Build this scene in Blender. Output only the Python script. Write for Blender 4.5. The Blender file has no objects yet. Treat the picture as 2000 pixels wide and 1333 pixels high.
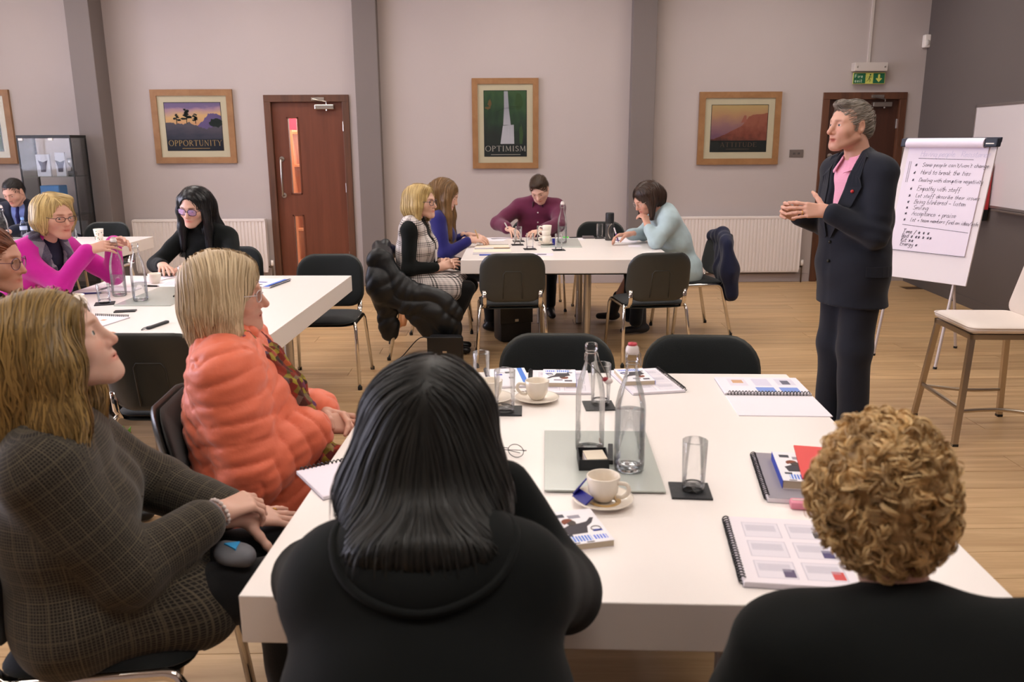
import bpy, bmesh, math, random
import numpy as np
from mathutils import Vector, Matrix, Quaternion
random.seed(7); NR = np.random.RandomState(11)
SC = bpy.context.scene
COL = SC.collection
PI = math.pi

# ------------------------------------------------------------------ camera
cam_d = bpy.data.cameras.new('camera'); cam = bpy.data.objects.new('camera', cam_d); COL.objects.link(cam)
cam_d.sensor_width = 36.0; cam_d.lens = 36.0 * 1630.0 / 2000.0
def set_cam(pos, yaw, pitch, roll):
    fw = Vector((math.sin(yaw) * math.cos(pitch), math.cos(yaw) * math.cos(pitch), -math.sin(pitch)))
    r = Vector((math.cos(yaw), -math.sin(yaw), 0)); u = r.cross(fw)
    c, s = math.cos(roll), math.sin(roll)
    r2 = r * c + u * s; u2 = u * c - r * s
    m = Matrix((r2, u2, -fw)).transposed().to_4x4(); m.translation = Vector(pos)
    cam.matrix_world = m
set_cam((0, 0, 1.6), math.radians(0.8), math.atan(390.5 / 1630.0), math.radians(-0.30))
cam_d.clip_start = 0.05; cam_d.clip_end = 80
cam_d.dof.use_dof = True; cam_d.dof.focus_distance = 4.7; cam_d.dof.aperture_fstop = 5.0
SC.camera = cam

# ------------------------------------------------------------------ world (daylight outside the window)
W = bpy.data.worlds.new('sky'); SC.world = W; W.use_nodes = True
W.node_tree.nodes['Background'].inputs[0].default_value = (0.75, 0.82, 1.0, 1)
W.node_tree.nodes['Background'].inputs[1].default_value = 1.0
# ------------------------------------------------------------------ view
SC.view_settings.view_transform = 'Standard'; SC.view_settings.look = 'None'
SC.view_settings.gamma = 1.0; SC.view_settings.use_curve_mapping = False
SC.view_settings.exposure = 0.76
# daylight falling through the window in the left wall
ad = bpy.data.lights.new('window_left_offscreen', 'AREA'); ad.shape = 'RECTANGLE'; ad.size = 1.7; ad.size_y = 5.0
ad.energy = 260; ad.color = (0.86, 0.80, 1.0)
ao = bpy.data.objects.new('window_left_offscreen', ad); COL.objects.link(ao)
ao.location = (-7.2, 5.2, 2.0); ao.rotation_euler = (0, -PI / 2, 0)
SC.cycles.transparent_max_bounces = 32
# ------------------------------------------------------------------ materials
MATS = {}
def srgb(r, g, b):
    f = lambda c: (c / 255.0) / 12.92 if c / 255.0 <= 0.04045 else ((c / 255.0 + 0.055) / 1.055) ** 2.4
    return (f(r), f(g), f(b), 1.0)
class NT:
    def __init__(s, name):
        s.m = bpy.data.materials.new(name); s.m.use_nodes = True; s.t = s.m.node_tree
        s.b = s.t.nodes['Principled BSDF']; s.out = s.t.nodes['Material Output']
    def n(s, ty, **kw):
        x = s.t.nodes.new(ty)
        for k, v in kw.items():
            if k.startswith('i_'):
                key = k[2:]; x.inputs[int(key) if key.isdigit() else key.replace('_', ' ')].default_value = v
            else: setattr(x, k, v)
        return x
    def l(s, a, b): s.t.links.new(a, b)
    def math(s, op, a, b=None, clamp=False):
        x = s.t.nodes.new('ShaderNodeMath'); x.operation = op; x.use_clamp = clamp
        for i, v in enumerate((a, b)):
            if v is None: continue
            if isinstance(v, (int, float)): x.inputs[i].default_value = v
            else: s.l(v, x.inputs[i])
        return x.outputs[0]
    def mix(s, fac, a, b, blend='MIX'):
        x = s.t.nodes.new('ShaderNodeMix'); x.data_type = 'RGBA'; x.blend_type = blend
        for i, v in ((0, fac), (6, a), (7, b)):
            if isinstance(v, (int, float, tuple)): x.inputs[i].default_value = v
            else: s.l(v, x.inputs[i])
        return x.outputs[2]
    def ramp(s, fac, stops):
        x = s.t.nodes.new('ShaderNodeValToRGB'); e = x.color_ramp.elements
        while len(e) < len(stops): e.new(0.5)
        for i, (p, c) in enumerate(stops): e[i].position = p; e[i].color = c
        s.l(fac, x.inputs[0]); return x.outputs[0]
def mat(name, col, rough=0.5, metal=0.0, spec=0.5, var=0.0, scale=8.0, bump=0.0, bscale=60.0, sheen=0.0, coat=0.0, emit=None, es=0.0, trans=0.0, ior=1.45, sss=0.0):
    if name in MATS: return MATS[name]
    t = NT(name); b = t.b
    b.inputs['Base Color'].default_value = col; b.inputs['Roughness'].default_value = rough
    b.inputs['Metallic'].default_value = metal; b.inputs['Specular IOR Level'].default_value = spec
    b.inputs['Sheen Weight'].default_value = sheen; b.inputs['Coat Weight'].default_value = coat
    b.inputs['Transmission Weight'].default_value = trans; b.inputs['IOR'].default_value = ior
    if sss: b.inputs['Subsurface Weight'].default_value = sss; b.inputs['Subsurface Radius'].default_value = (0.012, 0.005, 0.003); b.inputs['Subsurface Scale'].default_value = 0.5
    if emit: b.inputs['Emission Color'].default_value = emit; b.inputs['Emission Strength'].default_value = es
    co = t.n('ShaderNodeTexCoord')
    if var:
        nz = t.n('ShaderNodeTexNoise', i_Scale=scale, i_Detail=4.0); t.l(co.outputs['Object'], nz.inputs['Vector'])
        lo = tuple(c * (1 - var) for c in col[:3]) + (1,); hi = tuple(min(1, c * (1 + var)) for c in col[:3]) + (1,)
        t.l(t.mix(nz.outputs[0], lo, hi), b.inputs['Base Color'])
    if bump:
        nz = t.n('ShaderNodeTexNoise', i_Scale=bscale, i_Detail=3.0); t.l(co.outputs['Object'], nz.inputs['Vector'])
        bp = t.n('ShaderNodeBump', i_Strength=bump, i_Distance=0.01); t.l(nz.outputs[0], bp.inputs['Height']); t.l(bp.outputs[0], b.inputs['Normal'])
    MATS[name] = t.m
    return t.m
def glass_mat(name, tint=(0.96, 0.98, 0.98, 1), edge=(0.35, 0.38, 0.40, 1), gl=0.9, power=2.2, gloss=(1, 1, 1, 1)):
    """thin clear glass: see-through face-on, darker and mirror-like at grazing angles"""
    if name in MATS: return MATS[name]
    t = NT(name); t.t.nodes.remove(t.b)
    lw = t.n('ShaderNodeLayerWeight', i_Blend=0.5)
    f = t.math('POWER', lw.outputs['Facing'], power)
    tr = t.n('ShaderNodeBsdfTransparent'); t.l(t.mix(f, tint, edge), tr.inputs[0])
    gs = t.n('ShaderNodeBsdfGlossy', i_Roughness=0.03); gs.inputs[0].default_value = gloss
    fr = t.n('ShaderNodeFresnel', i_IOR=1.45)
    mx = t.n('ShaderNodeMixShader'); t.l(t.math('MULTIPLY', fr.outputs[0], gl), mx.inputs[0]); t.l(tr.outputs[0], mx.inputs[1]); t.l(gs.outputs[0], mx.inputs[2])
    t.l(mx.outputs[0], t.out.inputs[0]); MATS[name] = t.m
    return t.m

# ------------------------------------------------------------------ objects
def tag(o, label=None, cat=None, group=None, kind=None):
    if label: o['label'] = label
    if cat: o['category'] = cat
    if group: o['group'] = group
    if kind: o['kind'] = kind
    return o
def empty(name, loc=(0, 0, 0), rz=0.0, label=None, cat=None, group=None, kind=None):
    o = bpy.data.objects.new(name, None); COL.objects.link(o); o.location = loc; o.rotation_euler = (0, 0, rz); o.empty_display_size = 0.05
    return tag(o, label, cat, group, kind)
def link(name, me, m=None, parent=None, loc=None, rot=None):
    o = bpy.data.objects.new(name, me); COL.objects.link(o)
    if m is not None:
        for x in (m if isinstance(m, (list, tuple)) else [m]): me.materials.append(x)
    if parent: o.parent = parent
    if loc is not None: o.location = loc
    if rot is not None: o.rotation_euler = rot
    return o
def copy_tree(o, parent=None):
    c = o.copy(); COL.objects.link(c); c.parent = parent
    for ch in [x for x in bpy.data.objects if x.parent == o and x is not c]: copy_tree(ch, c)
    return c
class MB:
    """collects shapes and builds them as ONE mesh object"""
    def __init__(s): s.v = []; s.f = []; s.mi = []; s.cur = 0
    def add(s, vs, fs):
        o = len(s.v); s.v += [tuple(v) for v in vs]; s.f += [tuple(i + o for i in f) for f in fs]; s.mi += [s.cur] * len(fs); return s
    def box(s, x0, y0, z0, x1, y1, z1, r=0.0):
        if r <= 0:
            vs = [(x, y, z) for z in (z0, z1) for y in (y0, y1) for x in (x0, x1)]
            return s.add(vs, [(0, 2, 3, 1), (4, 5, 7, 6), (0, 1, 5, 4), (2, 6, 7, 3), (0, 4, 6, 2), (1, 3, 7, 5)])
        bm = bmesh.new(); bmesh.ops.create_cube(bm, size=1.0)
        for v in bm.verts: v.co = Vector(((x0 + x1) / 2 + v.co.x * (x1 - x0), (y0 + y1) / 2 + v.co.y * (y1 - y0), (z0 + z1) / 2 + v.co.z * (z1 - z0)))
        bmesh.ops.bevel(bm, geom=bm.edges[:], offset=r, segments=2, affect='EDGES', profile=0.5)
        return s.bm(bm)
    def bm(s, bm):
        bm.verts.index_update(); s.add([v.co[:] for v in bm.verts], [[v.index for v in f.verts] for f in bm.faces]); bm.free(); return s
    def tube(s, pts, r, n=8, caps=True, flat=1.0, closed=False):
        P = [Vector(p) for p in pts]; R = r if isinstance(r, (list, tuple)) else [r] * len(P)
        vs = []; prev = None; m = len(P)
        for i, p in enumerate(P):
            if closed: t = (P[(i + 1) % m] - P[i - 1])
            else: t = (P[min(i + 1, m - 1)] - P[max(i - 1, 0)])
            t.normalize()
            if prev is None:
                a = Vector((0, 0, 1)) if abs(t.z) < 0.9 else Vector((1, 0, 0)); u = t.cross(a).normalized()
            else: u = (prev - t * prev.dot(t)).normalized()
            prev = u; w = t.cross(u)
            for k in range(n):
                a = 2 * PI * k / n; vs.append(p + u * (math.cos(a) * R[i]) + w * (math.sin(a) * R[i] * flat))
        fs = []
        for i in range(m if closed else m - 1):
            j = (i + 1) % m
            for k in range(n): fs.append((i * n + k, i * n + (k + 1) % n, j * n + (k + 1) % n, j * n + k))
        if caps and not closed: fs += [tuple(range(n - 1, -1, -1)), tuple((m - 1) * n + k for k in range(n))]
        return s.add(vs, fs)
    def lathe(s, prof, n=24, c=(0, 0, 0)):
        vs = [(c[0] + r * math.cos(2 * PI * k / n), c[1] + r * math.sin(2 * PI * k / n), c[2] + z) for r, z in prof for k in range(n)]
        fs = [(i * n + k, i * n + (k + 1) % n, (i + 1) * n + (k + 1) % n, (i + 1) * n + k) for i in range(len(prof) - 1) for k in range(n)]
        return s.add(vs, fs)
    def prism(s, poly, d0, d1, axis='y'):
        """polygon (2D) extruded along axis; poly in (x,z) for y, (x,y) for z, (y,z) for x"""
        def pt(a, b, d): return {'y': (a, d, b), 'z': (a, b, d), 'x': (d, a, b)}[axis]
        n = len(poly); vs = [pt(a, b, d0) for a, b in poly] + [pt(a, b, d1) for a, b in poly]
        fs = [tuple(range(n - 1, -1, -1)), tuple(range(n, 2 * n))] + [(i, (i + 1) % n, n + (i + 1) % n, n + i) for i in range(n)]
        return s.add(vs, fs)
    def sphere(s, c, r, nu=14, nv=9):
        if isinstance(r, (int, float)): r = (r, r, r)
        vs = [(c[0], c[1], c[2] - r[2])]
        for j in range(1, nv):
            a = -PI / 2 + PI * j / nv
            vs += [(c[0] + r[0] * math.cos(a) * math.cos(2 * PI * i / nu), c[1] + r[1] * math.cos(a) * math.sin(2 * PI * i / nu), c[2] + r[2] * math.sin(a)) for i in range(nu)]
        vs.append((c[0], c[1], c[2] + r[2])); L = len(vs) - 1
        fs = [(0, 1 + (i + 1) % nu, 1 + i) for i in range(nu)] + [(L, L - nu + i, L - nu + (i + 1) % nu) for i in range(nu)]
        fs += [(1 + j * nu + i, 1 + j * nu + (i + 1) % nu, 1 + (j + 1) * nu + (i + 1) % nu, 1 + (j + 1) * nu + i) for j in range(nv - 2) for i in range(nu)]
        return s.add(vs, fs)
    def xf(s, M, i0=0):
        s.v = s.v[:i0] + [tuple(M @ Vector(v)) for v in s.v[i0:]]; return s
    def mesh(s, name, smooth=False):
        me = bpy.data.meshes.new(name); me.from_pydata(s.v, [], s.f)
        if any(s.mi): me.polygons.foreach_set('material_index', s.mi)
        if smooth:
            me.polygons.foreach_set('use_smooth', [True] * len(me.polygons))
            if smooth == 'auto':
                try: me.set_sharp_from_angle(angle=math.radians(40))
                except Exception: pass
        me.update(); return me
    def build(s, name, m, parent=None, smooth=False, **kw): return link(name, s.mesh(name, smooth), m, parent, **kw)
def part(name, m, parent, fn, smooth=False, **kw):
    b = MB(); fn(b); return b.build(name, m, parent, smooth, **kw)
def rrect(w, h, r, n=5, cx=0, cy=0):
    """rounded rectangle outline"""
    out = []
    for sx, sy, a0 in ((1, 1, 0), (-1, 1, PI / 2), (-1, -1, PI), (1, -1, 1.5 * PI)):
        for k in range(n + 1):
            a = a0 + PI / 2 * k / n; out.append((cx + sx * (w / 2 - r) + r * math.cos(a), cy + sy * (h / 2 - r) + r * math.sin(a)))
    return out
def catmull(pts, n=6):
    P = [Vector(p) for p in pts]; out = []
    for i in range(len(P) - 1):
        p0 = P[max(i - 1, 0)]; p1 = P[i]; p2 = P[i + 1]; p3 = P[min(i + 2, len(P) - 1)]
        for k in range(n):
            t = k / n; out.append(0.5 * ((2 * p1) + (p2 - p0) * t + (2 * p0 - 5 * p1 + 4 * p2 - p3) * t * t + (3 * p1 - p0 - 3 * p2 + p3) * t ** 3))
    out.append(P[-1]); return out

# ------------------------------------------------------------------ single-stroke handwriting and roman capitals
GLY = {'a': '4 4 2 5 0 3 0 1 1 0 3 1 4 5 4 1 5 0', 'b': '0 9 0 0 3 0 4 2 3 4 0 4', 'c': '4 4 2 5 0 3 0 1 2 0 4 1', 'd': '4 4 1 5 0 2 1 0 4 1 4 9 4 0', 'e': '0 3 4 3 3 5 1 5 0 2 1 0 4 1',
 'f': '1 -3 1 7 2 9 4 8|0 4 3 4', 'g': '4 4 1 5 0 2 1 0 4 1 4 5 4 -3 1 -4 0 -3', 'h': '0 9 0 0 0 3 2 5 4 4 4 0', 'i': '1 5 1 0 2 0|1 7 1 7.6', 'j': '2 5 2 -3 0 -3', 'k': '0 9 0 0|3 5 0 2 4 0', 'l': '1 9 1 1 2 0',
 'm': '0 5 0 0 1 4 2 5 3 0 4 4 5 5 6 0', 'n': '0 5 0 0 1 4 3 5 4 0', 'o': '2 5 0 3 1 0 3 0 4 3 2 5 4 5', 'p': '0 5 0 -4 0 3 2 5 4 4 3 1 0 1', 'q': '4 4 1 5 0 2 2 0 4 2 4 5 4 -4', 'r': '0 5 0 0 1 4 3 5', 's': '4 4 2 5 0 4 3 2 2 0 0 1',
 't': '1 8 1 0 3 0|0 5 3 5', 'u': '0 5 0 1 2 0 4 2 4 5 4 0', 'v': '0 5 2 0 4 5', 'w': '0 5 1 0 3 4 4 0 6 5', 'x': '0 5 4 0|4 5 0 0', 'y': '0 5 1 1 4 1|4 5 4 -3 1 -4', 'z': '0 5 4 5 0 0 4 0',
 'S': '5 8 3 9 0 7 2 5 5 3 3 0 0 1', 'H': '0 9 0 0|5 9 5 0|0 5 5 5', 'D': '0 9 0 0 4 1 5 5 3 9 0 9', 'E': '5 9 0 9 0 0 5 0|0 5 4 5', 'L': '0 9 0 0 4 0', 'B': '0 0 0 9 4 8 3 5 0 5 4 4 4 1 0 0', 'A': '0 0 3 9 5 0|1 4 5 4', 'R': '0 0 0 9 4 8 4 5 0 5 5 0', 'K': '0 9 0 0|5 9 0 4 5 0', 'T': '0 9 6 9|3 9 3 0',
 'F': '5 9 0 9 0 0|0 5 4 5', '/': '0 -2 4 9', '-': '0 3 4 3', '+': '0 3 4 3|2 5 2 1', "'": '1 9 1 7', '*': '0 5 5 1|5 5 0 1|2.5 6.5 2.5 0', 'P': '0 0 0 9 4 8 4 5 0 4', 'M': '0 0 1 9 3 3 5 9 6 0', 'C': '5 8 2 9 0 5 1 1 5 1', 'I': '1 9 1 0', 'W': '0 9 1 0 3 6 5 0 7 9', 'O': '3 9 0 6 1 0 4 0 5 6 3 9', 'N': '0 0 0 9 5 0 5 9', 'U': '0 9 0 1 3 0 5 2 5 9', 'Y': '0 9 3 5 6 9|3 5 3 0', 'G': '5 8 2 9 0 5 1 1 5 1 5 4 3 4', '1': '0 7 2 9 2 0', '%': '0 0 5 9', '.': '1 0 1 .6'}
def stroke_text(b, txt, x, z, h, r, y=0.0, slant=0.2, wob=0.0, rnd=None, track=1.25):
    """flat pen strokes in the x-z plane at depth y"""
    k = h / 9.0; rnd = rnd or random
    for ch in txt:
        if ch == ' ': x += 4.5 * k * track; continue
        g = GLY.get(ch) or GLY.get(ch.lower(), '0 3 4 3'); mx = 0
        for st in g.split('|'):
            a = [float(q) for q in st.split()]; P = []
            for i in range(0, len(a), 2):
                mx = max(mx, a[i]); P.append((x + (a[i] + a[i + 1] * slant + rnd.uniform(-wob, wob)) * k, y, z + (a[i + 1] + rnd.uniform(-wob, wob)) * k))
            ribbon(b, P, r)
        x += (mx + 1.4) * k * track
    return x
def ribbon(b, P, r, up=(0, -1, 0)):
    U = Vector(up); P = [Vector(p) for p in P]; vs = []
    for i, p in enumerate(P):
        t = (P[min(i + 1, len(P) - 1)] - P[max(i - 1, 0)]); t = t.normalized() if t.length > 1e-7 else Vector((1, 0, 0))
        s = t.cross(U) * r; vs += [p + s, p - s]
    b.add(vs, [(2 * i, 2 * i + 1, 2 * i + 3, 2 * i + 2) for i in range(len(P) - 1)])
def roman(b, txt, x0, x1, z, h, y):
    """seriffed capitals spread between x0 and x1"""
    wd = {'O': 1.0, 'P': .66, 'R': .78, 'T': .8, 'U': .86, 'N': .9, 'I': .38, 'Y': .84, 'M': 1.05, 'S': .6, 'A': .9, 'D': .9, 'E': .7}
    tot = sum(wd[c] for c in txt); gap = 0.14; tot += gap * (len(txt) - 1); k = (x1 - x0) / tot; x = x0
    T = 0.13; t = 0.05
    def ln(xa, za, xb, zb, w):
        d = Vector((xb - xa, 0, (zb - za))); nrm = Vector((1, 0, 0)) if abs(d.z) > 1e-6 else Vector((0, 0, 1))
        a = Vector((x + xa * k, y, z + za * h)); c = Vector((x + xb * k, y, z + zb * h)); s = nrm * (w * (k if nrm.x else h * 0.9) / 2)
        b.add([a - s, a + s, c + s, c - s], [(0, 1, 2, 3)])
    def stem(xa, w=T): ln(xa, 0, xa, 1, w); ln(xa - .12, .02, xa + .12, .02, t); ln(xa - .12, .98, xa + .12, .98, t)
    def bow(cx, cz, rx, rz, a0, a1, th=T):
        n = 14; vs = []
        for i in range(n + 1):
            a = a0 + (a1 - a0) * i / n; w = t + (th - t) * abs(math.cos(a)); ca, sa = math.cos(a), math.sin(a)
            vs += [(x + (cx + rx * ca) * k, y, z + (cz + rz * sa) * h), (x + (cx + (rx - w) * ca) * k, y, z + (cz + (rz - w * .9) * sa) * h)]
        b.add(vs, [(2 * i, 2 * i + 1, 2 * i + 3, 2 * i + 2) for i in range(n)])
    for c in txt:
        w = wd[c]
        if c == 'O': bow(.5, .5, .5, .52, 0, 2 * PI)
        elif c == 'P': stem(.14); bow(.2, .73, .46, .27, -PI / 2, PI / 2)
        elif c == 'R': stem(.14); bow(.2, .74, .44, .26, -PI / 2, PI / 2); ln(.34, .5, .74, 0, T)
        elif c == 'T': stem(.4); ln(.02, .97, .78, .97, t); ln(.04, .82, .04, 1, t); ln(.76, .82, .76, 1, t)
        elif c == 'U': ln(.16, .3, .16, 1, T); ln(.72, .3, .72, 1, t); ln(.04, .98, .28, .98, t); ln(.6, .98, .84, .98, t); bow(.44, .3, .31, .32, PI, 2 * PI, T * .8)
        elif c == 'N': ln(.14, 0, .14, 1, t); ln(.76, 0, .76, 1, t); ln(.14, 1, .76, 0, T); ln(.02, .02, .26, .02, t); ln(.64, .98, .88, .98, t)
        elif c == 'I': stem(.19)
        elif c == 'Y': ln(.42, 0, .42, .48, T); ln(.08, 1, .42, .46, T); ln(.78, 1, .42, .46, t); ln(.3, .02, .54, .02, t); ln(0, .98, .2, .98, t); ln(.66, .98, .86, .98, t)
        elif c == 'M': ln(.12, 0, .18, 1, t); ln(.9, 0, .86, 1, T); ln(.18, 1, .52, .1, T); ln(.86, 1, .52, .1, t); ln(.02, .02, .24, .02, t); ln(.78, .02, 1.02, .02, t)
        elif c == 'S': bow(.3, .74, .25, .26, .15, 1.5 * PI); bow(.3, .26, .27, .26, -PI + .2 + PI * 0, PI / 2) if 0 else bow(.3, .25, .27, .27, -PI * .9, PI / 2)
        elif c == 'A': ln(.1, 0, .45, 1, t); ln(.8, 0, .45, 1, T); ln(.2, .34, .7, .34, t); ln(0, .02, .22, .02, t); ln(.66, .02, .92, .02, t)
        elif c == 'D': stem(.14); bow(.25, .5, .6, .5, -PI / 2, PI / 2)
        elif c == 'E': stem(.14); ln(.14, .97, .62, .97, t); ln(.14, .52, .52, .52, t); ln(.14, .03, .66, .03, t); ln(.62, .82, .62, 1, t); ln(.66, 0, .66, .2, t)
        x += (w + gap) * k
# ------------------------------------------------------------------ the room
YB = 9.53; ZC = 3.6; XL = -7.0; YF = -2.2
XR = 4.69; RS = 0.075                       # right wall: x = XR - (YB - y) * RS
M_wall = mat('wall_paint', srgb(180, 169, 166), 0.85, var=0.03, scale=2.0, bump=0.04, bscale=90, spec=0.2)
M_pill = mat('pillar_paint', srgb(122, 113, 110), 0.85, var=0.03, scale=2.0, bump=0.04, bscale=90, spec=0.2)
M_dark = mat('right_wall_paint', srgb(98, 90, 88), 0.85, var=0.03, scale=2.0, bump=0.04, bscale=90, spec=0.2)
M_ceil = mat('ceiling_paint', srgb(214, 208, 200), 0.9, var=0.02)
M_skirt = mat('skirting_paint', srgb(170, 158, 156), 0.6)
M_steel = mat('brushed_steel', srgb(190, 184, 176), 0.28, metal=1.0)
M_chrome = mat('chrome', srgb(225, 220, 214), 0.10, metal=1.0)
M_black = mat('black_plastic', srgb(26, 27, 27), 0.42)
M_white = mat('white_gloss', srgb(236, 228, 222), 0.35)
M_glass = glass_mat('pane_glass', gl=0.8)

def wood_mat(name, c1, c2, rough=0.4, sx=(1.5, 22, 22), knots=False, rnd=0.0, coat=0.0):
    t = NT(name); co = t.n('ShaderNodeTexCoord'); mp = t.n('ShaderNodeMapping'); mp.inputs['Scale'].default_value = sx; t.l(co.outputs['Object'], mp.inputs[0])
    src = mp.outputs[0]
    oi = t.n('ShaderNodeObjectInfo')
    if rnd:
        ad = t.n('ShaderNodeVectorMath', operation='ADD'); sc = t.n('ShaderNodeVectorMath', operation='SCALE'); cx = t.n('ShaderNodeCombineXYZ')
        t.l(oi.outputs['Random'], cx.inputs[0]); t.l(oi.outputs['Random'], cx.inputs[1]); t.l(cx.outputs[0], sc.inputs[0]); sc.inputs['Scale'].default_value = 57.0
        t.l(mp.outputs[0], ad.inputs[0]); t.l(sc.outputs[0], ad.inputs[1]); src = ad.outputs[0]
    nz = t.n('ShaderNodeTexNoise', i_Scale=1.0, i_Detail=6.0, i_Roughness=0.6, i_Distortion=0.6); t.l(src, nz.inputs['Vector'])
    c = t.ramp(nz.outputs[0], [(0.3, c1), (0.7, c2)])
    if knots:
        vo = t.n('ShaderNodeTexVoronoi', i_Scale=0.35); t.l(src, vo.inputs['Vector'])
        k = t.ramp(vo.outputs['Distance'], [(0.0, (1, 1, 1, 1)), (0.10, (0, 0, 0, 1))]); c = t.mix(k, c, tuple(x * 0.45 for x in c1[:3]) + (1,))
    if rnd:
        hv = t.n('ShaderNodeHueSaturation'); t.l(c, hv.inputs['Color'])
        t.l(t.math('ADD', t.math('MULTIPLY', oi.outputs['Random'], rnd), 1 - rnd / 2), hv.inputs['Value']); c = hv.outputs[0]
    t.l(c, t.b.inputs['Base Color']); t.b.inputs['Roughness'].default_value = rough; t.b.inputs['Coat Weight'].default_value = coat
    bp = t.n('ShaderNodeBump', i_Strength=0.06, i_Distance=0.004); t.l(nz.outputs[0], bp.inputs['Height']); t.l(bp.outputs[0], t.b.inputs['Normal'])
    MATS[name] = t.m; return t.m

# floor: oak boards running across the room
M_plank = wood_mat('oak_boards', srgb(170, 134, 92), srgb(208, 174, 130), 0.40, (1.1, 16, 16), knots=True, rnd=0.16)
M_gap = mat('floor_base', srgb(84, 60, 38), 0.8)
fl = part('floor', M_gap, None, lambda b: b.box(XL, YF, -0.06, 5.2, YB + 0.3, -0.008)); tag(fl, kind='structure')
PL, PW = 2.05, 0.205
pm = MB(); g = 0.0012
pm.box(g, g, -0.012, PL - g, PW - g, 0.0, 0.0009); pme = pm.mesh('plank'); pme.materials.append(M_plank)
row = 0; y = 0.75
while y < YB - 0.01:
    x = -6.3 + (row * 0.73) % PL - PL
    xe = 4.45 - (9.5 - y) * 0.02
    while x < xe:
        # planks that the view takes in
        if x + PL > -0.75 * y - 0.9 and x < 0.75 * y + 0.9:
            o = link('plank', pme, None, fl, (x, y, 0)); 
        x += PL
    y += PW; row += 1
fr = MB()
for yy in np.arange(YF, 0.75 - 1e-6, PW): fr.box(XL, yy + g, -0.012, 5.2, yy + PW - g, 0.0)
tag(fr.build('plank_floor_rest', M_plank, fl), kind='stuff')

# back wall with two door openings
D1 = (-2.525, -1.685); D2 = (3.625, 4.465); DH = 2.065
def wb(b):
    xs = [XL, D1[0], D1[1], D2[0], D2[1], XR + 0.05]
    for i in range(5):
        b.box(xs[i], YB, DH if i in (1, 3) else 0, xs[i + 1], YB + 0.14, ZC)
tag(part('wall_back', M_wall, None, wb), kind='structure')
def wr(b):
    a = [(XR, YB + .14), (XR - (YB - YF) * RS, YF), (XR - (YB - YF) * RS + .15, YF), (XR + .15, YB + .14)]
    b.prism([(p[0], p[1]) for p in a], 0, ZC, 'z')
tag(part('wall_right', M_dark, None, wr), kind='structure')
def wl(b):
    b.box(XL - .15, YF, 0, XL, 2.7, ZC); b.box(XL - .15, 7.7, 0, XL, YB + .14, ZC); b.box(XL - .15, 2.7, 0, XL, 7.7, 1.15); b.box(XL - .15, 2.7, 2.85, XL, 7.7, ZC)
tag(part('wall_left', M_wall, None, wl), kind='structure')
tag(part('wall_front', M_wall, None, lambda b: b.box(XL, YF - .15, 0, 5, YF, ZC)), kind='structure')
tag(part('ceiling', M_ceil, None, lambda b: b.box(XL - .15, YF - .15, ZC, 5, YB + .2, ZC + .1)), kind='structure')
def bb(b):
    for x0, x1 in ((XL, -2.6), (-1.6, 3.57), (4.53, XR)): b.box(x0, YB - .014, 0, x1, YB, .095, .003)
tag(part('baseboard_back', M_skirt, None, bb), kind='structure')
tag(part('baseboard_right', M_dark, None, lambda b: b.prism([(XR - .016, YB - .015), (XR - .016 - (YB - YF) * RS, YF), (XR - (YB - YF) * RS, YF), (XR, YB - .015)], 0, .095, 'z')), kind='structure')
# pillars standing proud of the back wall
for i, (x0, x1, d) in enumerate(((-4.47, -4.22, .30), (-1.545, -1.29, .12), (1.44, 1.70, .12))):
    tag(part('trim_%d' % (i + 1), M_pill, None, lambda b: b.box(x0, YB - d, 0, x1, YB + .01, ZC, .006)), kind='structure')
# window in the left wall
wn = empty('window_1', (XL, 5.2, 1.15), kind='structure')
def wf(b):
    for yy in (-2.5, -.86, .80, 2.44): b.box(-.08, yy, 0, -.02, yy + .06, 1.7)
    b.box(-.08, -2.5, 0, -.02, 2.5, .06); b.box(-.08, -2.5, 1.64, -.02, 2.5, 1.7)
part('window_frame', M_white, wn, wf); part('pane', M_glass, wn, lambda b: b.box(-.055, -2.45, .05, -.05, 2.45, 1.65))
part('window_sill', M_white, wn, lambda b: b.box(-.1, -2.6, -.04, .16, 2.6, 0))

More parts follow.
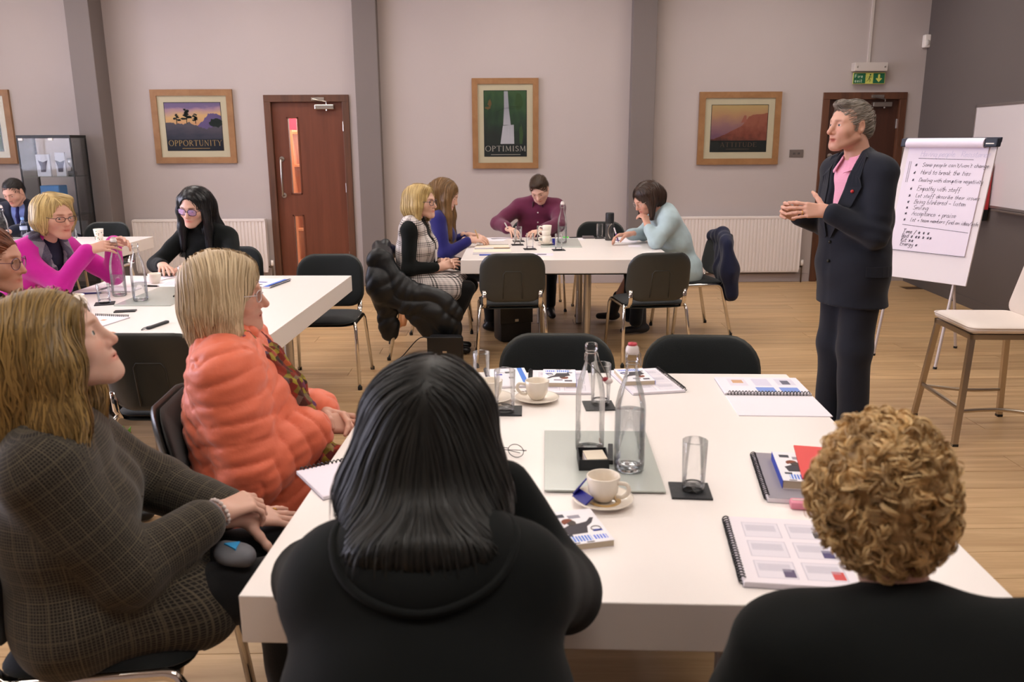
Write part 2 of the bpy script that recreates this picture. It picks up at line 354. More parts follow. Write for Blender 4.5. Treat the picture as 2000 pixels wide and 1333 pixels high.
# doors
M_door = wood_mat('mahogany_veneer', srgb(98, 52, 35), srgb(114, 63, 44), 0.38, (16, 16, 1.0))
M_frame = wood_mat('stained_pine', srgb(70, 42, 28), srgb(104, 64, 42), 0.5, (14, 14, 1.2), knots=True)
M_door2 = wood_mat('dark_veneer', srgb(60, 34, 24), srgb(74, 43, 31), 0.4, (16, 16, 1.0))
def door(name, x0, x1, md, mf, panes, handle):
    w = x1 - x0; d = empty(name, (x0, YB, 0), kind='structure')
    for nm, bx in (('frame_jamb', (-.045, -.02, 0, .03, .14, DH - .035)), ('frame_jamb', (w - .03, -.02, 0, w + .045, .14, DH - .035))):
        part(nm, mf, d, lambda b: b.box(*bx, r=.004))
    part('frame_head', mf, d, lambda b: b.box(-.045, -.02, DH - .035, w + .045, .14, DH + .04, .004))
    lx0, lx1, lz1 = .031, w - .031, DH - .036
    def lf(b):
        if not panes: b.box(lx0, .03, .008, lx1, .074, lz1, .002); return
        px0, px1 = panes[0][0], panes[0][1]
        b.box(lx0, .03, .008, px0, .074, lz1); b.box(px1, .03, .008, lx1, .074, lz1)
        zs = [.008] + [z for p in sorted(panes, key=lambda p: p[2]) for z in p[2:]] + [lz1]
        for i in range(0, len(zs), 2): b.box(px0, .03, zs[i], px1, .074, zs[i + 1])
    lo = part('leaf', md, d, lf)
    for p in panes:
        def bead(b):
            a, c, z0, z1 = p
            for q in ((a, z0, a + .014, z1), (c - .014, z0, c, z1), (a, z0, c, z0 + .014), (a, z1 - .014, c, z1)): b.box(q[0], .022, q[1], q[2], .08, q[3])
        part('glazing_bead', md, lo, bead)
        part('pane', M_glass, lo, lambda b: b.box(p[0] + .01, .048, p[2] + .01, p[1] - .01, .054, p[3] - .01))
    hx = handle
    part('pull_handle', M_steel, lo, lambda b: b.tube([(hx, .03, 1.02), (hx, -.025, 1.02), (hx, -.035, 1.04), (hx, -.035, 1.40), (hx, -.025, 1.42), (hx, .03, 1.42)], .011, 10), True)
    def ros(b):
        for z in (1.02, 1.42): b.tube([(hx, .03, z), (hx, .022, z)], .028, 16)
    part('handle_rose', M_steel, lo, ros, 'auto')
    for z in (.28, 1.05, 1.72): part('hinge', M_steel, d, lambda b: b.tube([(w - .032, .018, z), (w - .032, .018, z + .1)], .008, 8).box(w - .03, .012, z, w - .012, .03, z + .1))
    c = part('door_closer', M_steel, d, lambda b: b.box(w - .33, -.03, DH - .115, w - .12, .03, DH - .065, .006))
    part('closer_arm', M_steel, c, lambda b: b.tube([(w - .2, -.02, DH - .06), (w - .2, -.02, DH - .035), (w - .35, -.03, DH - .005)], .007, 8).box(w - .36, -.032, DH - .02, w - .22, -.02, DH + .012).tube([(w - .2, -.02, DH - .115), (w - .2, -.02, DH - .13)], .01, 8))
    return d
door('door_1', D1[0], D1[1], M_door, M_frame, [(.185, .31, 1.03, 1.87), (.185, .31, .17, .80)], .105)
door('door_2', D2[0], D2[1], M_door2, M_frame, [], .09)
# passage behind the glazed door
M_red = mat('passage_paint', srgb(226, 218, 214), 0.8)
tag(part('wall_passage', M_red, None, lambda b: b.box(-4.2, YB + 1.7, 0, .6, YB + 1.8, 2.8).box(-4.3, YB + .14, 0, -4.2, YB + 1.8, 2.8).box(.6, YB + .14, 0, .7, YB + 1.8, 2.8).box(-4.2, YB + .14, 2.8, .6, YB + 1.8, 2.9).box(3.4, YB + .16, 0, 4.7, YB + .24, 2.4)), kind='structure')
tag(part('floor_passage', mat('passage_floor', srgb(205, 196, 190), .4), None, lambda b: b.box(-4.2, YB + .3, -.06, .6, YB + 1.7, 0)), kind='structure')
M_pine = wood_mat('orange_pine', srgb(190, 108, 70), srgb(214, 138, 96), 0.5, (14, 14, 1.2))
sh = empty('pine_shelf_unit', (-2.62, YB + 1.2, 0), 0, 'orange pine shelf unit seen through the glazed door', 'shelf')
for xx in (-.02, .62): part('upright', M_pine, sh, lambda b: b.box(xx, 0, 0, xx + .07, .3, 1.75))
for zz in (.1, .5, .9, 1.3, 1.7): part('shelf_board', M_pine, sh, lambda b: b.box(.05, .01, zz, .62, .29, zz + .03))
rp = empty('red_poster', (-2.95, YB + 1.69, 1.50), 0, 'red poster board on the passage wall behind the glazed door', 'poster'); part('panel', mat('red_panel', srgb(206, 52, 70), .7), rp, lambda b: b.box(-.3, -.02, 0, .33, 0, .85)); part('panel_edge', mat('alu_edge', srgb(190, 186, 184), .4), rp, lambda b: b.box(-.3, -.025, -.03, .33, 0, 0))
bn = empty('notice_board', (-2.86, YB + 1.69, 0.99), 0, 'dark blue notice board on the red passage wall', 'board')
part('board', mat('board_blue', srgb(40, 46, 110), .6), bn, lambda b: b.box(-.35, -.03, 0, .3, 0, .35)); part('board_strip', M_white, bn, lambda b: b.box(-.35, -.035, .36, .3, 0, .46))
pl = bpy.data.lights.new('passage_lamp_offscreen', 'AREA'); pl.size = .5; pl.energy = 70; pl.color = (1, .95, .9)
po = bpy.data.objects.new('passage_lamp_offscreen', pl); COL.objects.link(po); po.location = (-2.2, YB + .9, 2.75)

# ceiling panel lights
M_panel = mat('panel_diffuser', (1, 1, 1, 1), .5, emit=(1.0, .93, .86, 1), es=7.0)
pf = MB()
for a in ((-.62, -.32, .62, -.3), (-.62, .3, .62, .32), (-.62, -.3, -.6, .3), (.6, -.3, .62, .3)): pf.box(a[0], a[1], -.03, a[2], a[3], 0)
pfm = pf.mesh('frame'); pfm.materials.append(M_white)
pdm = MB().box(-.6, -.3, -.022, .6, .3, -.012).mesh('diffuser'); pdm.materials.append(M_panel)
for x in (-5.2, -2.5, .3, 3.0):
    for y in (.9, 3.5, 6.0, 8.1):
        e = empty('ceiling_light_offscreen', (x, y, ZC), 0, 'white rectangular panel light set in the ceiling', 'light', 'ceiling panel lights')
        link('frame', pfm, None, e); link('diffuser_offscreen', pdm, None, e)
# ------------------------------------------------------------------ tables
M_table = mat('white_laminate', srgb(243, 236, 232), 0.30, var=0.012, scale=3.0)
M_tleg = mat('table_leg_steel', srgb(196, 190, 182), 0.3, metal=0.9)

M_edge = mat('laminate_edge_line', srgb(196, 186, 182), 0.5)
def table(cx, cy, w, d, rz, label, legs=(.36, .30)):
    t = empty('meeting_table', (cx, cy, 0), rz, label, 'table')
    part('tabletop', M_table, t, lambda b: b.box(-w / 2, -d / 2, .637, w / 2, d / 2, .74, .0025))
    part('under_frame', M_black, t, lambda b: b.box(-w / 2 + .1, -d / 2 + .1, .612, w / 2 - .1, d / 2 - .1, .637))
    for sx in (-1, 1):
        for sy in (-1, 1):
            x = sx * (w / 2 - legs[0]); y = sy * (d / 2 - legs[1])
            l = part('leg', M_tleg, t, lambda b: b.tube([(x, y, .006), (x, y, .613)], .03, 16), 'auto')
            part('foot', M_black, l, lambda b: b.lathe([(0, .008), (.026, .008), (.026, 0), (0, 0)], 12, (x, y, 0)))
    return t
table(.28, 2.245, 1.50, 1.63, -.058, 'large white table with two swing-top bottles, cup with blue sachets and curly haired person', (.42, .55))
table(-1.79, 4.66, 1.54, 1.73, -.043, 'white table between the magenta cardigan and the empty chair by the brown door')
table(.52, 6.915, 1.59, 1.50, -.026, 'white table with the flask and stacked cups, below the waterfall picture', (.62, .3))
table(-4.1, 6.95, 1.60, 2.05, -.02, 'white table with two small water bottles near the glass display cabinet')

# ------------------------------------------------------------------ conference chairs
M_fab = mat('charcoal_fabric', srgb(27, 31, 32), 0.95, var=0.12, scale=140, bump=0.25, bscale=500, sheen=0.25, spec=0.2)
M_shell = mat('black_shell', srgb(54, 56, 53), 0.36, spec=0.5, bump=0.03, bscale=300)
def pad_mesh(w, h, r, T0, T1, bow, name, nseg=6, rings=9, taper=0.0, p=3.0):
    """rounded cushion in local (x, z) outline with soft edges, y is thickness; bow curves it about z"""
    out = rrect(w, h, r, nseg); n = len(out); b = MB(); vs = []
    for side, T in ((1, T1), (-1, T0)):
        for i in range(rings):
            s = math.sin(PI / 2 * i / (rings - 1))
            th = T * (max(0.0, 1 - s ** p)) ** 0.5
            for (x, z) in out:
                q = x * s * (1 + taper * (z * s) / h); vs.append((q, side * th + bow * q * q, z * s))
    fs = []
    for k in range(2):
        o = k * rings * n
        for i in range(rings - 1):
            for j in range(n):
                f = (o + i * n + j, o + i * n + (j + 1) % n, o + (i + 1) * n + (j + 1) % n, o + (i + 1) * n + j)
                fs.append(f if k else f[::-1])
    b.add(vs, fs); return b
def make_chair():
    c = empty('conference_chair', (0, 0, 0))
    # seat pad, rotated so that its outline lies in x-y
    b = pad_mesh(.455, .435, .085, .022, .026, 0, 'seat'); b.v = [(x, z + .005, .448 + y - .9 * max(0, z - .12) ** 2) for x, y, z in b.v]
    b.build('seat', M_fab, c, True)
    b = pad_mesh(.440, .42, .085, .012, .010, 0, 'seat_pan'); b.v = [(x, z + .002, .422 + y) for x, y, z in b.v]; b.build('seat_pan', M_shell, c, True)
    # back: leans backwards and wraps round the sitter
    def place(v, off): x, y, z = v; return (x, -.222 - (z + .165) * .20 + y + off, z + .655)
    b = pad_mesh(.452, .345, .115, .012, .024, .95, 'backrest', taper=-.05); b.v = [place(v, -.006) for v in b.v]; b.build('backrest', M_fab, c, True)
    b = pad_mesh(.472, .362, .118, .018, .008, .95, 'back_shell', taper=-.05, p=8.0); b.v = [place(v, -.024) for v in b.v]; bs = b.build('back_shell', M_shell, c, True)
    # raised inverted-U panel moulded into the shell
    b = MB(); o = [(-.07, -.15), (-.066, .03), (-.052, .05), (.052, .05), (.066, .03), (.07, -.15)]
    b.tube([place((x, .95 * x * x - .018, z), -.024) for x, z in o], .0045, 6); b.build('moulded_panel', M_shell, bs, True)
    for s in (-1, 1):
        P = [(s * .255, .245, .0), (s * .238, .205, .395), (s * .232, .185, .425), (s * .228, .16, .432), (s * .228, -.14, .432), (s * .230, -.165, .425), (s * .236, -.185, .40), (s * .262, -.27, .0)]
        fr = part('leg_frame', M_chrome, c, lambda b: b.tube(P[:2] + catmull(P[1:4], 3)[1:] + P[4:5] + catmull(P[4:7], 3)[1:] + P[7:], .0145, 10, flat=.8), True)
        for q in (P[0], P[-1]): part('foot_cap', M_black, fr, lambda b: b.lathe([(0, .022), (.015, .022), (.015, 0), (0, 0)], 10, q))
        part('back_bracket', M_chrome, c, lambda b: b.tube([(s * .20, -.13, .425), (s * .20, -.19, .43), (s * .20, -.225, .47), (s * .20, -.235, .56)], .016, 8, flat=.35), True)
    for yy in (.12, -.155): part('cross_bar', M_chrome, c, lambda b: b.tube([(-.228, yy, .424), (.228, yy, .424)], .010, 8), True)
    return c
CH0 = make_chair(); used = [False]; SEATS = []
def chair(x, y, deg, label, group=None):
    o = CH0 if not used[0] else copy_tree(CH0); used[0] = True
    SEATS.append((x, y, math.radians(deg)))
    o.location = (x, y, 0); o.rotation_euler = (0, 0, math.radians(deg)); o['label'] = label; o['category'] = 'chair'; o['group'] = 'black conference chairs'
    return o
def all_chairs():
    chair(.08, 6.13, 2, 'empty black conference chair, its back in front of the notebooks on the flask table')
    chair(1.10, 6.12, 8, 'empty black conference chair tucked in beside the woman in pale blue')
    chair(-1.19, 5.57, 180, 'empty black conference chair in front of the brown glazed door, seat showing')
    chair(-1.46, 3.69, -2, 'empty black conference chair with moulded back between tweed coat and orange jacket')
    chair(.21, 3.02, 176, 'empty black chair across the large table, behind the cup and blue booklets')
    chair(.78, 2.97, 175, 'empty black chair across the large table, behind the full water bottle')
    chair(-.745, 2.53, -86, 'black conference chair under the woman in the orange jacket')
    chair(-.95, 1.88, -84, 'black conference chair under the woman in the tweed coat')
    chair(-.10, .92, 0, 'black conference chair under the person in the black hooded top')
    chair(.62, .82, -6, 'black conference chair under the curly haired person')
    chair(-.60, 6.38, -84, 'black conference chair draped with a dark coat under the blonde woman in checked dress')
    chair(-.50, 7.20, -88, 'black conference chair under the long haired woman in blue')
    chair(.36, 8.10, 182, 'black conference chair under the man in the maroon shirt')
    chair(.97, 7.86, 178, 'empty black conference chair behind the dark flask')
    chair(1.62, 7.02, 100, 'black conference chair with a navy coat under the woman in pale blue')
    chair(-2.84, 4.87, -80, 'black conference chair under the woman in the magenta cardigan')
    chair(-2.02, 6.05, 180, 'black conference chair under the woman with long black hair and glasses')
    chair(-2.02, 3.02, -50, 'black conference chair under the auburn haired woman in glasses')
    chair(-3.92, 8.15, 178, 'empty black conference chair beside the glass display cabinet')
    chair(-4.62, 8.38, 180, 'black conference chair under the dark suited man with blue tie')
    chair(-5.31, 8.92, 180, 'black conference chair under the person next to the navy tied man')
all_chairs()

# ------------------------------------------------------------------ pictures
M_oak = wood_mat('pale_oak_frame', srgb(134, 94, 56), srgb(152, 110, 70), 0.45, (10, 10, 10))
M_mount = mat('cream_mount', srgb(222, 206, 178), 0.9)
M_gold = mat('gold_print', srgb(196, 160, 104), 0.7); M_silver = mat('silver_print', srgb(190, 180, 170), 0.7); M_dim = mat('dim_print', srgb(110, 84, 70), .7)
def flat(name, col): return mat(name, srgb(*col), 0.75, var=.12, scale=12)
def grad_mat(name, stops, noise=.25, sc=(3, 3, 6), horiz=.15):
    t = NT(name); co = t.n('ShaderNodeTexCoord'); sp = t.n('ShaderNodeSeparateXYZ'); t.l(co.outputs['Generated'], sp.inputs[0])
    mp = t.n('ShaderNodeMapping'); mp.inputs['Scale'].default_value = sc; t.l(co.outputs['Generated'], mp.inputs[0])
    nz = t.n('ShaderNodeTexNoise', i_Scale=1.0, i_Detail=5.0); t.l(mp.outputs[0], nz.inputs[0])
    v = t.math('ADD', sp.outputs[2], t.math('MULTIPLY', t.math('SUBTRACT', nz.outputs[0], .5), noise)); v = t.math('ADD', v, t.math('MULTIPLY', sp.outputs[0], horiz))
    t.l(t.ramp(v, [(p, srgb(*c)) for p, c in stops]), t.b.inputs['Base Color']); t.b.inputs['Roughness'].default_value = .7; MATS[name] = t.m; return t.m
def picture(x0, x1, z0, z1, label, fw, mw, art):
    w, h = x1 - x0, z1 - z0; p = empty('framed_picture', ((x0 + x1) / 2, YB, z0), 0, label, 'picture'); X = w / 2
    for q in ([(-X, 0), (-X + fw, fw), (-X + fw, h - fw), (-X, h)], [(X, 0), (X, h), (X - fw, h - fw), (X - fw, fw)], [(-X, h), (-X + fw, h - fw), (X - fw, h - fw), (X, h)], [(-X, 0), (X, 0), (X - fw, fw), (-X + fw, fw)]): part('frame_rail', M_oak, p, lambda b: b.prism(q, -.035, -.001, 'y'))
    part('mount', M_mount, p, lambda b: b.box(-X + fw - .004, -.020, fw - .004, X - fw + .004, -.004, h - fw + .004))
    a = fw + mw; pr = part('print', mat('print_border', srgb(22, 22, 26), .6), p, lambda b: b.box(-X + a, -.0215, a, X - a, -.019, h - a))
    art(pr, -X + a + .006, X - a - .006, a + .006, h - a - .006)
    part('glazing', glass_mat('picture_glass', gl=.55, edge=(.9, .9, .9, 1)), p, lambda b: b.box(-X + fw - .003, -.026, fw - .003, X - fw + .003, -.0245, h - fw + .003))
def blob(b, cx, cz, rx, rz, y, n=18, seed=0, amp=.25):
    r = random.Random(seed); b.prism([(cx + rx * (1 + r.uniform(-amp, amp)) * math.cos(2 * PI * i / n), cz + rz * (1 + r.uniform(-amp, amp)) * math.sin(2 * PI * i / n)) for i in range(n)], y, y + .0004, 'y')
def ridge(b, x0, x1, zb, zs, y, seed=0, amp=.01):
    r = random.Random(seed); n = len(zs) - 1; P = []
    for i in range(n):
        for k in range(5): t = k / 5; P.append((x0 + (x1 - x0) * (i + t) / n, zs[i] * (1 - t) + zs[i + 1] * t + r.uniform(-amp, amp)))
    P.append((x1, zs[-1])); b.prism([(x1, zb), (x0, zb)] + P, y, y + .0004, 'y')
def tree(b, x, z, h, y, seed):
    r = random.Random(seed); b.box(x - .004, y, z, x + .004, y + .0004, z + h * .8)
    for i in range(9): t = i / 8; blob(b, x + r.uniform(-.3, .3) * h * (1 - t * .6), z + h * (.35 + .65 * t), h * .24 * (1 - .5 * t), h * .07, y, 10, seed * 20 + i, .35)
def art_opp(p, x0, x1, z0, z1):
    w, h = x1 - x0, z1 - z0
    part('sky', grad_mat('sunset_sky', [(.45, (222, 158, 118)), (.68, (232, 186, 130)), (.85, (186, 146, 164)), (.9, (132, 110, 150))], .3, horiz=-.05), p, lambda b: b.box(x0, -.0222, z0, x1, -.0216, z1))
    part('hills', flat('violet_hill', (112, 92, 138)), p, lambda b: ridge(b, x0 + w * .55, x1, z0 + h * .3, [z0 + h * q for q in (.5, .62, .76, .78, .72)], -.0228, 3))
    part('ground', grad_mat('dusk_ground', [(.0, (22, 28, 44)), (.5, (52, 54, 74)), (.9, (92, 84, 96))], .6), p, lambda b: ridge(b, x0, x1, z0, [z0 + h * q for q in (.58, .57, .55, .60, .50, .46, .50, .52)], -.0234, 5))
    part('trees', flat('pine_green', (26, 38, 34)), p, lambda b: (tree(b, x0 + w * .38, z0 + h * .56, h * .3, -.0238, 1), tree(b, x0 + w * .2, z0 + h * .56, h * .2, -.0238, 2), tree(b, x0 + w * .54, z0 + h * .56, h * .2, -.0238, 3), blob(b, x0 + w * .9, z0 + h * .58, w * .12, h * .1, -.0238, 16, 7)))
    part('caption_band', flat('navy_band', (26, 32, 48)), p, lambda b: b.box(x0, -.0242, z0, x1, -.0239, z0 + h * .235))
    part('caption', M_gold, p, lambda b: (roman(b, 'OPPORTUNITY', x0 + .012, x1 - .012, z0 + h * .095, h * .12, -.0244), b.box(x0 + w * .26, -.0244, z0 + h * .035, x0 + w * .76, -.0243, z0 + h * .045)))
def art_opt(p, x0, x1, z0, z1):
    w, h = x1 - x0, z1 - z0
    part('forest', grad_mat('forest_green', [(.2, (20, 34, 30)), (.5, (30, 50, 40)), (.8, (44, 78, 48)), (1, (60, 92, 54))], .9, (6, 3, 5)), p, lambda b: b.box(x0, -.0222, z0, x1, -.0216, z1))
    part('autumn_leaves', flat('autumn_brown', (122, 92, 54)), p, lambda b: (blob(b, x0 + w * .13, z0 + h * .82, w * .05, h * .05, -.0226, 14, 4, .5), blob(b, x0 + w * .08, z0 + h * .74, w * .06, h * .02, -.0226, 12, 5, .5)))
    part('moss', flat('moss_green', (58, 86, 44)), p, lambda b: (blob(b, x0 + w * .82, z0 + h * .85, w * .12, h * .12, -.0225, 16, 8, .4), blob(b, x0 + w * .88, z0 + h * .33, w * .05, h * .16, -.0225, 16, 9, .4)))
    M_wf = grad_mat('white_water', [(.2, (206, 200, 208)), (.8, (176, 172, 182))], .6, (26, 4, 1.5))
    part('waterfall', M_wf, p, lambda b: b.prism([(x0 + w * .47, z1 - .004), (x0 + w * .56, z1 - .004), (x0 + w * .585, z0 + h * .74), (x0 + w * .63, z0 + h * .48), (x0 + w * .45, z0 + h * .48), (x0 + w * .47, z0 + h * .74)], -.0230, -.0226, 'y').prism([(x0 + w * .44, z0 + h * .47), (x0 + w * .70, z0 + h * .485), (x0 + w * .71, z0 + h * .19), (x0 + w * .38, z0 + h * .19)], -.0230, -.0226, 'y'))
    part('footbridge', flat('bridge_grey', (62, 70, 66)), p, lambda b: b.tube(catmull([(x0 + w * .26, -.0234, z0 + h * .67), (x0 + w * .5, -.0234, z0 + h * .735), (x0 + w * .8, -.0234, z0 + h * .72)], 5), .005, 5, flat=.08).tube([(x0 + w * .3, -.0234, z0 + h * .73), (x0 + w * .8, -.0234, z0 + h * .765)], .0025, 4, flat=.1))
    part('caption_band', flat('black_green_band', (24, 34, 34)), p, lambda b: b.box(x0, -.0238, z0, x1, -.0235, z0 + h * .185))
    part('caption', M_silver, p, lambda b: (roman(b, 'OPTIMISM', x0 + .006, x1 - .006, z0 + h * .075, h * .085, -.0242), b.box(x0 + w * .15, -.0242, z0 + h * .02, x0 + w * .86, -.0241, z0 + h * .028)))
def art_att(p, x0, x1, z0, z1):
    w, h = x1 - x0, z1 - z0
    part('sky', grad_mat('amber_sky', [(.35, (132, 90, 112)), (.58, (170, 120, 120)), (.78, (200, 152, 112)), (1, (206, 172, 116))], .3, horiz=.0), p, lambda b: b.box(x0, -.0222, z0, x1, -.0216, z1))
    part('mesa', grad_mat('red_rock', [(.1, (70, 36, 34)), (.5, (140, 70, 54)), (.9, (168, 96, 76))], .9, (9, 3, 5)), p, lambda b: ridge(b, x0, x1, z0, [z0 + h * q for q in (.26, .30, .36, .42, .50, .56, .76, .80, .80, .83)], -.0228, 2, .004))
    part('mesa_cliff', flat('pale_rock', (176, 104, 88)), p, lambda b: b.prism([(x0 + w * .53, z0 + h * .62), (x0 + w * .58, z0 + h * .78), (x0 + w * .62, z0 + h * .78), (x0 + w * .63, z0 + h * .64)], -.0232, -.0229, 'y'))
    part('caption_band', flat('dark_green_band', (26, 32, 30)), p, lambda b: b.box(x0, -.0238, z0, x1, -.0235, z0 + h * .24))
    part('caption', M_dim, p, lambda b: (roman(b, 'ATTITUDE', x0 + w * .17, x1 - w * .17, z0 + h * .10, h * .10, -.0242), b.box(x0 + w * .28, -.0242, z0 + h * .05, x0 + w * .7, -.0241, z0 + h * .058)))
def art_left(p, x0, x1, z0, z1):
    w, h = x1 - x0, z1 - z0
    part('sky', grad_mat('pale_sky', [(.3, (196, 190, 176)), (.8, (210, 206, 200))], .4), p, lambda b: b.box(x0, -.0222, z0, x1, -.0216, z1))
    part('meadow', flat('meadow_green', (74, 92, 58)), p, lambda b: ridge(b, x0, x1, z0, [z0 + h * q for q in (.4, .5, .46, .55, .5)], -.0228, 6))
picture(-3.79, -2.903, 1.38, 2.166, 'oak framed picture of trees at dusk captioned OPPORTUNITY', .066, .068, art_opp)
picture(-.293, .437, 1.305, 2.27, 'tall oak framed picture of a waterfall captioned OPTIMISM', .062, .066, art_opt)
picture(2.21, 3.115, 1.333, 2.116, 'oak framed picture of a red rock mesa captioned ATTITUDE', .066, .070, art_att)
picture(-6.19, -5.315, 1.385, 2.172, 'oak framed picture of a pale landscape, left of the display cabinet', .066, .068, art_left)

# ------------------------------------------------------------------ radiators
M_rad = mat('radiator_enamel', srgb(226, 216, 212), 0.4)
def radiator(x0, x1, z0, z1, label, valve=1):
    r = empty('panel_radiator', (x0, YB, 0), 0, label, 'radiator'); w = x1 - x0
    b = MB(); n = int(w / .040); P = []
    for i in range(n):
        a = .02 + (w - .04) * i / n; s = (w - .04) / n
        P += [(a, -.105), (a + s * .55, -.105), (a + s * .65, -.097), (a + s * .9, -.097)]
    P = [(0, -.10)] + P + [(w, -.10)]
    vs = [(x, y, z) for z in (z0 + .012, z1 - .025) for x, y in P]; m = len(P)
    b.add(vs, [(i, i + 1, m + i + 1, m + i) for i in range(m - 1)]); b.box(0, -.098, z0, w, -.075, z1 - .02); b.build('front_panel', M_rad, r)
    part('rear_panel', M_rad, r, lambda b: b.box(.01, -.045, z0 + .01, w - .01, -.03, z1 - .03))
    part('top_grille', M_rad, r, lambda b: b.box(0, -.108, z1 - .028, w, -.028, z1, .005)); [part('side_cover', M_rad, r, lambda b: b.box(q, -.105, z0 + .03, q + .008, -.03, z1 - .01)) for q in (-.006, w - .002)]
    [part('wall_bracket', M_rad, r, lambda b: b.box(q, -.03, z0 + .1, q + .04, -.002, z1 - .1)) for q in (.2, w - .24)]
    vx = w + .045
    v = part('valve', M_white, r, lambda b: b.lathe([(0, .045), (.016, .045), (.018, .0), (.012, -.02), (0, -.02)], 12, (vx, -.07, z0 + .09)), True)
    part('pipe', mat('copper_dark', srgb(92, 74, 58), .4, metal=.8), r, lambda b: b.tube([(vx, -.07, 0.002), (vx, -.07, z0 + .07)], .008, 8).tube([(w, -.07, z0 + .06), (vx, -.07, z0 + .06)], .010, 8), True)
radiator(-4.10, -2.63, .165, .768, 'white panel radiator below the OPPORTUNITY picture')
radiator(1.76, 3.415, .125, .762, 'white panel radiator below the ATTITUDE picture')

# ------------------------------------------------------------------ small wall fittings
sw = empty('light_switch', (3.327, YB, 1.408), 0, 'steel double switch plate beside the dark door', 'switch')
M_plate = mat('switch_steel', srgb(132, 122, 116), .35, metal=.7)
part('plate', M_plate, sw, lambda b: b.box(-.078, -.008, 0, .078, 0, .084, .003))
for xx in (-.025, .025): part('rocker', mat('rocker_dark', srgb(84, 78, 74), .4), sw, lambda b: b.box(xx - .014, -.013, .032, xx + .014, -.007, .052, .003))
ex = empty('emergency_exit_light', (4.045, YB, 2.19), 0, 'emergency light box with green Fire exit sign above the dark door', 'exit sign')
M_grey = mat('grey_plastic', srgb(196, 186, 180), .5)
part('housing', M_grey, ex, lambda b: b.box(-.182, -.10, .13, .182, 0, .222, .008)); 
for xx in (-.15, .15): part('screw', M_steel, ex, lambda b: b.tube([(xx, -.1, .175), (xx, -.103, .175)], .008, 8))
M_eg = mat('sign_green', srgb(24, 92, 60), .5); M_ey = mat('sign_glow_yellow', srgb(196, 196, 96), .5)
part('sign_plate', M_ey, ex, lambda b: b.box(-.176, -.062, 0, .176, -.054, .118, .002))
part('sign_field', M_eg, ex, lambda b: b.box(-.170, -.064, .006, -.04, -.061, .112)); part('sign_field', M_eg, ex, lambda b: b.box(.045, -.064, .006, .170, -.061, .112))
M_ew = mat('sign_text', srgb(186, 206, 176), .5)
part('sign_text', M_ew, ex, lambda b: (stroke_text(b, 'Fire', -.155, .065, .034, .0032, -.065, 0), stroke_text(b, 'exit', -.155, .018, .034, .0032, -.065, 0)))
part('running_figure', M_eg, ex, lambda b: (b.sphere((.012, -.063, .097), (.009, .001, .009), 10, 6), b.tube([(.006, -.063, .085), (-.004, -.063, .055)], .011, 8, flat=.12), b.tube([(.004, -.063, .08), (.024, -.063, .068), (.033, -.063, .078)], .004, 6, flat=.2), b.tube([(.002, -.063, .08), (-.02, -.063, .075), (-.026, -.063, .058)], .004, 6, flat=.2), b.tube([(-.003, -.063, .055), (.014, -.063, .042), (.008, -.063, .02)], .0055, 6, flat=.2), b.tube([(-.004, -.063, .055), (-.014, -.063, .035), (-.032, -.063, .03)], .0055, 6, flat=.2)))
part('arrow', M_ey, ex, lambda b: b.prism([(.107, .018), (.142, .055), (.128, .062), (.117, .052), (.117, .1), (.097, .1), (.097, .052), (.086, .062), (.072, .055)], -.066, -.063, 'y'))
tag(part('trim_4', M_grey, None, lambda b: b.box(4.03, YB - .022, 2.41, 4.055, YB, ZC)), kind='structure')
sn = empty('motion_sensor', (4.648, YB - .02, 2.565), 0, 'small white motion sensor high in the wall corner', 'sensor')
part('body', M_white, sn, lambda b: b.box(-.035, -.05, 0, .035, .018, .135, .012)); part('lens', mat('sensor_lens', srgb(205, 200, 196), .2), sn, lambda b: b.sphere((0, -.048, .05), (.024, .012, .03)))

# whiteboard on the right wall (local x runs along the wall towards the room front)
def wall_r(y): return XR - (YB - y) * RS
wbd = empty('whiteboard', (wall_r(7.3), 7.3, 0.99), -PI / 2 - math.atan(RS), 'large whiteboard with aluminium frame on the dark grey wall', 'whiteboard')
part('panel', mat('whiteboard_face', srgb(214, 206, 208), .18, coat=.4), wbd, lambda b: b.box(-.9, -.022, .01, 1.1, -.003, .90))
for q in ((-.925, -.028, -.01, -.9, -.001, .925), (1.1, -.028, -.01, 1.125, -.001, .925), (-.925, -.028, .90, 1.125, -.001, .925), (-.925, -.028, -.012, 1.125, -.001, .012)): part('frame_rail', mat('alu', srgb(168, 160, 158), .35, metal=.8), wbd, lambda b: b.box(*q, r=.003))
part('pen_tray', M_plate, wbd, lambda b: b.box(-.30, -.075, -.028, 1.05, -.001, -.014, .003))
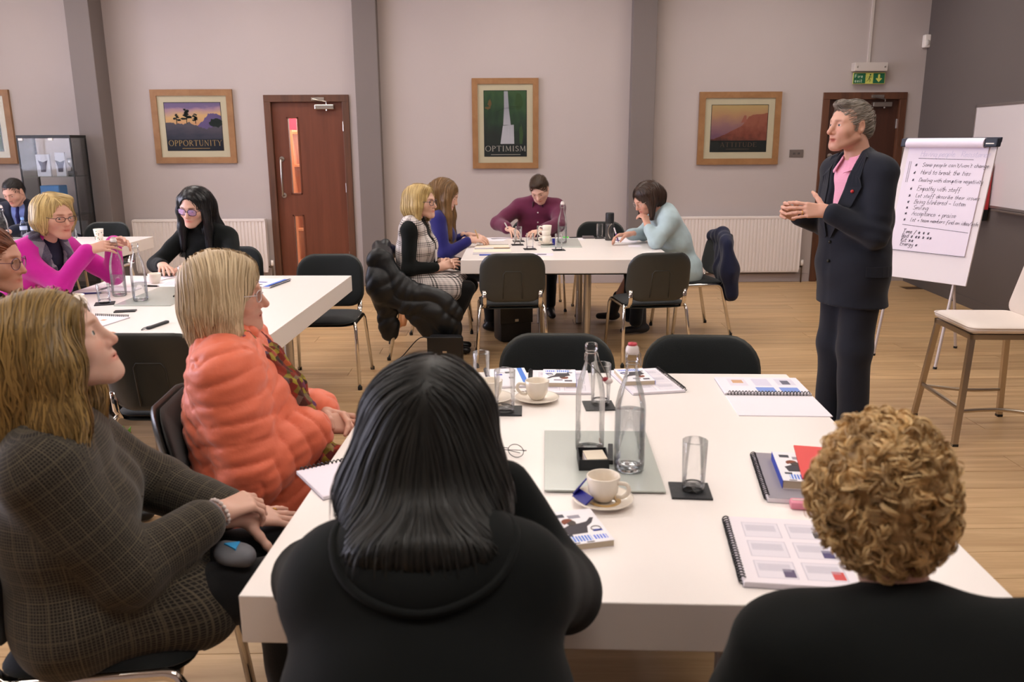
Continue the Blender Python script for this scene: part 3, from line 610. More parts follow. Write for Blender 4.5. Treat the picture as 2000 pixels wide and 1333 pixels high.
# ------------------------------------------------------------------ soft bodies: smooth-blended distance fields turned into one mesh
V = lambda *a: np.array(a if len(a) > 1 else a[0], dtype=float)
def nrm(v): v = np.asarray(v, float); return v / (np.linalg.norm(v) + 1e-12)
class Field:
    def __init__(s): s.p = []
    def cone(s, a, b, ra, rb, k=.03, flat=None, op=0, g=0):
        a = V(a); b = V(b); m = max(ra, rb) * (max(1.0, flat[1]) if flat else 1.0)
        s.p.append(('c', (a, b, ra, rb, None if flat is None else nrm(flat[0]), 1.0 if flat is None else flat[1]), np.minimum(a, b) - m, np.maximum(a, b) + m, k, op, g)); return s
    def ell(s, c, r, R=None, k=.03, op=0, g=0):
        c = V(c); r = V(r) if not isinstance(r, (int, float)) else V(r, r, r); m = r.max()
        s.p.append(('e', (c, r, None if R is None else np.asarray(R)), c - m, c + m, k, op, g)); return s
    def chain(s, pts, rad, k=.02, g=0, flat=None):
        for i in range(len(pts) - 1): s.cone(pts[i], pts[i + 1], rad[i], rad[i + 1], k, flat, 0, g)
        return s
    @staticmethod
    def dist(kind, q, X, Y, Z):
        if kind == 'c':
            a, b, ra, rb, n, fs = q; d = b - a; bb = max(float(d @ d), 1e-12)
            px, py, pz = X - a[0], Y - a[1], Z - a[2]
            t = np.clip((px * d[0] + py * d[1] + pz * d[2]) / bb, 0, 1)
            px = px - d[0] * t; py = py - d[1] * t; pz = pz - d[2] * t; r2 = px * px + py * py + pz * pz
            if n is not None:
                rn = px * n[0] + py * n[1] + pz * n[2]; r2 = r2 + rn * rn * (1.0 / (fs * fs) - 1.0)
            return np.sqrt(np.maximum(r2, 0)) - (ra + (rb - ra) * t)
        c, r, R = q; px, py, pz = X - c[0], Y - c[1], Z - c[2]
        if R is not None:
            px, py, pz = (px * R[0, i] + py * R[1, i] + pz * R[2, i] for i in range(3))
        k0 = np.sqrt((px / r[0]) ** 2 + (py / r[1]) ** 2 + (pz / r[2]) ** 2); k1 = np.sqrt((px / r[0] ** 2) ** 2 + (py / r[1] ** 2) ** 2 + (pz / r[2] ** 2) ** 2)
        return k0 * (k0 - 1.0) / np.maximum(k1, 1e-9)
    @staticmethod
    def blend(D, d, k, op):
        if op == 0:
            if k <= 0: return np.minimum(D, d)
            h = np.maximum(k - np.abs(D - d), 0) / k; return np.minimum(D, d) - h * h * k * .25
        d = -d
        if k <= 0: return np.maximum(D, d)
        h = np.maximum(k - np.abs(D - d), 0) / k; return np.maximum(D, d) + h * h * k * .25
    def at(s, P, g=None):
        X, Y, Z = P[:, 0], P[:, 1], P[:, 2]; D = np.full(len(P), 9.0)
        for kind, q, lo, hi, k, op, gg in s.p:
            if g is not None and gg != g: continue
            D = s.blend(D, s.dist(kind, q, X, Y, Z), k, op)
        return D
    def grad(s, P, e=.003):
        G = np.stack([s.at(P + np.eye(3)[i] * e) - s.at(P - np.eye(3)[i] * e) for i in range(3)], 1)
        return G / (np.linalg.norm(G, axis=1, keepdims=True) + 1e-9)
    def mesh(s, h, lo=None, hi=None, relax=1):
        add = [p for p in s.p if p[5] == 0]
        L = np.min([p[2] for p in add], 0) - 3 * h; Hh = np.max([p[3] for p in add], 0) + 3 * h
        if lo is not None: L = np.maximum(L, lo)
        if hi is not None: Hh = np.minimum(Hh, hi)
        n = np.maximum(np.ceil((Hh - L) / h).astype(int) + 1, 4)
        ax = [(L[i] + h * np.arange(n[i])).astype(np.float32) for i in range(3)]
        D = np.full(n, 9.0, np.float32)
        for kind, q, a, b, k, op, g in s.p:
            pad = k * .6 + 2.5 * h
            i0 = np.clip(np.floor((a - pad - L) / h).astype(int), 0, n); i1 = np.clip(np.ceil((b + pad - L) / h).astype(int) + 1, 0, n)
            if np.any(i1 <= i0): continue
            sl = tuple(slice(i0[j], i1[j]) for j in range(3))
            d = s.dist(kind, q, ax[0][sl[0]][:, None, None], ax[1][sl[1]][None, :, None], ax[2][sl[2]][None, None, :])
            D[sl] = s.blend(D[sl], d, k, op)
        v, f = surface_nets(D, L, h)
        for _ in range(relax): v = v - (s.at(v) * .8)[:, None] * s.grad(v, h * .5) if len(v) < 60000 else v
        return v, f
def surface_nets(D, L, h):
    s = D < 0
    c = np.zeros(tuple(np.array(D.shape) - 1), np.int8)
    offs = [(i, j, k) for i in (0, 1) for j in (0, 1) for k in (0, 1)]
    nx, ny, nz = D.shape
    for i, j, k in offs: c += s[i:nx - 1 + i, j:ny - 1 + j, k:nz - 1 + k]
    cells = np.argwhere((c > 0) & (c < 8)); 
    if len(cells) == 0: return np.zeros((0, 3)), np.zeros((0, 4), int)
    idx = np.full(c.shape, -1, np.int32); idx[cells[:, 0], cells[:, 1], cells[:, 2]] = np.arange(len(cells))
    vals = np.stack([D[cells[:, 0] + i, cells[:, 1] + j, cells[:, 2] + k] for i, j, k in offs], 1)
    O = np.array(offs, float); acc = np.zeros((len(cells), 3)); cnt = np.zeros(len(cells))
    for a in range(8):
        for b in range(a + 1, 8):
            if np.abs(O[a] - O[b]).sum() != 1: continue
            va, vb = vals[:, a], vals[:, b]; m = (va < 0) != (vb < 0); t = np.where(m, va / np.where(m, va - vb, 1), 0)
            acc += np.where(m[:, None], O[a] + (O[b] - O[a]) * t[:, None], 0); cnt += m
    v = L + h * (cells + acc / cnt[:, None]); F = []
    for axis in range(3):
        o = [1 if i == axis else 0 for i in range(3)]; s0 = s[:nx - o[0], :ny - o[1], :nz - o[2]]; s1 = s[o[0]:, o[1]:, o[2]:]
        e = np.argwhere(s0 != s1); u, w = (axis + 1) % 3, (axis + 2) % 3
        e = e[(e[:, u] > 0) & (e[:, w] > 0) & (e[:, u] < D.shape[u] - 1) & (e[:, w] < D.shape[w] - 1)]
        if len(e) == 0: continue
        sg = s0[e[:, 0], e[:, 1], e[:, 2]]; q = []
        for du, dw in ((-1, -1), (0, -1), (0, 0), (-1, 0)):
            x = e.copy(); x[:, u] += du; x[:, w] += dw; q.append(idx[x[:, 0], x[:, 1], x[:, 2]])
        q = np.stack(q, 1); q[~sg] = q[~sg][:, ::-1]; F.append(q)
    F = np.concatenate(F); return v, F[(F >= 0).all(1)]
def vnormals(v, f):
    n = np.cross(v[f[:, 2]] - v[f[:, 0]], v[f[:, 3]] - v[f[:, 1]]) if f.shape[1] == 4 else np.cross(v[f[:, 1]] - v[f[:, 0]], v[f[:, 2]] - v[f[:, 0]])
    N = np.zeros_like(v)
    for i in range(f.shape[1]): np.add.at(N, f[:, i], n)
    return N / (np.linalg.norm(N, axis=1, keepdims=True) + 1e-12)
def npmesh(name, v, f, m, parent, origin=(0, 0, 0), uv=None, attrs=None, mi=None, smooth=True):
    me = bpy.data.meshes.new(name); v = np.asarray(v, np.float64) - np.asarray(origin); f = np.asarray(f, np.int32); k = f.shape[1]
    me.vertices.add(len(v)); me.vertices.foreach_set('co', v.astype(np.float32).ravel()); me.loops.add(f.size); me.loops.foreach_set('vertex_index', f.ravel())
    me.polygons.add(len(f)); me.polygons.foreach_set('loop_start', np.arange(0, f.size, k, dtype=np.int32))
    if mi is not None: me.polygons.foreach_set('material_index', np.asarray(mi, np.int32))
    me.polygons.foreach_set('use_smooth', np.full(len(f), smooth)); me.update(calc_edges=True)
    if uv is not None:
        a = me.attributes.new('cloth', 'FLOAT_VECTOR', 'POINT'); u3 = np.zeros((len(v), 3), np.float32); u3[:, :uv.shape[1]] = uv; a.data.foreach_set('vector', u3.ravel())
    for nme, val in (attrs or {}).items():
        val = np.asarray(val, np.float32)
        if val.ndim == 1: a = me.attributes.new(nme, 'FLOAT', 'POINT'); a.data.foreach_set('value', val)
        else:
            a = me.attributes.new(nme, 'FLOAT_COLOR', 'POINT'); c = np.ones((len(v), 4), np.float32); c[:, :3] = val[:, :3]; a.data.foreach_set('color', c.ravel())
    return link(name, me, m, parent)
def join_vf(parts):
    vs, fs, o = [], [], 0
    for v, f in parts: vs.append(v); fs.append(np.asarray(f) + o); o += len(v)
    return np.concatenate(vs), np.concatenate(fs)
def onto(F, P, off, it=8):
    P = np.atleast_2d(np.asarray(P, float))
    for _ in range(it): P = P - F.grad(P) * (F.at(P) - off)[:, None]
    return P
def strip(name, A, B, m, parent, org, th=.003, nrm_dir=None, sub=3):
    """cloth leaf between two edge lines A and B (same number of points), with thickness"""
    A, B = np.asarray(A, float), np.asarray(B, float); n = len(A); rows = [A + (B - A) * t for t in np.linspace(0, 1, sub + 1)]; v = np.concatenate(rows)
    q = np.array([[r * n + i, r * n + i + 1, (r + 1) * n + i + 1, (r + 1) * n + i] for r in range(sub) for i in range(n - 1)]); N = vnormals(v, q)
    if nrm_dir is not None: N = N * np.sign((N * nrm_dir).sum(1, keepdims=True) + 1e-9)
    v2 = np.concatenate([v + N * th, v - N * th]); m_ = len(v); rim = [r * n for r in range(sub + 1)]; f = [list(q_) for q_ in q] + [[m_ + a for a in q_[::-1]] for q_ in q]
    loop = list(range(n)) + [r * n + n - 1 for r in range(1, sub + 1)] + [sub * n + i for i in range(n - 2, -1, -1)] + [r * n for r in range(sub - 1, 0, -1)]
    f += [[loop[i], loop[i - 1], m_ + loop[i - 1], m_ + loop[i]] for i in range(len(loop))]
    return npmesh(name, v2, np.array(f), m, parent, org, smooth=False)
def wob(P, sc, seed=0, n=5):
    """cheap smooth noise: a few random plane waves, about -1..1"""
    r = np.random.RandomState(seed); out = np.zeros(len(P))
    for _ in range(n): d = r.normal(size=3); d /= np.linalg.norm(d); out += np.sin(P @ d * sc * r.uniform(.6, 1.6) + r.uniform(0, 6.28))
    return out / n * 1.4

# ------------------------------------------------------------------ human figures
def skin_mat(name, col):
    t = NT(name); at = t.n('ShaderNodeAttribute', attribute_name='tint'); co = t.n('ShaderNodeTexCoord')
    nz = t.n('ShaderNodeTexNoise', i_Scale=45.0, i_Detail=3.0); t.l(co.outputs['Object'], nz.inputs[0])
    c = t.mix(1.0, col, at.outputs['Color'], 'MULTIPLY'); c = t.mix(t.math('MULTIPLY', nz.outputs[0], .18), c, tuple(q * .72 for q in col[:3]) + (1,))
    t.l(c, t.b.inputs['Base Color']); t.b.inputs['Roughness'].default_value = .48; t.b.inputs['Specular IOR Level'].default_value = .4
    t.b.inputs['Subsurface Weight'].default_value = .12; t.b.inputs['Subsurface Radius'].default_value = (.012, .005, .003); t.b.inputs['Subsurface Scale'].default_value = .4
    MATS[name] = t.m; return t.m
SK1 = skin_mat('skin_fair', srgb(222, 178, 158)); SK2 = skin_mat('skin_rosy', srgb(212, 162, 141)); SK3 = skin_mat('skin_tan', srgb(204, 152, 122))
M_eye = mat('eye_white', srgb(214, 206, 200), .25)
def iris_mat(c): return mat('iris_%d_%d_%d' % c, srgb(*c), .2)
def hair_mat(name, dark, light, rough=.42):
    t = NT(name); at = t.n('ShaderNodeAttribute', attribute_name='shade')
    t.l(t.ramp(at.outputs['Fac'], [(0.0, srgb(*dark)), (1.0, srgb(*light))]), t.b.inputs['Base Color']); t.b.inputs['Roughness'].default_value = rough; t.b.inputs['Specular IOR Level'].default_value = .35
    MATS[name] = t.m; return t.m
def cloth_mat(name, col, rough=.9, var=.10, scale=30, bump=.25, bscale=350, sheen=.2, spec=.2): return mat(name, srgb(*col), rough, var=var, scale=scale, bump=bump, bscale=bscale, sheen=sheen, spec=spec)

def frame_from(yaw, pitch=0, roll=0):
    """columns: right, forward, up.  yaw 0 looks along +y and turns anticlockwise; pitch > 0 looks up"""
    y, p, r = (math.radians(q) for q in (yaw, pitch, roll))
    f = V(-math.sin(y) * math.cos(p), math.cos(y) * math.cos(p), math.sin(p)); rt = V(math.cos(y), math.sin(y), 0); up = np.cross(rt, f)
    rt2 = rt * math.cos(r) + up * math.sin(r); up2 = up * math.cos(r) - rt * math.sin(r)
    return np.stack([rt2, f, up2], 1)
def elbow(sh, wr, hint, L1=.285, L2=.255):
    d = wr - sh; D = np.linalg.norm(d); 
    if D > (L1 + L2) * .995: return sh + d * (L1 / (L1 + L2))
    x = (L1 * L1 - L2 * L2 + D * D) / (2 * D); h = math.sqrt(max(L1 * L1 - x * x, 0)); u = d / D; hv = V(hint) - u * (V(hint) @ u)
    return sh + u * x + nrm(hv) * h

def hand_field(F, wr, dr, dors, side, curl=(35, 40, 45, 50), spread=4, thumb=(45, 25), sc=1.0, fore=.05):
    X = nrm(dr); Z = nrm(V(dors) - X * (V(dors) @ X)); Y = np.cross(Z, X) * side
    L = lambda x, y, z: V(wr) + (X * x + Y * y + Z * z) * sc
    F.cone(L(-fore, 0, 0), L(.012, 0, 0), .027 * sc, .024 * sc, .02, (Y, 1.22))
    ys = (.029, .010, -.009, -.027); ln = ((.043, .026, .022), (.048, .030, .024), (.045, .027, .023), (.035, .021, .020)); kx = (.088, .092, .088, .080)
    for i in range(4):
        F.cone(L(.008, ys[i] * .62, 0), L(kx[i], ys[i], .002), .0135 * sc, .0108 * sc, .014)
    for i in range(4):
        a = 0.0; p = L(kx[i], ys[i], .002); sp = math.radians(spread * (1.5 - i)); r = (.0092, .0086, .0078, .0066) if i < 3 else (.008, .0074, .0068, .0058)
        for j in range(3):
            a += math.radians(curl[i]) * (.42, .36, .22)[j]
            d = X * math.cos(a) * math.cos(sp) + Y * math.sin(sp) - Z * math.sin(a); q = p + d * ln[i][j] * sc; F.cone(p, q, r[j] * sc, r[j + 1] * sc, .005); p = q
    out, cu = (math.radians(q) for q in thumb); p = L(.018, .022, -.008); a = 0
    d0 = X * math.cos(out) + Y * math.sin(out) - Z * .35
    for j, (l, r0, r1) in enumerate(((.042, .0155, .0115), (.032, .0112, .0100), (.026, .0100, .0075))):
        d = nrm(d0 * math.cos(a) + (-Y * .8 - Z * .5) * math.sin(a)) if j else nrm(d0); q = p + d * l * sc; F.cone(p, q, r0 * sc, r1 * sc, .008); p = q; a += cu
    return F

class Fig:
    def __init__(s, name, label, pelvis, neck, yaw, head, hrot, skin=SK1, sw=.17, build=1.0, fem=True, head_scale=1.0, cat='person'):
        s.pel = V(pelvis); s.nk = V(neck); s.R = frame_from(yaw); s.r, s.f = s.R[:, 0], s.R[:, 1]; s.up = nrm(s.nk - s.pel)
        s.hd = V(head); s.H = frame_from(*hrot); s.hs = head_scale; s.skin = skin; s.fem = fem; s.b = build
        s.org = V(s.pel[0], s.pel[1], 0); s.root = empty(name, tuple(s.org), 0, label, cat)
        s.shl = {}; s.el = {}; s.wr = {}; s.kn = {}; s.an = {}; s.hip = {}; s.toe = {}
        for sd in (-1, 1): s.shl[sd] = s.nk - s.up * .055 + s.r * sd * sw; s.hip[sd] = s.pel + s.r * sd * .085
        s.seat = None
        for q in SEATS:
            if s.pel[2] < .8 and math.hypot(q[0] - s.pel[0], q[1] - s.pel[1]) < .22: s.seat = q
        s.lod = 1.0 if s.pel[1] < 2.7 or s.pel[2] > .8 else 1.25; s.bodyparts = []; s.tints = []; s.eyes = []
    def press(s, v):
        """cloth and flesh give way where they bear on the seat and the back of the chair"""
        if s.seat is None: return v
        cx, cy, rz = s.seat; c, q = math.cos(rz), math.sin(rz); v = v.copy(); dx, dy = v[:, 0] - cx, v[:, 1] - cy; lx = dx * c + dy * q; ly = -dx * q + dy * c; z = v[:, 2]
        sr = np.maximum(np.abs(lx) / .2275, np.abs(ly - .005) / .2175); zs = .444 + .026 * np.sqrt(np.maximum(0, 1 - sr ** 3)) - .9 * np.maximum(0, ly - .125) ** 2
        m = (sr < 1.0) & (z < zs) & (z > .27); v[m, 2] = zs[m]; z = v[:, 2]
        yb = -.228 - (z - .49) * .20 + .95 * lx ** 2 + .018; w = np.clip((.25 - np.abs(lx)) / .05, 0, 1) * np.clip((.845 - z) / .03, 0, 1) * np.clip((z - .470) / .02, 0, 1); m = (ly < yb) & (ly > yb - .17); d = np.where(m, (yb - ly) * w, 0)
        v[:, 0] += -q * d; v[:, 1] += c * d; return v
    def W(s, x, y, z): return s.hd + s.H @ (V(x, y, z) * s.hs)
    def arm(s, side, wrist, hint, sh_off=(0, 0, 0), L=(.285, .255)):
        s.shl[side] = s.shl[side] + V(sh_off); s.wr[side] = V(wrist); s.el[side] = elbow(s.shl[side], s.wr[side], hint, *L); return s
    def legs(s, knees=None, feet=None, spread=.11, z=.50, rch=.43):
        for sd in (-1, 1):
            s.kn[sd] = V(knees[sd]) if knees else V(*(s.pel + s.f * rch + s.r * sd * spread)[:2], z)
            s.an[sd] = V(feet[sd]) if feet else V(*(s.kn[sd] + s.f * .02)[:2], .085)
            s.toe[sd] = V(*(s.an[sd] + s.f * .16 + s.r * sd * .02)[:2], .03)
        return s
    # ---- garments
    def torso(s, F, e=0.0, bust=None, hipw=1.0, belly=1.0, g=0, chest=1.0, lower=0.0):
        b = s.b; p, n, u, r, f = s.pel, s.nk, s.up, s.r, s.f; L = np.linalg.norm(n - p)
        F.cone(s.hip[-1] - u * lower, s.hip[1] - u * lower, (.125 * hipw) * b + e, (.125 * hipw) * b + e, .05, g=g)
        F.cone(p - u * lower, p + u * L * .5, .118 * belly * b + e, .112 * belly * b + e, .06, (r, 1.30), g=g)
        F.cone(p + u * L * .48, p + u * L * .80, .112 * b * chest + e, .100 * b * chest + e, .06, (r, 1.45), g=g)
        F.cone(s.shl[-1] * .86 + s.shl[1] * .14, s.shl[1] * .86 + s.shl[-1] * .14, .060 * b + e, .060 * b + e, .07, g=g)
        for sd in (-1, 1): F.cone(n + u * .015 - f * .012, s.shl[sd] * .8 + n * .2 + u * .012, .050 * b + e * .6, .046 * b + e, .05, g=g)
        if bust:
            for sd in (-1, 1): F.ell(p + u * L * .60 + f * .085 * b + r * sd * .072, V(.068, .062, .066) * bust + e, s.R, .05, g=g)
        return F
    def sleeve(s, F, side, e=0.0, end=1.0, k=.04, g=1, r=(.060, .050, .048, .040)):
        b = .5 + .5 * s.b; w = s.el[side] + (s.wr[side] - s.el[side]) * (end - .35 * (r[3] * b + e) / .255); g2 = g
        if isinstance(g, tuple): g, g2 = g
        F.cone(s.shl[side], s.el[side], r[0] * b + e, r[1] * b + e, k, g=g); F.cone(s.el[side], w, r[2] * b + e, r[3] * b + e, .03, g=g2); return F
    def cloth_uv(s, F, v, groups):
        """cylindrical cloth coordinates round each garment tube; groups: g -> (a, b)"""
        gs = list(groups); D = np.stack([F.at(v, g) for g in gs], 1); w = D.argmin(1); uv = np.zeros((len(v), 2))
        for i, g in enumerate(gs):
            a, b = (V(q) for q in groups[g]); ax = nrm(b - a); ref = s.f if abs(s.f @ ax) < .8 else V(0, 0, 1); e1 = nrm(ref - ax * (ref @ ax)); e2 = np.cross(ax, e1); m = w == i; q = v[m] - a
            x, y = q @ e1, q @ e2; uv[m, 0] = np.arctan2(y, x) * np.median(np.hypot(x, y)) if m.any() else 0; uv[m, 1] = q @ ax
        return uv
    def garment(s, name, F, h, m, disp=None, groups=None, attrs=None, parent=None, relax=1):
        v, f = F.mesh(h * s.lod, relax=relax); N = vnormals(v, f)
        uv = s.cloth_uv(F, v, groups) if groups else None
        if disp is not None: v = v + N * disp(v, uv)[:, None]
        v = s.press(v)
        return npmesh(name, v, f, m, parent or s.root, s.org, uv, attrs)
    def trousers(s, m, e=0.0, h=.011, end=.93, name='trousers', seat=True, hem=None, r=(.092, .066, .062, .048)):
        F = Field(); b = .5 + .5 * s.b
        if seat: F.cone(s.hip[-1], s.hip[1], .122 * s.b + e, .122 * s.b + e, .05)
        for sd in (-1, 1):
            F.cone(s.hip[sd], s.kn[sd], r[0] * b + e, r[1] * b + e, .05); F.cone(s.kn[sd], s.kn[sd] + (s.an[sd] - s.kn[sd]) * end, r[2] * b + e, r[3] * b + e, .03)
        return s.garment(name, F, h, m, lambda v, u: wob(v, 40, 3) * .003)
    def shoes(s, m, h=.008, boot=0.0):
        for sd in (-1, 1):
            F = Field(); a, t = s.an[sd], s.toe[sd]; F.cone(V(*a[:2], .045) - s.f * .03, t, .042, .034, .03, (V(0, 0, 1), .8)); F.cone(a + (s.kn[sd] - a) * (.05 + boot), V(*a[:2], .05), .046, .042, .03)
            F.ell((a[0], a[1], -.2), (.6, .6, .2), k=.004, op=1)
            v, f = F.mesh(h); npmesh('shoe', v, f, m, s.root, s.org)
    # ---- body
    def addbody(s, v, f, tint=None):
        s.bodyparts.append((v, f)); s.tints.append(np.ones((len(v), 3)) if tint is None else tint)
    def hand(s, side, dr, dors, h=.0042, **kw):
        F = Field(); hand_field(F, s.wr[side], dr, dors, side, **kw); v, f = F.mesh(h * s.lod); 
        t = np.ones((len(v), 3)); s.addbody(v, f, t)
    def head(s, h=.004, mouth=0.0, eye=.0055, nose=1.0, iris=(84, 66, 52), brow=(.36, .28, .22), lip=(.84, .44, .44), jaw=1.0, stubble=None, lower_open=0.0, cheek=1.0, gaze=(0, 0), fore=0.0, ears=True, neck_r=None):
        F = Field(); g = 1.0 if s.fem else 1.06
        F.ell((0, -.020, .030), (.072 * g, .094, .086)); F.ell((0, .022, .012), (.064 * g, .066, .078), k=.03)
        F.ell((0, .022, -.045), (.054 * g, .058, .062), k=.03)
        for sd in (-1, 1):
            F.cone((sd * .052 * g, -.008, -.055), (sd * .020, .064, -.100), .020, .019 * jaw, .025)
            F.ell((sd * .040, .050, -.026), (.026 * cheek, .026, .026), k=.03)
            F.cone((sd * .012, .083, .019), (sd * .044, .066, .021), .0095, .009, .018)
        F.ell((0, .077, -.102), (.019 * jaw, .018, .017), k=.022)
        F.ell((0, .069, -.066), (.030, .024, .032), k=.025)
        for sd in (-1, 1): F.ell((sd * .032, .096, .000), (.019, .020, .0135), k=.014, op=1)
        for sd in (-1, 1): F.ell((sd * .0325, .0705, .000), (.0160, .0150, .0150), k=.008)
        for sd in (-1, 1): F.ell((sd * .0325, .0880, -.0005), (.0125, .012, eye), k=.002, op=1)
        F.cone((0, .082, .012), (0, .106 * (.5 + .5 * nose) + .0, -.034), .0085, .0118 * nose, .014); 
        for sd in (-1, 1): F.ell((sd * .0115, .090, -.038), (.0085, .011, .0085), k=.008)
        for sd in (-1, 1): F.ell((sd * .006, .094, -.047), (.003, .005, .0025), k=.003, op=1)
        F.chain([(-.026, .0745, -.067), (-.014, .0850, -.0640), (-.005, .0895, -.0628), (.005, .0895, -.0628), (.014, .0850, -.0640), (.026, .0745, -.067)], [.0028, .0046, .0054, .0054, .0046, .0028], .006)
        zl = -.0730 - mouth; F.chain([(-.025, .0745, -.068 - mouth * .5), (-.012, .0855, zl), (.012, .0855, zl), (.025, .0745, -.068 - mouth * .5)], [.0028, .0058, .0058, .0028], .006)
        F.cone((-.022, .0915, -.0680 - mouth * .5), (.022, .0915, -.0680 - mouth * .5), .0022 + mouth * .55, .0022 + mouth * .55, .003, op=1)
        if ears:
            for sd in (-1, 1): F.ell((sd * .074 * g, -.012, -.006), (.008, .018, .031), k=.012); F.ell((sd * .081 * g, -.008, -.004), (.006, .010, .018), k=.006, op=1)
        nb = s.H.T @ (s.nk - s.hd) / s.hs; nr = neck_r or (.047 if s.fem else .057)
        F.cone((0, -.034, -.050), nb + V(0, .0, .01), nr, nr * 1.06, .022); F.cone(nb + V(0, 0, .01), s.H.T @ (s.nk - s.up * .06 - s.hd) / s.hs, nr * 1.06, nr * 1.5, .03)
        v, f = F.mesh(h * (1 + (s.lod - 1) * .8)); t = np.ones((len(v), 3)); x, y, z = v.T
        def spot(cx, cz, rx, rz, col, ymin=.04, pw=2.0):
            w = np.exp(-(np.abs((np.abs(x) - cx) / rx) ** pw + np.abs((z - cz) / rz) ** pw)) * (y > ymin); t[:] = t * (1 - w[:, None]) + t * np.array(col) * w[:, None]
        spot(.034, -.03, .022, .016, (1.0, .86, .84)); spot(0, -.036, .014, .012, (1.0, .88, .86), .08)
        spot(.029, .021, .017, .0048, brow, .05, 4); spot(0.0, -.0685 - mouth * .5, .027, .0088 + mouth * .6, lip, .070, 2.6)
        if mouth: spot(0.0, -.0675 - mouth * .5, .016, .002 + mouth * .45, (.66, .34, .32), .05, 4)
        if stubble is not None: spot(0, -.085, .055, .035, stubble, -.01, 4)
        s.addbody(s.hd + (v * s.hs) @ s.H.T, f, t)
        for sd in (-1, 1):
            c = V(sd * .0325, .0712, .0); b = MB(); b.sphere(tuple(c), .0136, 24, 18); vv = np.array(b.v); ga = V(math.sin(math.radians(gaze[0])), 1, math.sin(math.radians(gaze[1]))); ga = ga / np.linalg.norm(ga)
            quads = np.array([q if len(q) == 4 else q + (q[2],) for q in b.f]); cen = vv[quads].mean(1) - c; cs = (cen / (np.linalg.norm(cen, axis=1, keepdims=True) + 1e-9)) @ ga
            s.eyes.append((s.hd + (vv * s.hs) @ s.H.T, quads, np.where(cs > .965, 3, np.where(cs > .89, 2, 1))))
        s.iris = iris; return s
    def finish(s, core=True):
        """one continuous body mesh: head, neck, trunk, arms and hands"""
        if core:
            F = Field(); s.torso(F, -.028)
            for sd in s.wr: s.sleeve(F, sd, -.018, .96)
            for sd in s.kn: F.cone(s.hip[sd], s.kn[sd], .07, .045, .04); F.cone(s.kn[sd], s.an[sd], .042, .03, .03)
            v, f = F.mesh(.02, relax=0); s.addbody(s.press(v), f)
        nb = sum(len(f) for v, f in s.bodyparts); v, f = join_vf(s.bodyparts + [(a, q) for a, q, m in s.eyes]); t = np.concatenate(s.tints + [np.ones((len(a), 3)) for a, q, m in s.eyes])
        mi = np.concatenate([np.zeros(nb, int)] + [m for a, q, m in s.eyes])
        o = npmesh('body', v, f, [s.skin, M_eye, iris_mat(getattr(s, 'iris', (80, 60, 50))), M_black], s.root, s.org, attrs={'tint': t}, mi=mi); return o
    # ---- hair
    def hair(s, F, m, flow, n=1800, steps=14, step=.012, h=.007, width=.0035, lift=.003, seedmask=None, base=.25, shade=(0.22, .88), wave=0.0, tail=0, drop=None, name='hair', lenvar=.35, tilt=.35, rootshade=0.0, disp=None, seed=5):
        base = .5; n = int(n * (1.45 if s.lod == 1 else 1.0)); width = width * (.56 if s.lod == 1 else .7); steps, step = (steps, step) if steps < 12 else (int(steps * .8), step / .8); v, f = F.mesh(h); N = vnormals(v, f); rs = np.random.RandomState(seed)
        v0 = v - N * .0025
        if disp is not None: v0 = v0 + N * disp(v)[:, None]
        ok = np.arange(len(v)) if seedmask is None else np.nonzero(seedmask(v))[0]
        P = v[rs.choice(ok, n)] + rs.normal(size=(n, 3)) * h * .3; lift_i = rs.uniform(0, lift, n); sh = rs.uniform(shade[0], shade[1], n)
        ph = wob(P, 30, 3) * 2.5 + rs.uniform(-.5, .5, n); path = []; Nn = F.grad(P); life = rs.uniform(1 - lenvar, 1, n)
        down = V(0, 0, -1) if drop is None else V(drop)
        for k in range(steps):
            Nn = F.grad(P); d = F.at(P)
            free = np.zeros(n, bool)
            P = P - Nn * (d - lift_i)[:, None] * (.8); path.append((P.copy(), Nn.copy()))
            T = flow(P); T = T - Nn * (T * Nn).sum(1, keepdims=True); T /= np.linalg.norm(T, axis=1, keepdims=True) + 1e-9
            if wave: S = np.cross(Nn, T); T = T + S * (wave * (.25 + 1.6 * (k / steps) ** 2) * np.sin(ph + k * step * 60))[:, None]
            P = P + T * step
        for k in range(tail):
            T = T * .6 + down * .4; T /= np.linalg.norm(T, axis=1, keepdims=True) + 1e-9; P = P + T * step * .7; path.append((P.copy(), Nn.copy()))
        m_ = len(path); Q = np.stack([p for p, _ in path], 1); NN = np.stack([q for _, q in path], 1)
        T = np.gradient(Q, axis=1); T /= np.linalg.norm(T, axis=2, keepdims=True) + 1e-9; S = np.cross(NN, T); S /= np.linalg.norm(S, axis=2, keepdims=True) + 1e-9
        S = S + NN * rs.uniform(-tilt, tilt, n)[:, None, None]
        w = np.sin(np.linspace(.25, PI - .12, m_)) ** .6 * width; w = w[None, :] * rs.uniform(.6, 1.3, n)[:, None]
        A = Q + S * w[:, :, None]; B = Q - S * w[:, :, None]; vv = np.stack([A, B], 2).reshape(-1, 3)
        i0 = (np.arange(n)[:, None] * m_ + np.arange(m_ - 1)[None, :]).ravel() * 2; ff = np.stack([i0, i0 + 1, i0 + 3, i0 + 2], 1)
        shv = np.repeat(sh, m_ * 2); tt = np.tile(np.repeat(np.linspace(0, 1, m_), 2), n); shv = np.clip(shv + rootshade * (tt - .5), 0, 1)
        shb = np.clip(base + .5 * base * wob(v, 120, 2), 0, 1)
        V2, F2 = join_vf([(v0, f), (vv, ff)]); return npmesh(name, V2, F2, m, s.root, s.org, attrs={'shade': np.concatenate([shb, shv])})
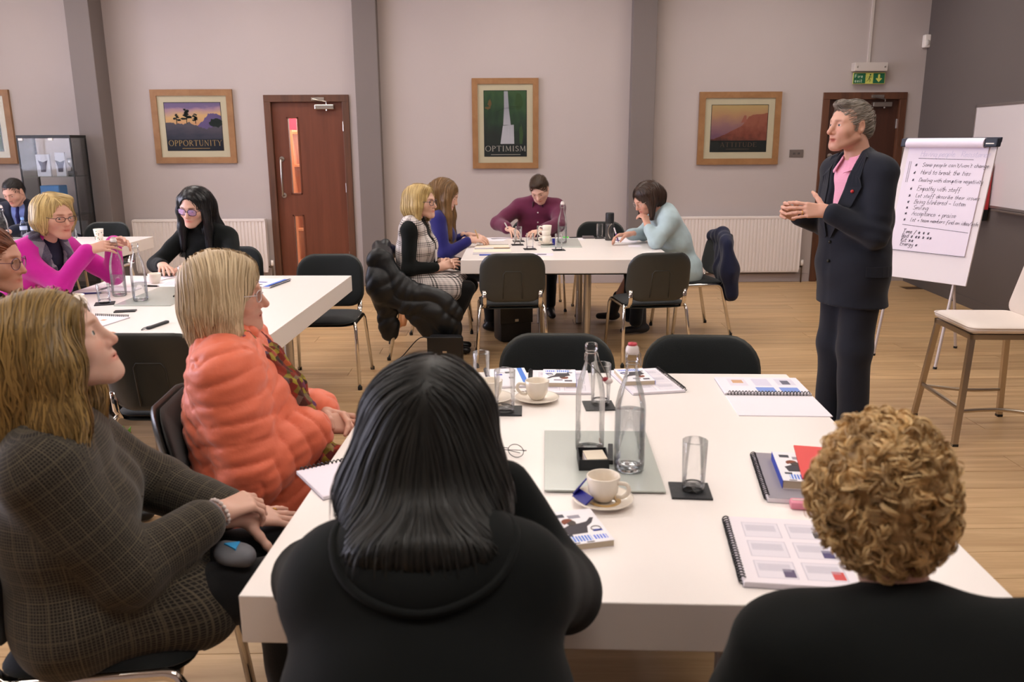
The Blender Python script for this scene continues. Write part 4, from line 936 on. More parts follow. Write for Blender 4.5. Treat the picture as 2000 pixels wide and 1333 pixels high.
    def glasses(s, m, w=.026, hgt=.019, thick=.0016, lens=None, z=-.004, shape=3.0):
        g = MB(); n = 20
        for sd in (-1, 1):
            P = []
            for i in range(n):
                a = 2 * PI * i / n; c, q = math.cos(a), math.sin(a); r = (abs(c) ** shape + abs(q) ** shape) ** (-1 / shape)
                P.append(tuple(s.W(sd * .034 + w * r * c, .099 - abs(sd * .034 + w * r * c) ** 2 * 2.5, z + hgt * r * q)))
            g.tube(P, thick, 6, closed=True)
            g.tube([tuple(s.W(sd * (.034 + w), .092, z + .006)), tuple(s.W(sd * .079, .07, z + .008)), tuple(s.W(sd * .083, -.012, z + .006)), tuple(s.W(sd * .080, -.03, z - .012))], thick, 6)
        g.tube([tuple(s.W(-.010, .101, z + .004)), tuple(s.W(0, .104, z + .006)), tuple(s.W(.010, .101, z + .004))], thick, 6)
        g.v = [tuple(V(p) - s.org) for p in g.v]; o = g.build('glasses', m, s.root, True)
        if lens:
            for sd in (-1, 1):
                b = MB(); P = []
                for i in range(n):
                    a = 2 * PI * i / n; c, q = math.cos(a), math.sin(a); r = (abs(c) ** shape + abs(q) ** shape) ** (-1 / shape); P.append(tuple(s.W(sd * .034 + w * r * c, .099 - abs(sd * .034 + w * r * c) ** 2 * 2.5, z + hgt * r * q) - s.org))
                b.add(P, [tuple(range(n))]); b.build('lens', lens, o)
        return o
    def skull(s, F, e=.012, k=.02, back=0.0):
        """hair cap over the cranium, in world space"""
        F.ell(s.W(0, -.020, .030), V(.072, .094, .086) * s.hs + e, s.H, k); return F
    def facecut(s, F, y=.10, z=-.035, r=(.068, .075, .078), k=.012):
        F.ell(s.W(0, y, z), V(*r) * s.hs, s.H, k, op=1); return F
# ------------------------------------------------------------------ cloth patterns that follow the garment
def check_mat(name, base, line, scale, wd, base2=None, fuzz=.5, rough=.92, sub=None):
    t = NT(name); at = t.n('ShaderNodeAttribute', attribute_name='cloth'); sp = t.n('ShaderNodeSeparateXYZ'); t.l(at.outputs['Vector'], sp.inputs[0])
    co = t.n('ShaderNodeTexCoord'); nz = t.n('ShaderNodeTexNoise', i_Scale=130.0, i_Detail=3.0); t.l(co.outputs['Object'], nz.inputs[0])
    def ln(o, sc, w): 
        fr = t.math('FRACT', t.math('MULTIPLY', o, sc)); return t.math('LESS_THAN', t.math('ABSOLUTE', t.math('SUBTRACT', fr, .5)), w / 2)
    f = t.math('MAXIMUM', ln(sp.outputs[0], scale, wd), ln(sp.outputs[1], scale, wd))
    c = t.mix(nz.outputs[0], srgb(*base), srgb(*(base2 or base)))
    if sub:
        f2 = t.math('MAXIMUM', ln(sp.outputs[0], scale * sub[0], sub[1]), ln(sp.outputs[1], scale * sub[0], sub[1])); c = t.mix(t.math('MULTIPLY', f2, sub[3]), c, srgb(*sub[2]))
    c = t.mix(t.math('MULTIPLY', f, t.math('ADD', t.math('MULTIPLY', nz.outputs[0], fuzz), 1 - fuzz)), c, srgb(*line))
    t.l(c, t.b.inputs['Base Color']); t.b.inputs['Roughness'].default_value = rough; t.b.inputs['Specular IOR Level'].default_value = .15; t.b.inputs['Sheen Weight'].default_value = .15
    MATS[name] = t.m; return t.m
def pow_mat(name):
    """black and white checked cloth: fine lines gathered in crossing bands"""
    t = NT(name); at = t.n('ShaderNodeAttribute', attribute_name='cloth'); sp = t.n('ShaderNodeSeparateXYZ'); t.l(at.outputs['Vector'], sp.inputs[0])
    def sq(o, sc, w): return t.math('LESS_THAN', t.math('FRACT', t.math('MULTIPLY', o, sc)), w)
    u, v = sp.outputs[0], sp.outputs[1]
    a = t.math('MULTIPLY', sq(u, 13, .45), sq(u, 75, .5)); b = t.math('MULTIPLY', sq(v, 13, .45), sq(v, 75, .5)); g = t.math('MULTIPLY', t.math('ADD', sq(u, 75, .5), sq(v, 75, .5)), .16)
    f = t.math('ADD', t.math('MULTIPLY', t.math('ADD', a, b), .52), g, True)
    t.l(t.mix(f, srgb(226, 216, 212), srgb(24, 22, 24)), t.b.inputs['Base Color']); t.b.inputs['Roughness'].default_value = .9; MATS[name] = t.m; return t.m
def folds(amp=.004, sc=28, seed=1): return lambda v, u: wob(v * V(1, 1, 1.6), sc, seed) * amp + wob(v, sc * 2.4, seed + 9) * amp * .35
HB = 'h_'
hm_blonde = hair_mat('hair_blonde_bob', (122, 92, 48), (232, 204, 140)); hm_silver = hair_mat('hair_ash_blonde', (150, 122, 84), (238, 216, 178)); hm_brown = hair_mat('hair_long_brown', (58, 42, 24), (150, 112, 70))
hm_dirty = hair_mat('hair_dark_blonde', (62, 48, 24), (176, 142, 82)); hm_black = hair_mat('hair_black', (9, 9, 10), (30, 30, 32), .32); hm_dark = hair_mat('hair_black_brown', (10, 11, 10), (32, 32, 29), .48); hm_curl = hair_mat('hair_curly_blonde', (124, 92, 56), (242, 208, 150), .5)
hm_grey = hair_mat('hair_grey', (74, 68, 62), (172, 160, 148), .5); hm_man = hair_mat('hair_short_brown', (34, 24, 18), (84, 62, 44), .5); hm_aub = hair_mat('hair_auburn', (70, 34, 18), (140, 76, 42)); hm_dk2 = hair_mat('hair_dark_brown', (24, 17, 14), (72, 50, 38), .38); hm_mblk = hair_mat('hair_short_black', (14, 12, 12), (44, 38, 34), .5)
C_black = cloth_mat('black_knit', (15, 18, 18), bump=.06, bscale=260, sheen=.06); C_trs = cloth_mat('black_trouser', (20, 21, 23), bump=.15); C_shoe = mat('black_leather', srgb(22, 22, 23), .38, bump=.1)
def long_flow(fig, part=0.0, back=.25):
    """combed from a parting on the crown, then hanging straight down"""
    top = fig.W(part, .0, .12); 
    def fl(P):
        d = P - top; lat = (d @ fig.H[:, 0])[:, None] * fig.H[:, 0][None]; w = np.exp(-np.maximum(-d[:, 2], 0) / .05)[:, None]
        return lat / (np.linalg.norm(lat, axis=1, keepdims=True) + .01) * w * 1.2 - fig.H[:, 1] * back * w + V(0, 0, -1) * (1.15 - w)
    return fl
def short_flow(fig, dirv): 
    d0 = fig.H @ V(*dirv)
    def fl(P):
        q = (P - fig.W(0, -.045, .11)); return q / (np.linalg.norm(q, axis=1, keepdims=True) + .02) * .8 + d0
    return fl

# ---- standing speaker in the navy suit
def speaker():
    s = Fig('person', 'grey haired man standing in dark navy suit and open pink shirt', (1.885, 4.40, .95), (1.865, 4.40, 1.485), 107, (1.795, 4.385, 1.668), (104, 2, 0), SK2, sw=.185, build=1.10, fem=False, head_scale=1.04)
    s.arm(-1, (1.665, 4.265, 1.245), (.8, -.35, -1), (0, 0, .0), (.30, .265)).arm(1, (1.60, 4.53, 1.205), (.6, .5, -1), L=(.30, .265))
    s.kn = {-1: V(1.905, 4.33, .50), 1: V(1.865, 4.50, .50)}; s.an = {-1: V(1.925, 4.32, .085), 1: V(1.875, 4.51, .085)}
    for k in (-1, 1): s.toe[k] = V(s.an[k][0] - .17, s.an[k][1] - .05, .03)
    suit = cloth_mat('navy_suit', (30, 33, 43), .8, bump=.1, sheen=.1)
    F = Field()
    for k in (-1, 1): F.cone(s.hip[k], s.kn[k], .105, .088, .05); F.cone(s.kn[k], V(s.an[k][0], s.an[k][1], .03), .088, .078, .04)
    F.cone(s.hip[-1], s.hip[1], .115, .115, .05); F.ell((1.9, 4.4, -.975), (1, 1, 1), k=.004, op=1)
    s.garment('trousers', F, .011, suit, lambda v, u: wob(v * V(1, 1, .5), 30, 4) * .005)
    s.shoes(C_shoe)
    pink = check_mat('pink_shirt', (230, 150, 180), (240, 186, 206), 160, .4, (226, 142, 174))
    F = Field(); s.torso(F, .002, hipw=.55, belly=.95); s.garment('shirt', F, .009, pink, folds(.002), {0: (s.pel, s.nk)})
    nb = s.nk
    def W2(f, r, u): return nb + s.f * f + s.r * r + s.up * u
    for k in (-1, 1):
        ph = np.radians(np.linspace(178, 22, 12)); t = np.linspace(0, 1, 12)
        top = [s.nk + s.up * (.068 - .045 * q) + s.r * k * math.sin(a) * .064 + s.f * (math.cos(a) * .070 + .004 + .008 * q) for a, q in zip(ph, t)]; bot = [s.nk + s.up * (.022 - .075 * q ** 1.3) + s.r * k * math.sin(a) * (.088 + .008 * q) + s.f * (math.cos(a) * .092 + .012 + .026 * q) for a, q in zip(ph, t)]
        strip('shirt_collar', top, bot, cloth_mat('pink_collar', (234, 160, 190), bump=.1), s.root, s.org, .0022)
    F = Field(); p = s.pel
    s.torso(F, .013, belly=1.02, lower=.0, hipw=.72); F.cone(p - s.up * .22, p + s.up * .3, .168, .142, .06, (s.r, 1.22))
    for k in (-1, 1): s.sleeve(F, k, .004, .93, g=0, r=(.066, .060, .058, .048), k=.03); F.ell(s.shl[k] + s.up * .010 + s.r * k * .008, .058, k=.03)
    J0 = Field(); J0.p = list(F.p)
    F.ell(s.hd + s.H @ V(0, -.03, -.18), (.058, .068, .12), k=.01, op=1)
    fr = lambda u, r, o: p + s.up * u + s.f * o + s.r * r          # opening at the front
    F.cone(fr(.57, 0, .12), fr(.17, .0, .19), .085, .012, .008, op=1); F.cone(fr(.10, 0, .21), fr(-.25, .01, .26), .045, .095, .01, op=1)
    F.ell((p[0], p[1], -.26), (1.2, 1.2, 1.012), k=.004, op=1)
    jk = s.garment('jacket', F, .0085, suit, lambda v, u: wob(v * V(1, 1, 1.5), 26, 8) * .0045 + np.exp(-((v - s.el[-1]) ** 2).sum(1) / .012) * np.sin(v @ V(30, 10, 95)) * .005)
    for k in (-1, 1):
        inn = [W2(-.075, k * .012, .030), W2(-.045, k * .066, .030), W2(.02, k * .088, .012), W2(.075, k * .078, -.05), W2(.11, k * .066, -.13), W2(.135, k * .048, -.22), W2(.15, k * .028, -.31), W2(.155, k * .012, -.375)]
        out = [W2(-.105, k * .014, -.020), W2(-.070, k * .105, -.010), W2(.02, k * .125, -.015), W2(.080, k * .135, -.075), W2(.098, k * .150, -.118), W2(.12, k * .118, -.22), W2(.14, k * .070, -.31), W2(.155, k * .020, -.385)]
        A = onto(J0, inn, .006); B = onto(J0, out, .0075); strip('lapel', A[2:], B[2:], suit, s.root, s.org, .0028, s.f); strip('jacket_collar', A[:4], B[:4] * V(1, 1, 1), suit, s.root, s.org, .0032, s.up)
        if k < 0: pinp = onto(J0, [W2(.098, k * .100, -.150)], .014)[0]
    b = MB(); b.sphere(tuple(pinp - s.org), .009, 10, 8); b.build('lapel_pin', mat('pin_red', srgb(200, 60, 62), .3), s.root, True)
    for q in (.13, .03): b = MB(); b.sphere(tuple(onto(J0, [p + s.up * q + s.f * .16 - s.r * .012], .004)[0] - s.org), .009, 10, 6); b.build('jacket_button', M_black, s.root, True)
    fl = [p - s.r * .2 + s.f * q + s.up * .015 for q in np.linspace(.085, -.055, 6)]; strip('pocket_flap', onto(J0, fl, .003), onto(J0, [q - s.up * .05 for q in fl], .005), suit, s.root, s.org, .002)
    s.head(.0032, mouth=.009, eye=.0046, nose=1.06, iris=(70, 84, 96), brow=(.62, .52, .46), lip=(.84, .56, .54), jaw=1.12, stubble=(.93, .90, .90))
    s.hand(-1, (-1, .28, .03), (.05, -1, .25), .0034, curl=(28, 34, 38, 30), spread=5, thumb=(62, 8), sc=1.06)
    s.hand(1, (-.85, -.45, .32), (-.45, .75, .25), .0036, curl=(80, 88, 92, 95), spread=3, thumb=(40, 25), sc=1.06); s.finish()
    b = MB(); X = nrm(V(-1, .28, .03)); rp = s.wr[-1] + X * .112 * 1.06 + V(0, -.004, -.012); b.tube([tuple(rp - s.org + V(X[0] * 0, math.cos(a) * .010, math.sin(a) * .010)) for a in np.linspace(0, 2 * PI, 13)[:-1]], .0022, 6, closed=True); b.build('ring', mat('gold', srgb(214, 168, 90), .25, metal=1), s.root, True)
    F = Field(); s.skull(F, .010); s.facecut(F, .116, -.010, (.095, .088, .090), .014)
    for k in (-1, 1): F.ell(s.W(k * .068, .012, .012), (.010, .012, .034), s.H, .012); F.ell(s.W(k * .085, -.010, -.012), (.024, .022, .042), s.H, .006, op=1)
    F.ell(s.W(0, -.085, -.02), (.058, .030, .045), s.H, .03); F.ell(s.W(0, .052, .098), (.05, .035, .022), s.H, .02)
    s.hair(F, hm_grey, short_flow(s, (0, .9, .1)), 2600, 5, .008, .0055, .0017, .006, base=.3, tilt=.9)
speaker()

# ---- black hooded top, seen from behind
def hoodie():
    s = Fig('person', 'person with straight black hair in black hooded top, back turned, hand at face', (-.115, .98, .54), (-.118, 1.225, .965), 0, (-.120, 1.375, 1.114), (-6, -10, 0), SK3, sw=.150, build=1.08)
    s.arm(1, (-.012, 1.435, 1.0), (.55, .1, -1)).arm(-1, (-.22, 1.56, .785), (-.45, -.1, -.8)).legs(rch=.40)
    s.el[1] = V(.105, 1.37, .80); s.el[-1] = V(-.350, 1.41, .808); s.wr[-1] = V(-.235, 1.62, .812)
    F = Field(); s.torso(F, .022, hipw=1.15, belly=1.18, g=0)
    for k in (-1, 1): s.sleeve(F, k, .010, .97, g=1, r=(.066, .060, .054, .044))
    s.garment('hooded_top', F, .012, C_black, folds(.004, 18, 3))
    T = F; n = s.nk; F = Field()   # hood lying on the shoulders: points pushed out to the back of the top
    def onback(x, y, z, o):
        P = (n + V(x, y, z))[None]
        for _ in range(6): P = P - T.grad(P) * (T.at(P) - o)[:, None]
        return P[0]
    A = np.array([onback(x, y, z, o) for x, y, z, o in ((-.115, .04, .06, .002), (-.135, -.04, .03, .003), (-.105, -.11, -.005, .004), (0, -.15, -.035, .005), (.105, -.11, -.005, .004), (.135, -.04, .03, .003), (.115, .04, .06, .002))])
    A = np.array([tuple(q) for q in catmull([tuple(q) for q in A], 6)]); m_ = len(A)
    for _ in range(4): A[1:-1] = (A[:-2] + A[1:-1] * 2 + A[2:]) / 4
    c0 = n + V(0, -.02, .045); rows = []
    for t in np.linspace(0, 1, 12):
        P = c0 + (A - c0) * (.30 + .70 * t); rows.append(onto(T, P, .0 + .013 * max(0.0, math.sin(PI * min(1, t * 1.02))) ** .7 * (1.0 if t > .6 else t / .6)))
    v = np.concatenate(rows); f = np.array([[r * m_ + i, r * m_ + i + 1, (r + 1) * m_ + i + 1, (r + 1) * m_ + i] for r in range(11) for i in range(m_ - 1)]); N = vnormals(v, f); v = v + N * (wob(v, 30, 5) * .003)[:, None]
    npmesh('hood', v, f, C_black, s.root, s.org); b = MB(); b.tube([tuple(q - s.org) for q in A], .0065, 8); b.build('hood_rim', C_black, s.root, True)
    s.head(.006, eye=.003); s.hand(1, (-.28, .12, .95), (.6, -.7, .2), .0042, curl=(70, 75, 80, 85), thumb=(35, 20)); s.hand(-1, (.5, .8, -.05), (0, 0, 1), .005, curl=(28, 32, 36, 40)); s.finish(); s.trousers(C_trs, .01); s.shoes(C_shoe)
    F = Field(); s.skull(F, .015); 
    F.chain([s.W(0, -.05, .03), s.W(0, -.075, -.05), s.W(0, -.09, -.11)], [.080, .078, .066], .05, flat=(s.r, 1.30)); F.cone(s.W(0, -.085, -.09), V(s.nk[0] - .003, 1.135, 1.005), .050, .040, .05, (s.r, 2.5))
    for k in (-1, 1): F.chain([s.W(k * .064, -.01, .02), s.W(k * .078, .0, -.06), s.W(k * .094, -.05, -.165)], [.030, .034, .030], .04)
    s.facecut(F, .105, -.02, (.07, .065, .09))
    s.hair(F, hm_dark, long_flow(s, .01), 3400, 17, .014, .008, .0032, .006, base=.15, wave=.10, tail=3)
hoodie()

# ---- curly blonde, seen from behind
def curly():
    s = Fig('person', 'person with curly blonde hair in black top, back turned, at the large table', (.615, .86, .52), (.602, 1.09, .882), -6, (.586, 1.195, 1.052), (-14, -6, 0), SK1, sw=.185, build=1.08)
    s.arm(1, (.675, 1.20, .645), (.7, -.4, -.6), (0, 0, .022)).arm(-1, (.525, 1.20, .645), (-.7, -.4, -.6), (0, 0, .022)).legs(rch=.40)
    F = Field(); s.torso(F, .014, belly=1.1)
    for k in (-1, 1): s.sleeve(F, k, .012, .9, r=(.075, .062, .054, .044))
    s.garment('black_top', F, .011, C_black, folds(.005, 24, 7))
    s.head(.006); s.hand(1, (-.5, .9, -.35), (.2, 0, 1), .005); s.hand(-1, (.5, .9, -.35), (-.2, 0, 1), .005); s.finish(); s.trousers(C_trs, .01); s.shoes(C_shoe)
    F = Field(); s.skull(F, .020); F.ell(s.W(0, -.065, -.030), (.062, .05, .060), s.H, .04)
    for k in (-1, 1): F.ell(s.W(k * .060, -.015, .0), (.032, .06, .055), s.H, .03)
    s.facecut(F, .125, -.03, (.085, .085, .09))
    v, f = F.mesh(.007); N = vnormals(v, f); v0 = v - N * .006 + N * (wob(v, 110, 3) * .009)[:, None]
    rs = np.random.RandomState(4); n = 620; P0 = v[rs.choice(len(v), n)]; m_ = 18; K = 10
    NN = F.grad(P0); T = rs.normal(size=(n, 3)) * .8 + V(0, 0, -1.0); T -= NN * (T * NN).sum(1, keepdims=True); T /= np.linalg.norm(T, axis=1, keepdims=True); B = np.cross(NN, T)
    rad = rs.uniform(.005, .013, n); pit = rs.uniform(.022, .040, n); ph = rs.uniform(0, 6.28, n); sg = rs.choice([-1, 1], n); turns = rs.uniform(.9, 1.9, n); lift = rs.uniform(-.004, .010, n)
    tt = np.linspace(0, 1, m_); ang = ph[:, None] + 2 * PI * turns[:, None] * tt[None] * sg[:, None]; gro = (.6 + .5 * tt)[None]
    Q = P0[:, None] + T[:, None] * (pit * turns)[:, None, None] * (tt - .4)[None, :, None] + NN[:, None] * (lift[:, None] + rad[:, None] * .8 * np.cos(ang) * gro - .5 * ((pit * turns)[:, None] * (tt - .4)[None]) ** 2 / .1)[:, :, None] + B[:, None] * (rad[:, None] * np.sin(ang) * gro)[:, :, None]
    dT = np.gradient(Q, axis=1); dT /= np.linalg.norm(dT, axis=2, keepdims=True) + 1e-9; U = np.cross(dT, NN[:, None] + .001); U /= np.linalg.norm(U, axis=2, keepdims=True) + 1e-9; Wv = np.cross(dT, U)
    oa = rs.uniform(0, 6.28, (n, K)); orr = rs.uniform(.0005, .0052, (n, K)); env = (np.sin(np.linspace(.5, PI - .25, m_)) ** .6)
    C = Q[:, None] + (U[:, None] * (np.cos(oa) * orr * 1.5)[:, :, None, None] + Wv[:, None] * (np.sin(oa) * orr)[:, :, None, None]) * env[None, None, :, None] + rs.normal(size=(n, K, 1, 3)) * .0012
    wd = (np.sin(np.linspace(.3, PI - .1, m_)) ** .5 * .0011)[None, None, :, None]; sd = U[:, None] * np.cos(oa * 3)[:, :, None, None] + Wv[:, None] * np.sin(oa * 3)[:, :, None, None]
    vv = np.stack([C + sd * wd, C - sd * wd], 3).reshape(-1, 3); i0 = (np.arange(n * K)[:, None] * m_ + np.arange(m_ - 1)[None]).ravel() * 2; ff = np.stack([i0, i0 + 1, i0 + 3, i0 + 2], 1)
    lk = rs.uniform(.25, .95, n)[:, None] + rs.uniform(-.15, .15, (n, K)); sh = np.repeat(np.clip(lk, 0, 1).ravel(), m_ * 2); V2, F2 = join_vf([(v0, f), (vv, ff)])
    npmesh('hair', V2, F2, hm_curl, s.root, s.org, attrs={'shade': np.concatenate([np.clip(.55 + .2 * wob(v0, 140, 6), 0, 1), sh])})
curly()

# ---- tweed coat in the foreground
def tweed():
    s = Fig('person', 'woman with long dark blonde hair in brown checked tweed coat, hands on her knee', (-1.01, 1.83, .53), (-1.035, 1.83, .965), -72, (-1.0, 1.845, 1.158), (-72, 20, 0), SK1, sw=.162, build=1.06, head_scale=1.04)
    s.arm(1, (-.705, 1.925, .706), (.1, -.5, -1.2)).arm(-1, (-.675, 2.0, .660), (-.3, 1, -.8)).legs(spread=.09, rch=.45, z=.53)
    tw = check_mat('tweed_check', (28, 26, 24), (98, 90, 76), 150, .30, (44, 40, 36), fuzz=.8, sub=(.16, .06, (130, 120, 96), .30))
    F = Field(); s.torso(F, .016, bust=.95, g=0, hipw=.95, belly=1.06)
    for k in (-1, 1): s.sleeve(F, k, .014, .87, g=(1, 3) if k > 0 else (2, 4), r=(.068, .056, .054, .046))
    gr = {0: (s.pel, s.nk), 1: (s.shl[1], s.el[1]), 2: (s.shl[-1], s.el[-1]), 3: (s.el[1], s.wr[1]), 4: (s.el[-1], s.wr[-1])}
    F.cone(s.hip[1] + V(0, 0, -.01), s.hip[1] + (s.kn[1] - s.hip[1]) * .55 + V(0, 0, -.02), .118, .108, .04, g=0); F.cone(s.hip[-1], s.hip[-1] + (s.kn[-1] - s.hip[-1]) * .5, .115, .105, .04, g=0)
    s.garment('tweed_coat', F, .0095, tw, folds(.007, 18, 2), gr)
    F = Field(); n = s.nk
    F.chain([n - s.f * .07 + s.r * .06 + s.up * .02, n + s.r * .10 - s.up * .0, n + s.f * .085 + s.r * .085 - s.up * .07, n + s.f * .15 + s.r * .03 - s.up * .20], [.03, .034, .036, .016], .02, flat=(nrm(s.r + s.f * .5 + s.up * .6), .4))
    F.chain([n - s.f * .07 - s.r * .06 + s.up * .02, n - s.r * .10, n + s.f * .085 - s.r * .085 - s.up * .07, n + s.f * .15 - s.r * .03 - s.up * .20], [.03, .034, .036, .016], .02, flat=(nrm(-s.r + s.f * .5 + s.up * .6), .4))
    s.garment('coat_collar', F, .008, tw, None, {0: (s.pel, s.nk)})
    s.trousers(C_trs, .004, seat=False); s.shoes(C_shoe)
    s.head(.0032, eye=.0046, nose=.96, iris=(90, 100, 96), brow=(.62, .52, .42), ears=False)
    s.hand(1, (.62, .72, .0), (.1, -.35, 1), .0034, curl=(75, 85, 92, 95), thumb=(30, 30)); s.hand(-1, (.70, .55, -.25), (.15, -.25, 1), .0034, curl=(14, 12, 14, 18), spread=11, thumb=(58, 5)); s.finish()
    b = MB(); X = nrm(s.wr[1] - s.el[1]); e1 = nrm(np.cross(X, V(0, 0, 1))); e2 = np.cross(X, e1); c0 = s.wr[1] + X * .004
    for i in range(18): a = 2 * PI * i / 18; b.sphere(tuple(c0 + (e1 * math.cos(a) + e2 * math.sin(a)) * .034 - s.org), .0058, 8, 6)
    b.build('bead_bracelet', mat('pearl_bead', srgb(222, 208, 204), .25), s.root, True)
    b = MB(); c0 = s.wr[1] - X * .014; b.tube([tuple(c0 + (e1 * math.cos(a) + e2 * math.sin(a)) * .037 - s.org) for a in np.linspace(0, 2 * PI, 17)[:-1]], .007, 8, closed=True); b.build('grey_bracelet', mat('grey_cord', srgb(120, 112, 116), .6), s.root, True)
    b = MB(); X2 = nrm(V(.70, .55, -.25)); c0 = s.wr[-1] + X2 * .10 + V(-.012, .02, .004); b.tube([tuple(c0 - s.org + V(math.cos(a) * .008, 0, math.sin(a) * .009)) for a in np.linspace(0, 2 * PI, 13)[:-1]], .0022, 6, closed=True); b.build('ring', mat('gold', srgb(214, 168, 90), .25, metal=1), s.root, True)
    F = Field(); s.skull(F, .020)
    for k, z in ((1, 0), (-1, 0)): F.chain([s.W(k * .072, .0, .04), s.W(k * .092, .0, -.03), s.W(k * .098, .0, -.03) + V(.0, k * -.01, -.12), s.W(k * .10, -.01, -.03) + V(.02, k * -.03, -.28)], [.034, .044, .046, .032], .04)
    F.chain([s.W(0, -.07, .03), s.W(0, -.105, -.03), s.W(0, -.11, -.03) + V(-.02, 0, -.11), s.W(0, -.12, -.03) + V(-.03, 0, -.30)], [.085, .080, .075, .05], .05, flat=(s.r, 1.25))
    s.facecut(F, .112, -.035, (.078, .070, .098)); 
    s.hair(F, hm_dirty, long_flow(s, -.01, .1), 3600, 20, .016, .008, .0034, .008, base=.3, wave=.38, tail=5)
tweed()

# ---- orange quilted jacket
def orange():
    s = Fig('person', 'woman with ash blonde bob and glasses in orange quilted jacket and patterned scarf', (-.815, 2.525, .55), (-.845, 2.535, .995), -80, (-.838, 2.545, 1.146), (-80, 0, 0), SK2, sw=.155, build=1.02)
    s.arm(1, (-.578, 2.50, .735), (-.1, -.55, -1), (.01, -.01, -.015)).arm(-1, (-.578, 2.60, .74), (-.1, .6, -1)).legs(spread=.08, rch=.42)
    om = mat('orange_nylon', srgb(232, 116, 84), .5, var=.06, scale=10, bump=.12, bscale=55, spec=.35, sheen=.25)
    F = Field(); s.torso(F, .030, bust=1.05, g=0, hipw=1.16, belly=1.12, lower=.06)
    for k in (-1, 1): s.sleeve(F, k, .028, .93, g=1 if k > 0 else 2, r=(.074, .064, .062, .052))
    F.cone(s.hip[1] + V(0, 0, -.02), s.hip[1] + s.f * .13 + V(0, 0, -.02), .135, .125, .05, g=0); F.cone(s.hip[-1], s.hip[-1] + s.f * .12, .13, .115, .05, g=0)
    gr = {0: (s.pel, s.nk), 1: (s.shl[1], s.wr[1]), 2: (s.shl[-1], s.wr[-1])}
    def arc(v, D):
        out = np.zeros(len(v))
        for g, k in ((1, 1), (2, -1)):
            a, b, c = s.shl[k], s.el[k], s.wr[k]; l1 = np.linalg.norm(b - a); u1, u2 = nrm(b - a), nrm(c - b); bis = nrm(u1 + u2); lo = ((v - b) @ bis) > 0
            out = np.where(D == g, np.where(lo, l1 + (v - b) @ u2, (v - a) @ u1), out)
        return out
    def quilt(v, uv):
        D = np.stack([F.at(v, g) for g in gr], 1).argmin(1); x = np.where(D == 0, uv[:, 1] + .10 * np.abs(np.mod(uv[:, 0] / .20, 1) - .5) * 1.2 + .02, arc(v, D) + .012 * np.cos(uv[:, 0] / .05))
        return (np.abs(np.sin(PI * x / .062)) ** .38 - .75) * .010 + wob(v * V(1, 1, 1.4), 85, 4) * .0032
    s.garment('quilted_jacket', F, .0072, om, quilt, gr)
    F = Field(); n = s.nk; F.chain([n - s.f * .06 + s.up * .03, n + s.r * .07 + s.up * .03, n + s.f * .075 + s.r * .03 + s.up * .03], [.026, .026, .024], .02); F.chain([n - s.f * .06 + s.up * .03, n - s.r * .07 + s.up * .03, n + s.f * .075 - s.r * .03 + s.up * .03], [.026, .026, .024], .02); s.garment('jacket_collar', F, .008, om, folds(.004, 50))
    t = NT('paisley_scarf'); co = t.n('ShaderNodeTexCoord'); vo = t.n('ShaderNodeTexVoronoi', i_Scale=42.0); t.l(co.outputs['Object'], vo.inputs['Vector']); sp = t.n('ShaderNodeSeparateColor'); t.l(vo.outputs['Color'], sp.inputs[0])
    t.l(t.ramp(sp.outputs[0], [(0, srgb(86, 24, 24)), (.3, srgb(150, 52, 30)), (.5, srgb(46, 30, 24)), (.72, srgb(160, 140, 40)), (.88, srgb(70, 40, 96)), (1, srgb(190, 90, 40))]), t.b.inputs['Base Color']); t.b.inputs['Roughness'].default_value = .85
    F = Field(); A = lambda f, r, u: n + s.f * f + s.r * r + s.up * u
    F.chain([A(-.03, .065, .035), A(.05, .06, .02), A(.105, .045, -.045), A(.165, .05, -.13), A(.205, .045, -.22), A(.225, .04, -.29)], [.024, .028, .030, .032, .032, .022], .02, flat=(s.r, 1.25)); F.chain([A(.06, -.05, .02), A(.12, -.02, -.05), A(.18, -.02, -.15), A(.215, -.01, -.27)], [.026, .03, .03, .02], .02)
    s.garment('scarf', F, .007, t.m, lambda v, u: np.sin(v @ (s.r * 260 + s.f * 60)) * .004)
    F = Field(); q = V(-.56, 2.47, .665); F.chain([q + V(-.06, 0, .03), q, q + V(.04, -.02, -.015), q + V(.075, -.03, .01)], [.022, .034, .034, .02], .02); s.garment('scarf_end', F, .007, t.m, lambda v, u: wob(v, 140, 3) * .008)
    s.trousers(C_trs, .004, seat=False); s.shoes(C_shoe)
    s.head(.0032, eye=.0048, nose=1.05, iris=(96, 110, 120), brow=(.8, .7, .6), ears=False, jaw=1.0)
    s.hand(1, (.9, .45, -.1), (.1, -.8, .7), .0036, curl=(78, 84, 90, 94), thumb=(36, 24)); s.hand(-1, (.9, -.45, -.1), (.1, .8, .7), .0036, curl=(78, 84, 90, 94), thumb=(36, 24)); s.finish()
    s.glasses(mat('clear_frame', srgb(206, 196, 196), .2), .024, .017, .0015, glass_mat('lens_clear', (.98, .98, .98, 1), (.85, .85, .87, 1), .25, 3.0))
    F = Field(); s.skull(F, .021); F.ell(s.W(0, .028, .085), (.062, .055, .034), s.H, .03)
    for k in (-1, 1): F.chain([s.W(k * .070, -.005, .05), s.W(k * .086, -.005, -.03), s.W(k * .086, .0, -.10), s.W(k * .082, -.01, -.150)], [.036, .038, .036, .024], .035)
    F.chain([s.W(0, -.045, .03), s.W(0, -.06, -.05), s.W(0, -.075, -.135)], [.085, .076, .050], .05, flat=(s.r, 1.2))
    s.facecut(F, .120, -.040, (.085, .074, .092))
    s.hair(F, hm_silver, long_flow(s, .0, -.2), 3400, 15, .013, .007, .0032, .006, base=.35, wave=.14, tail=3)
orange()

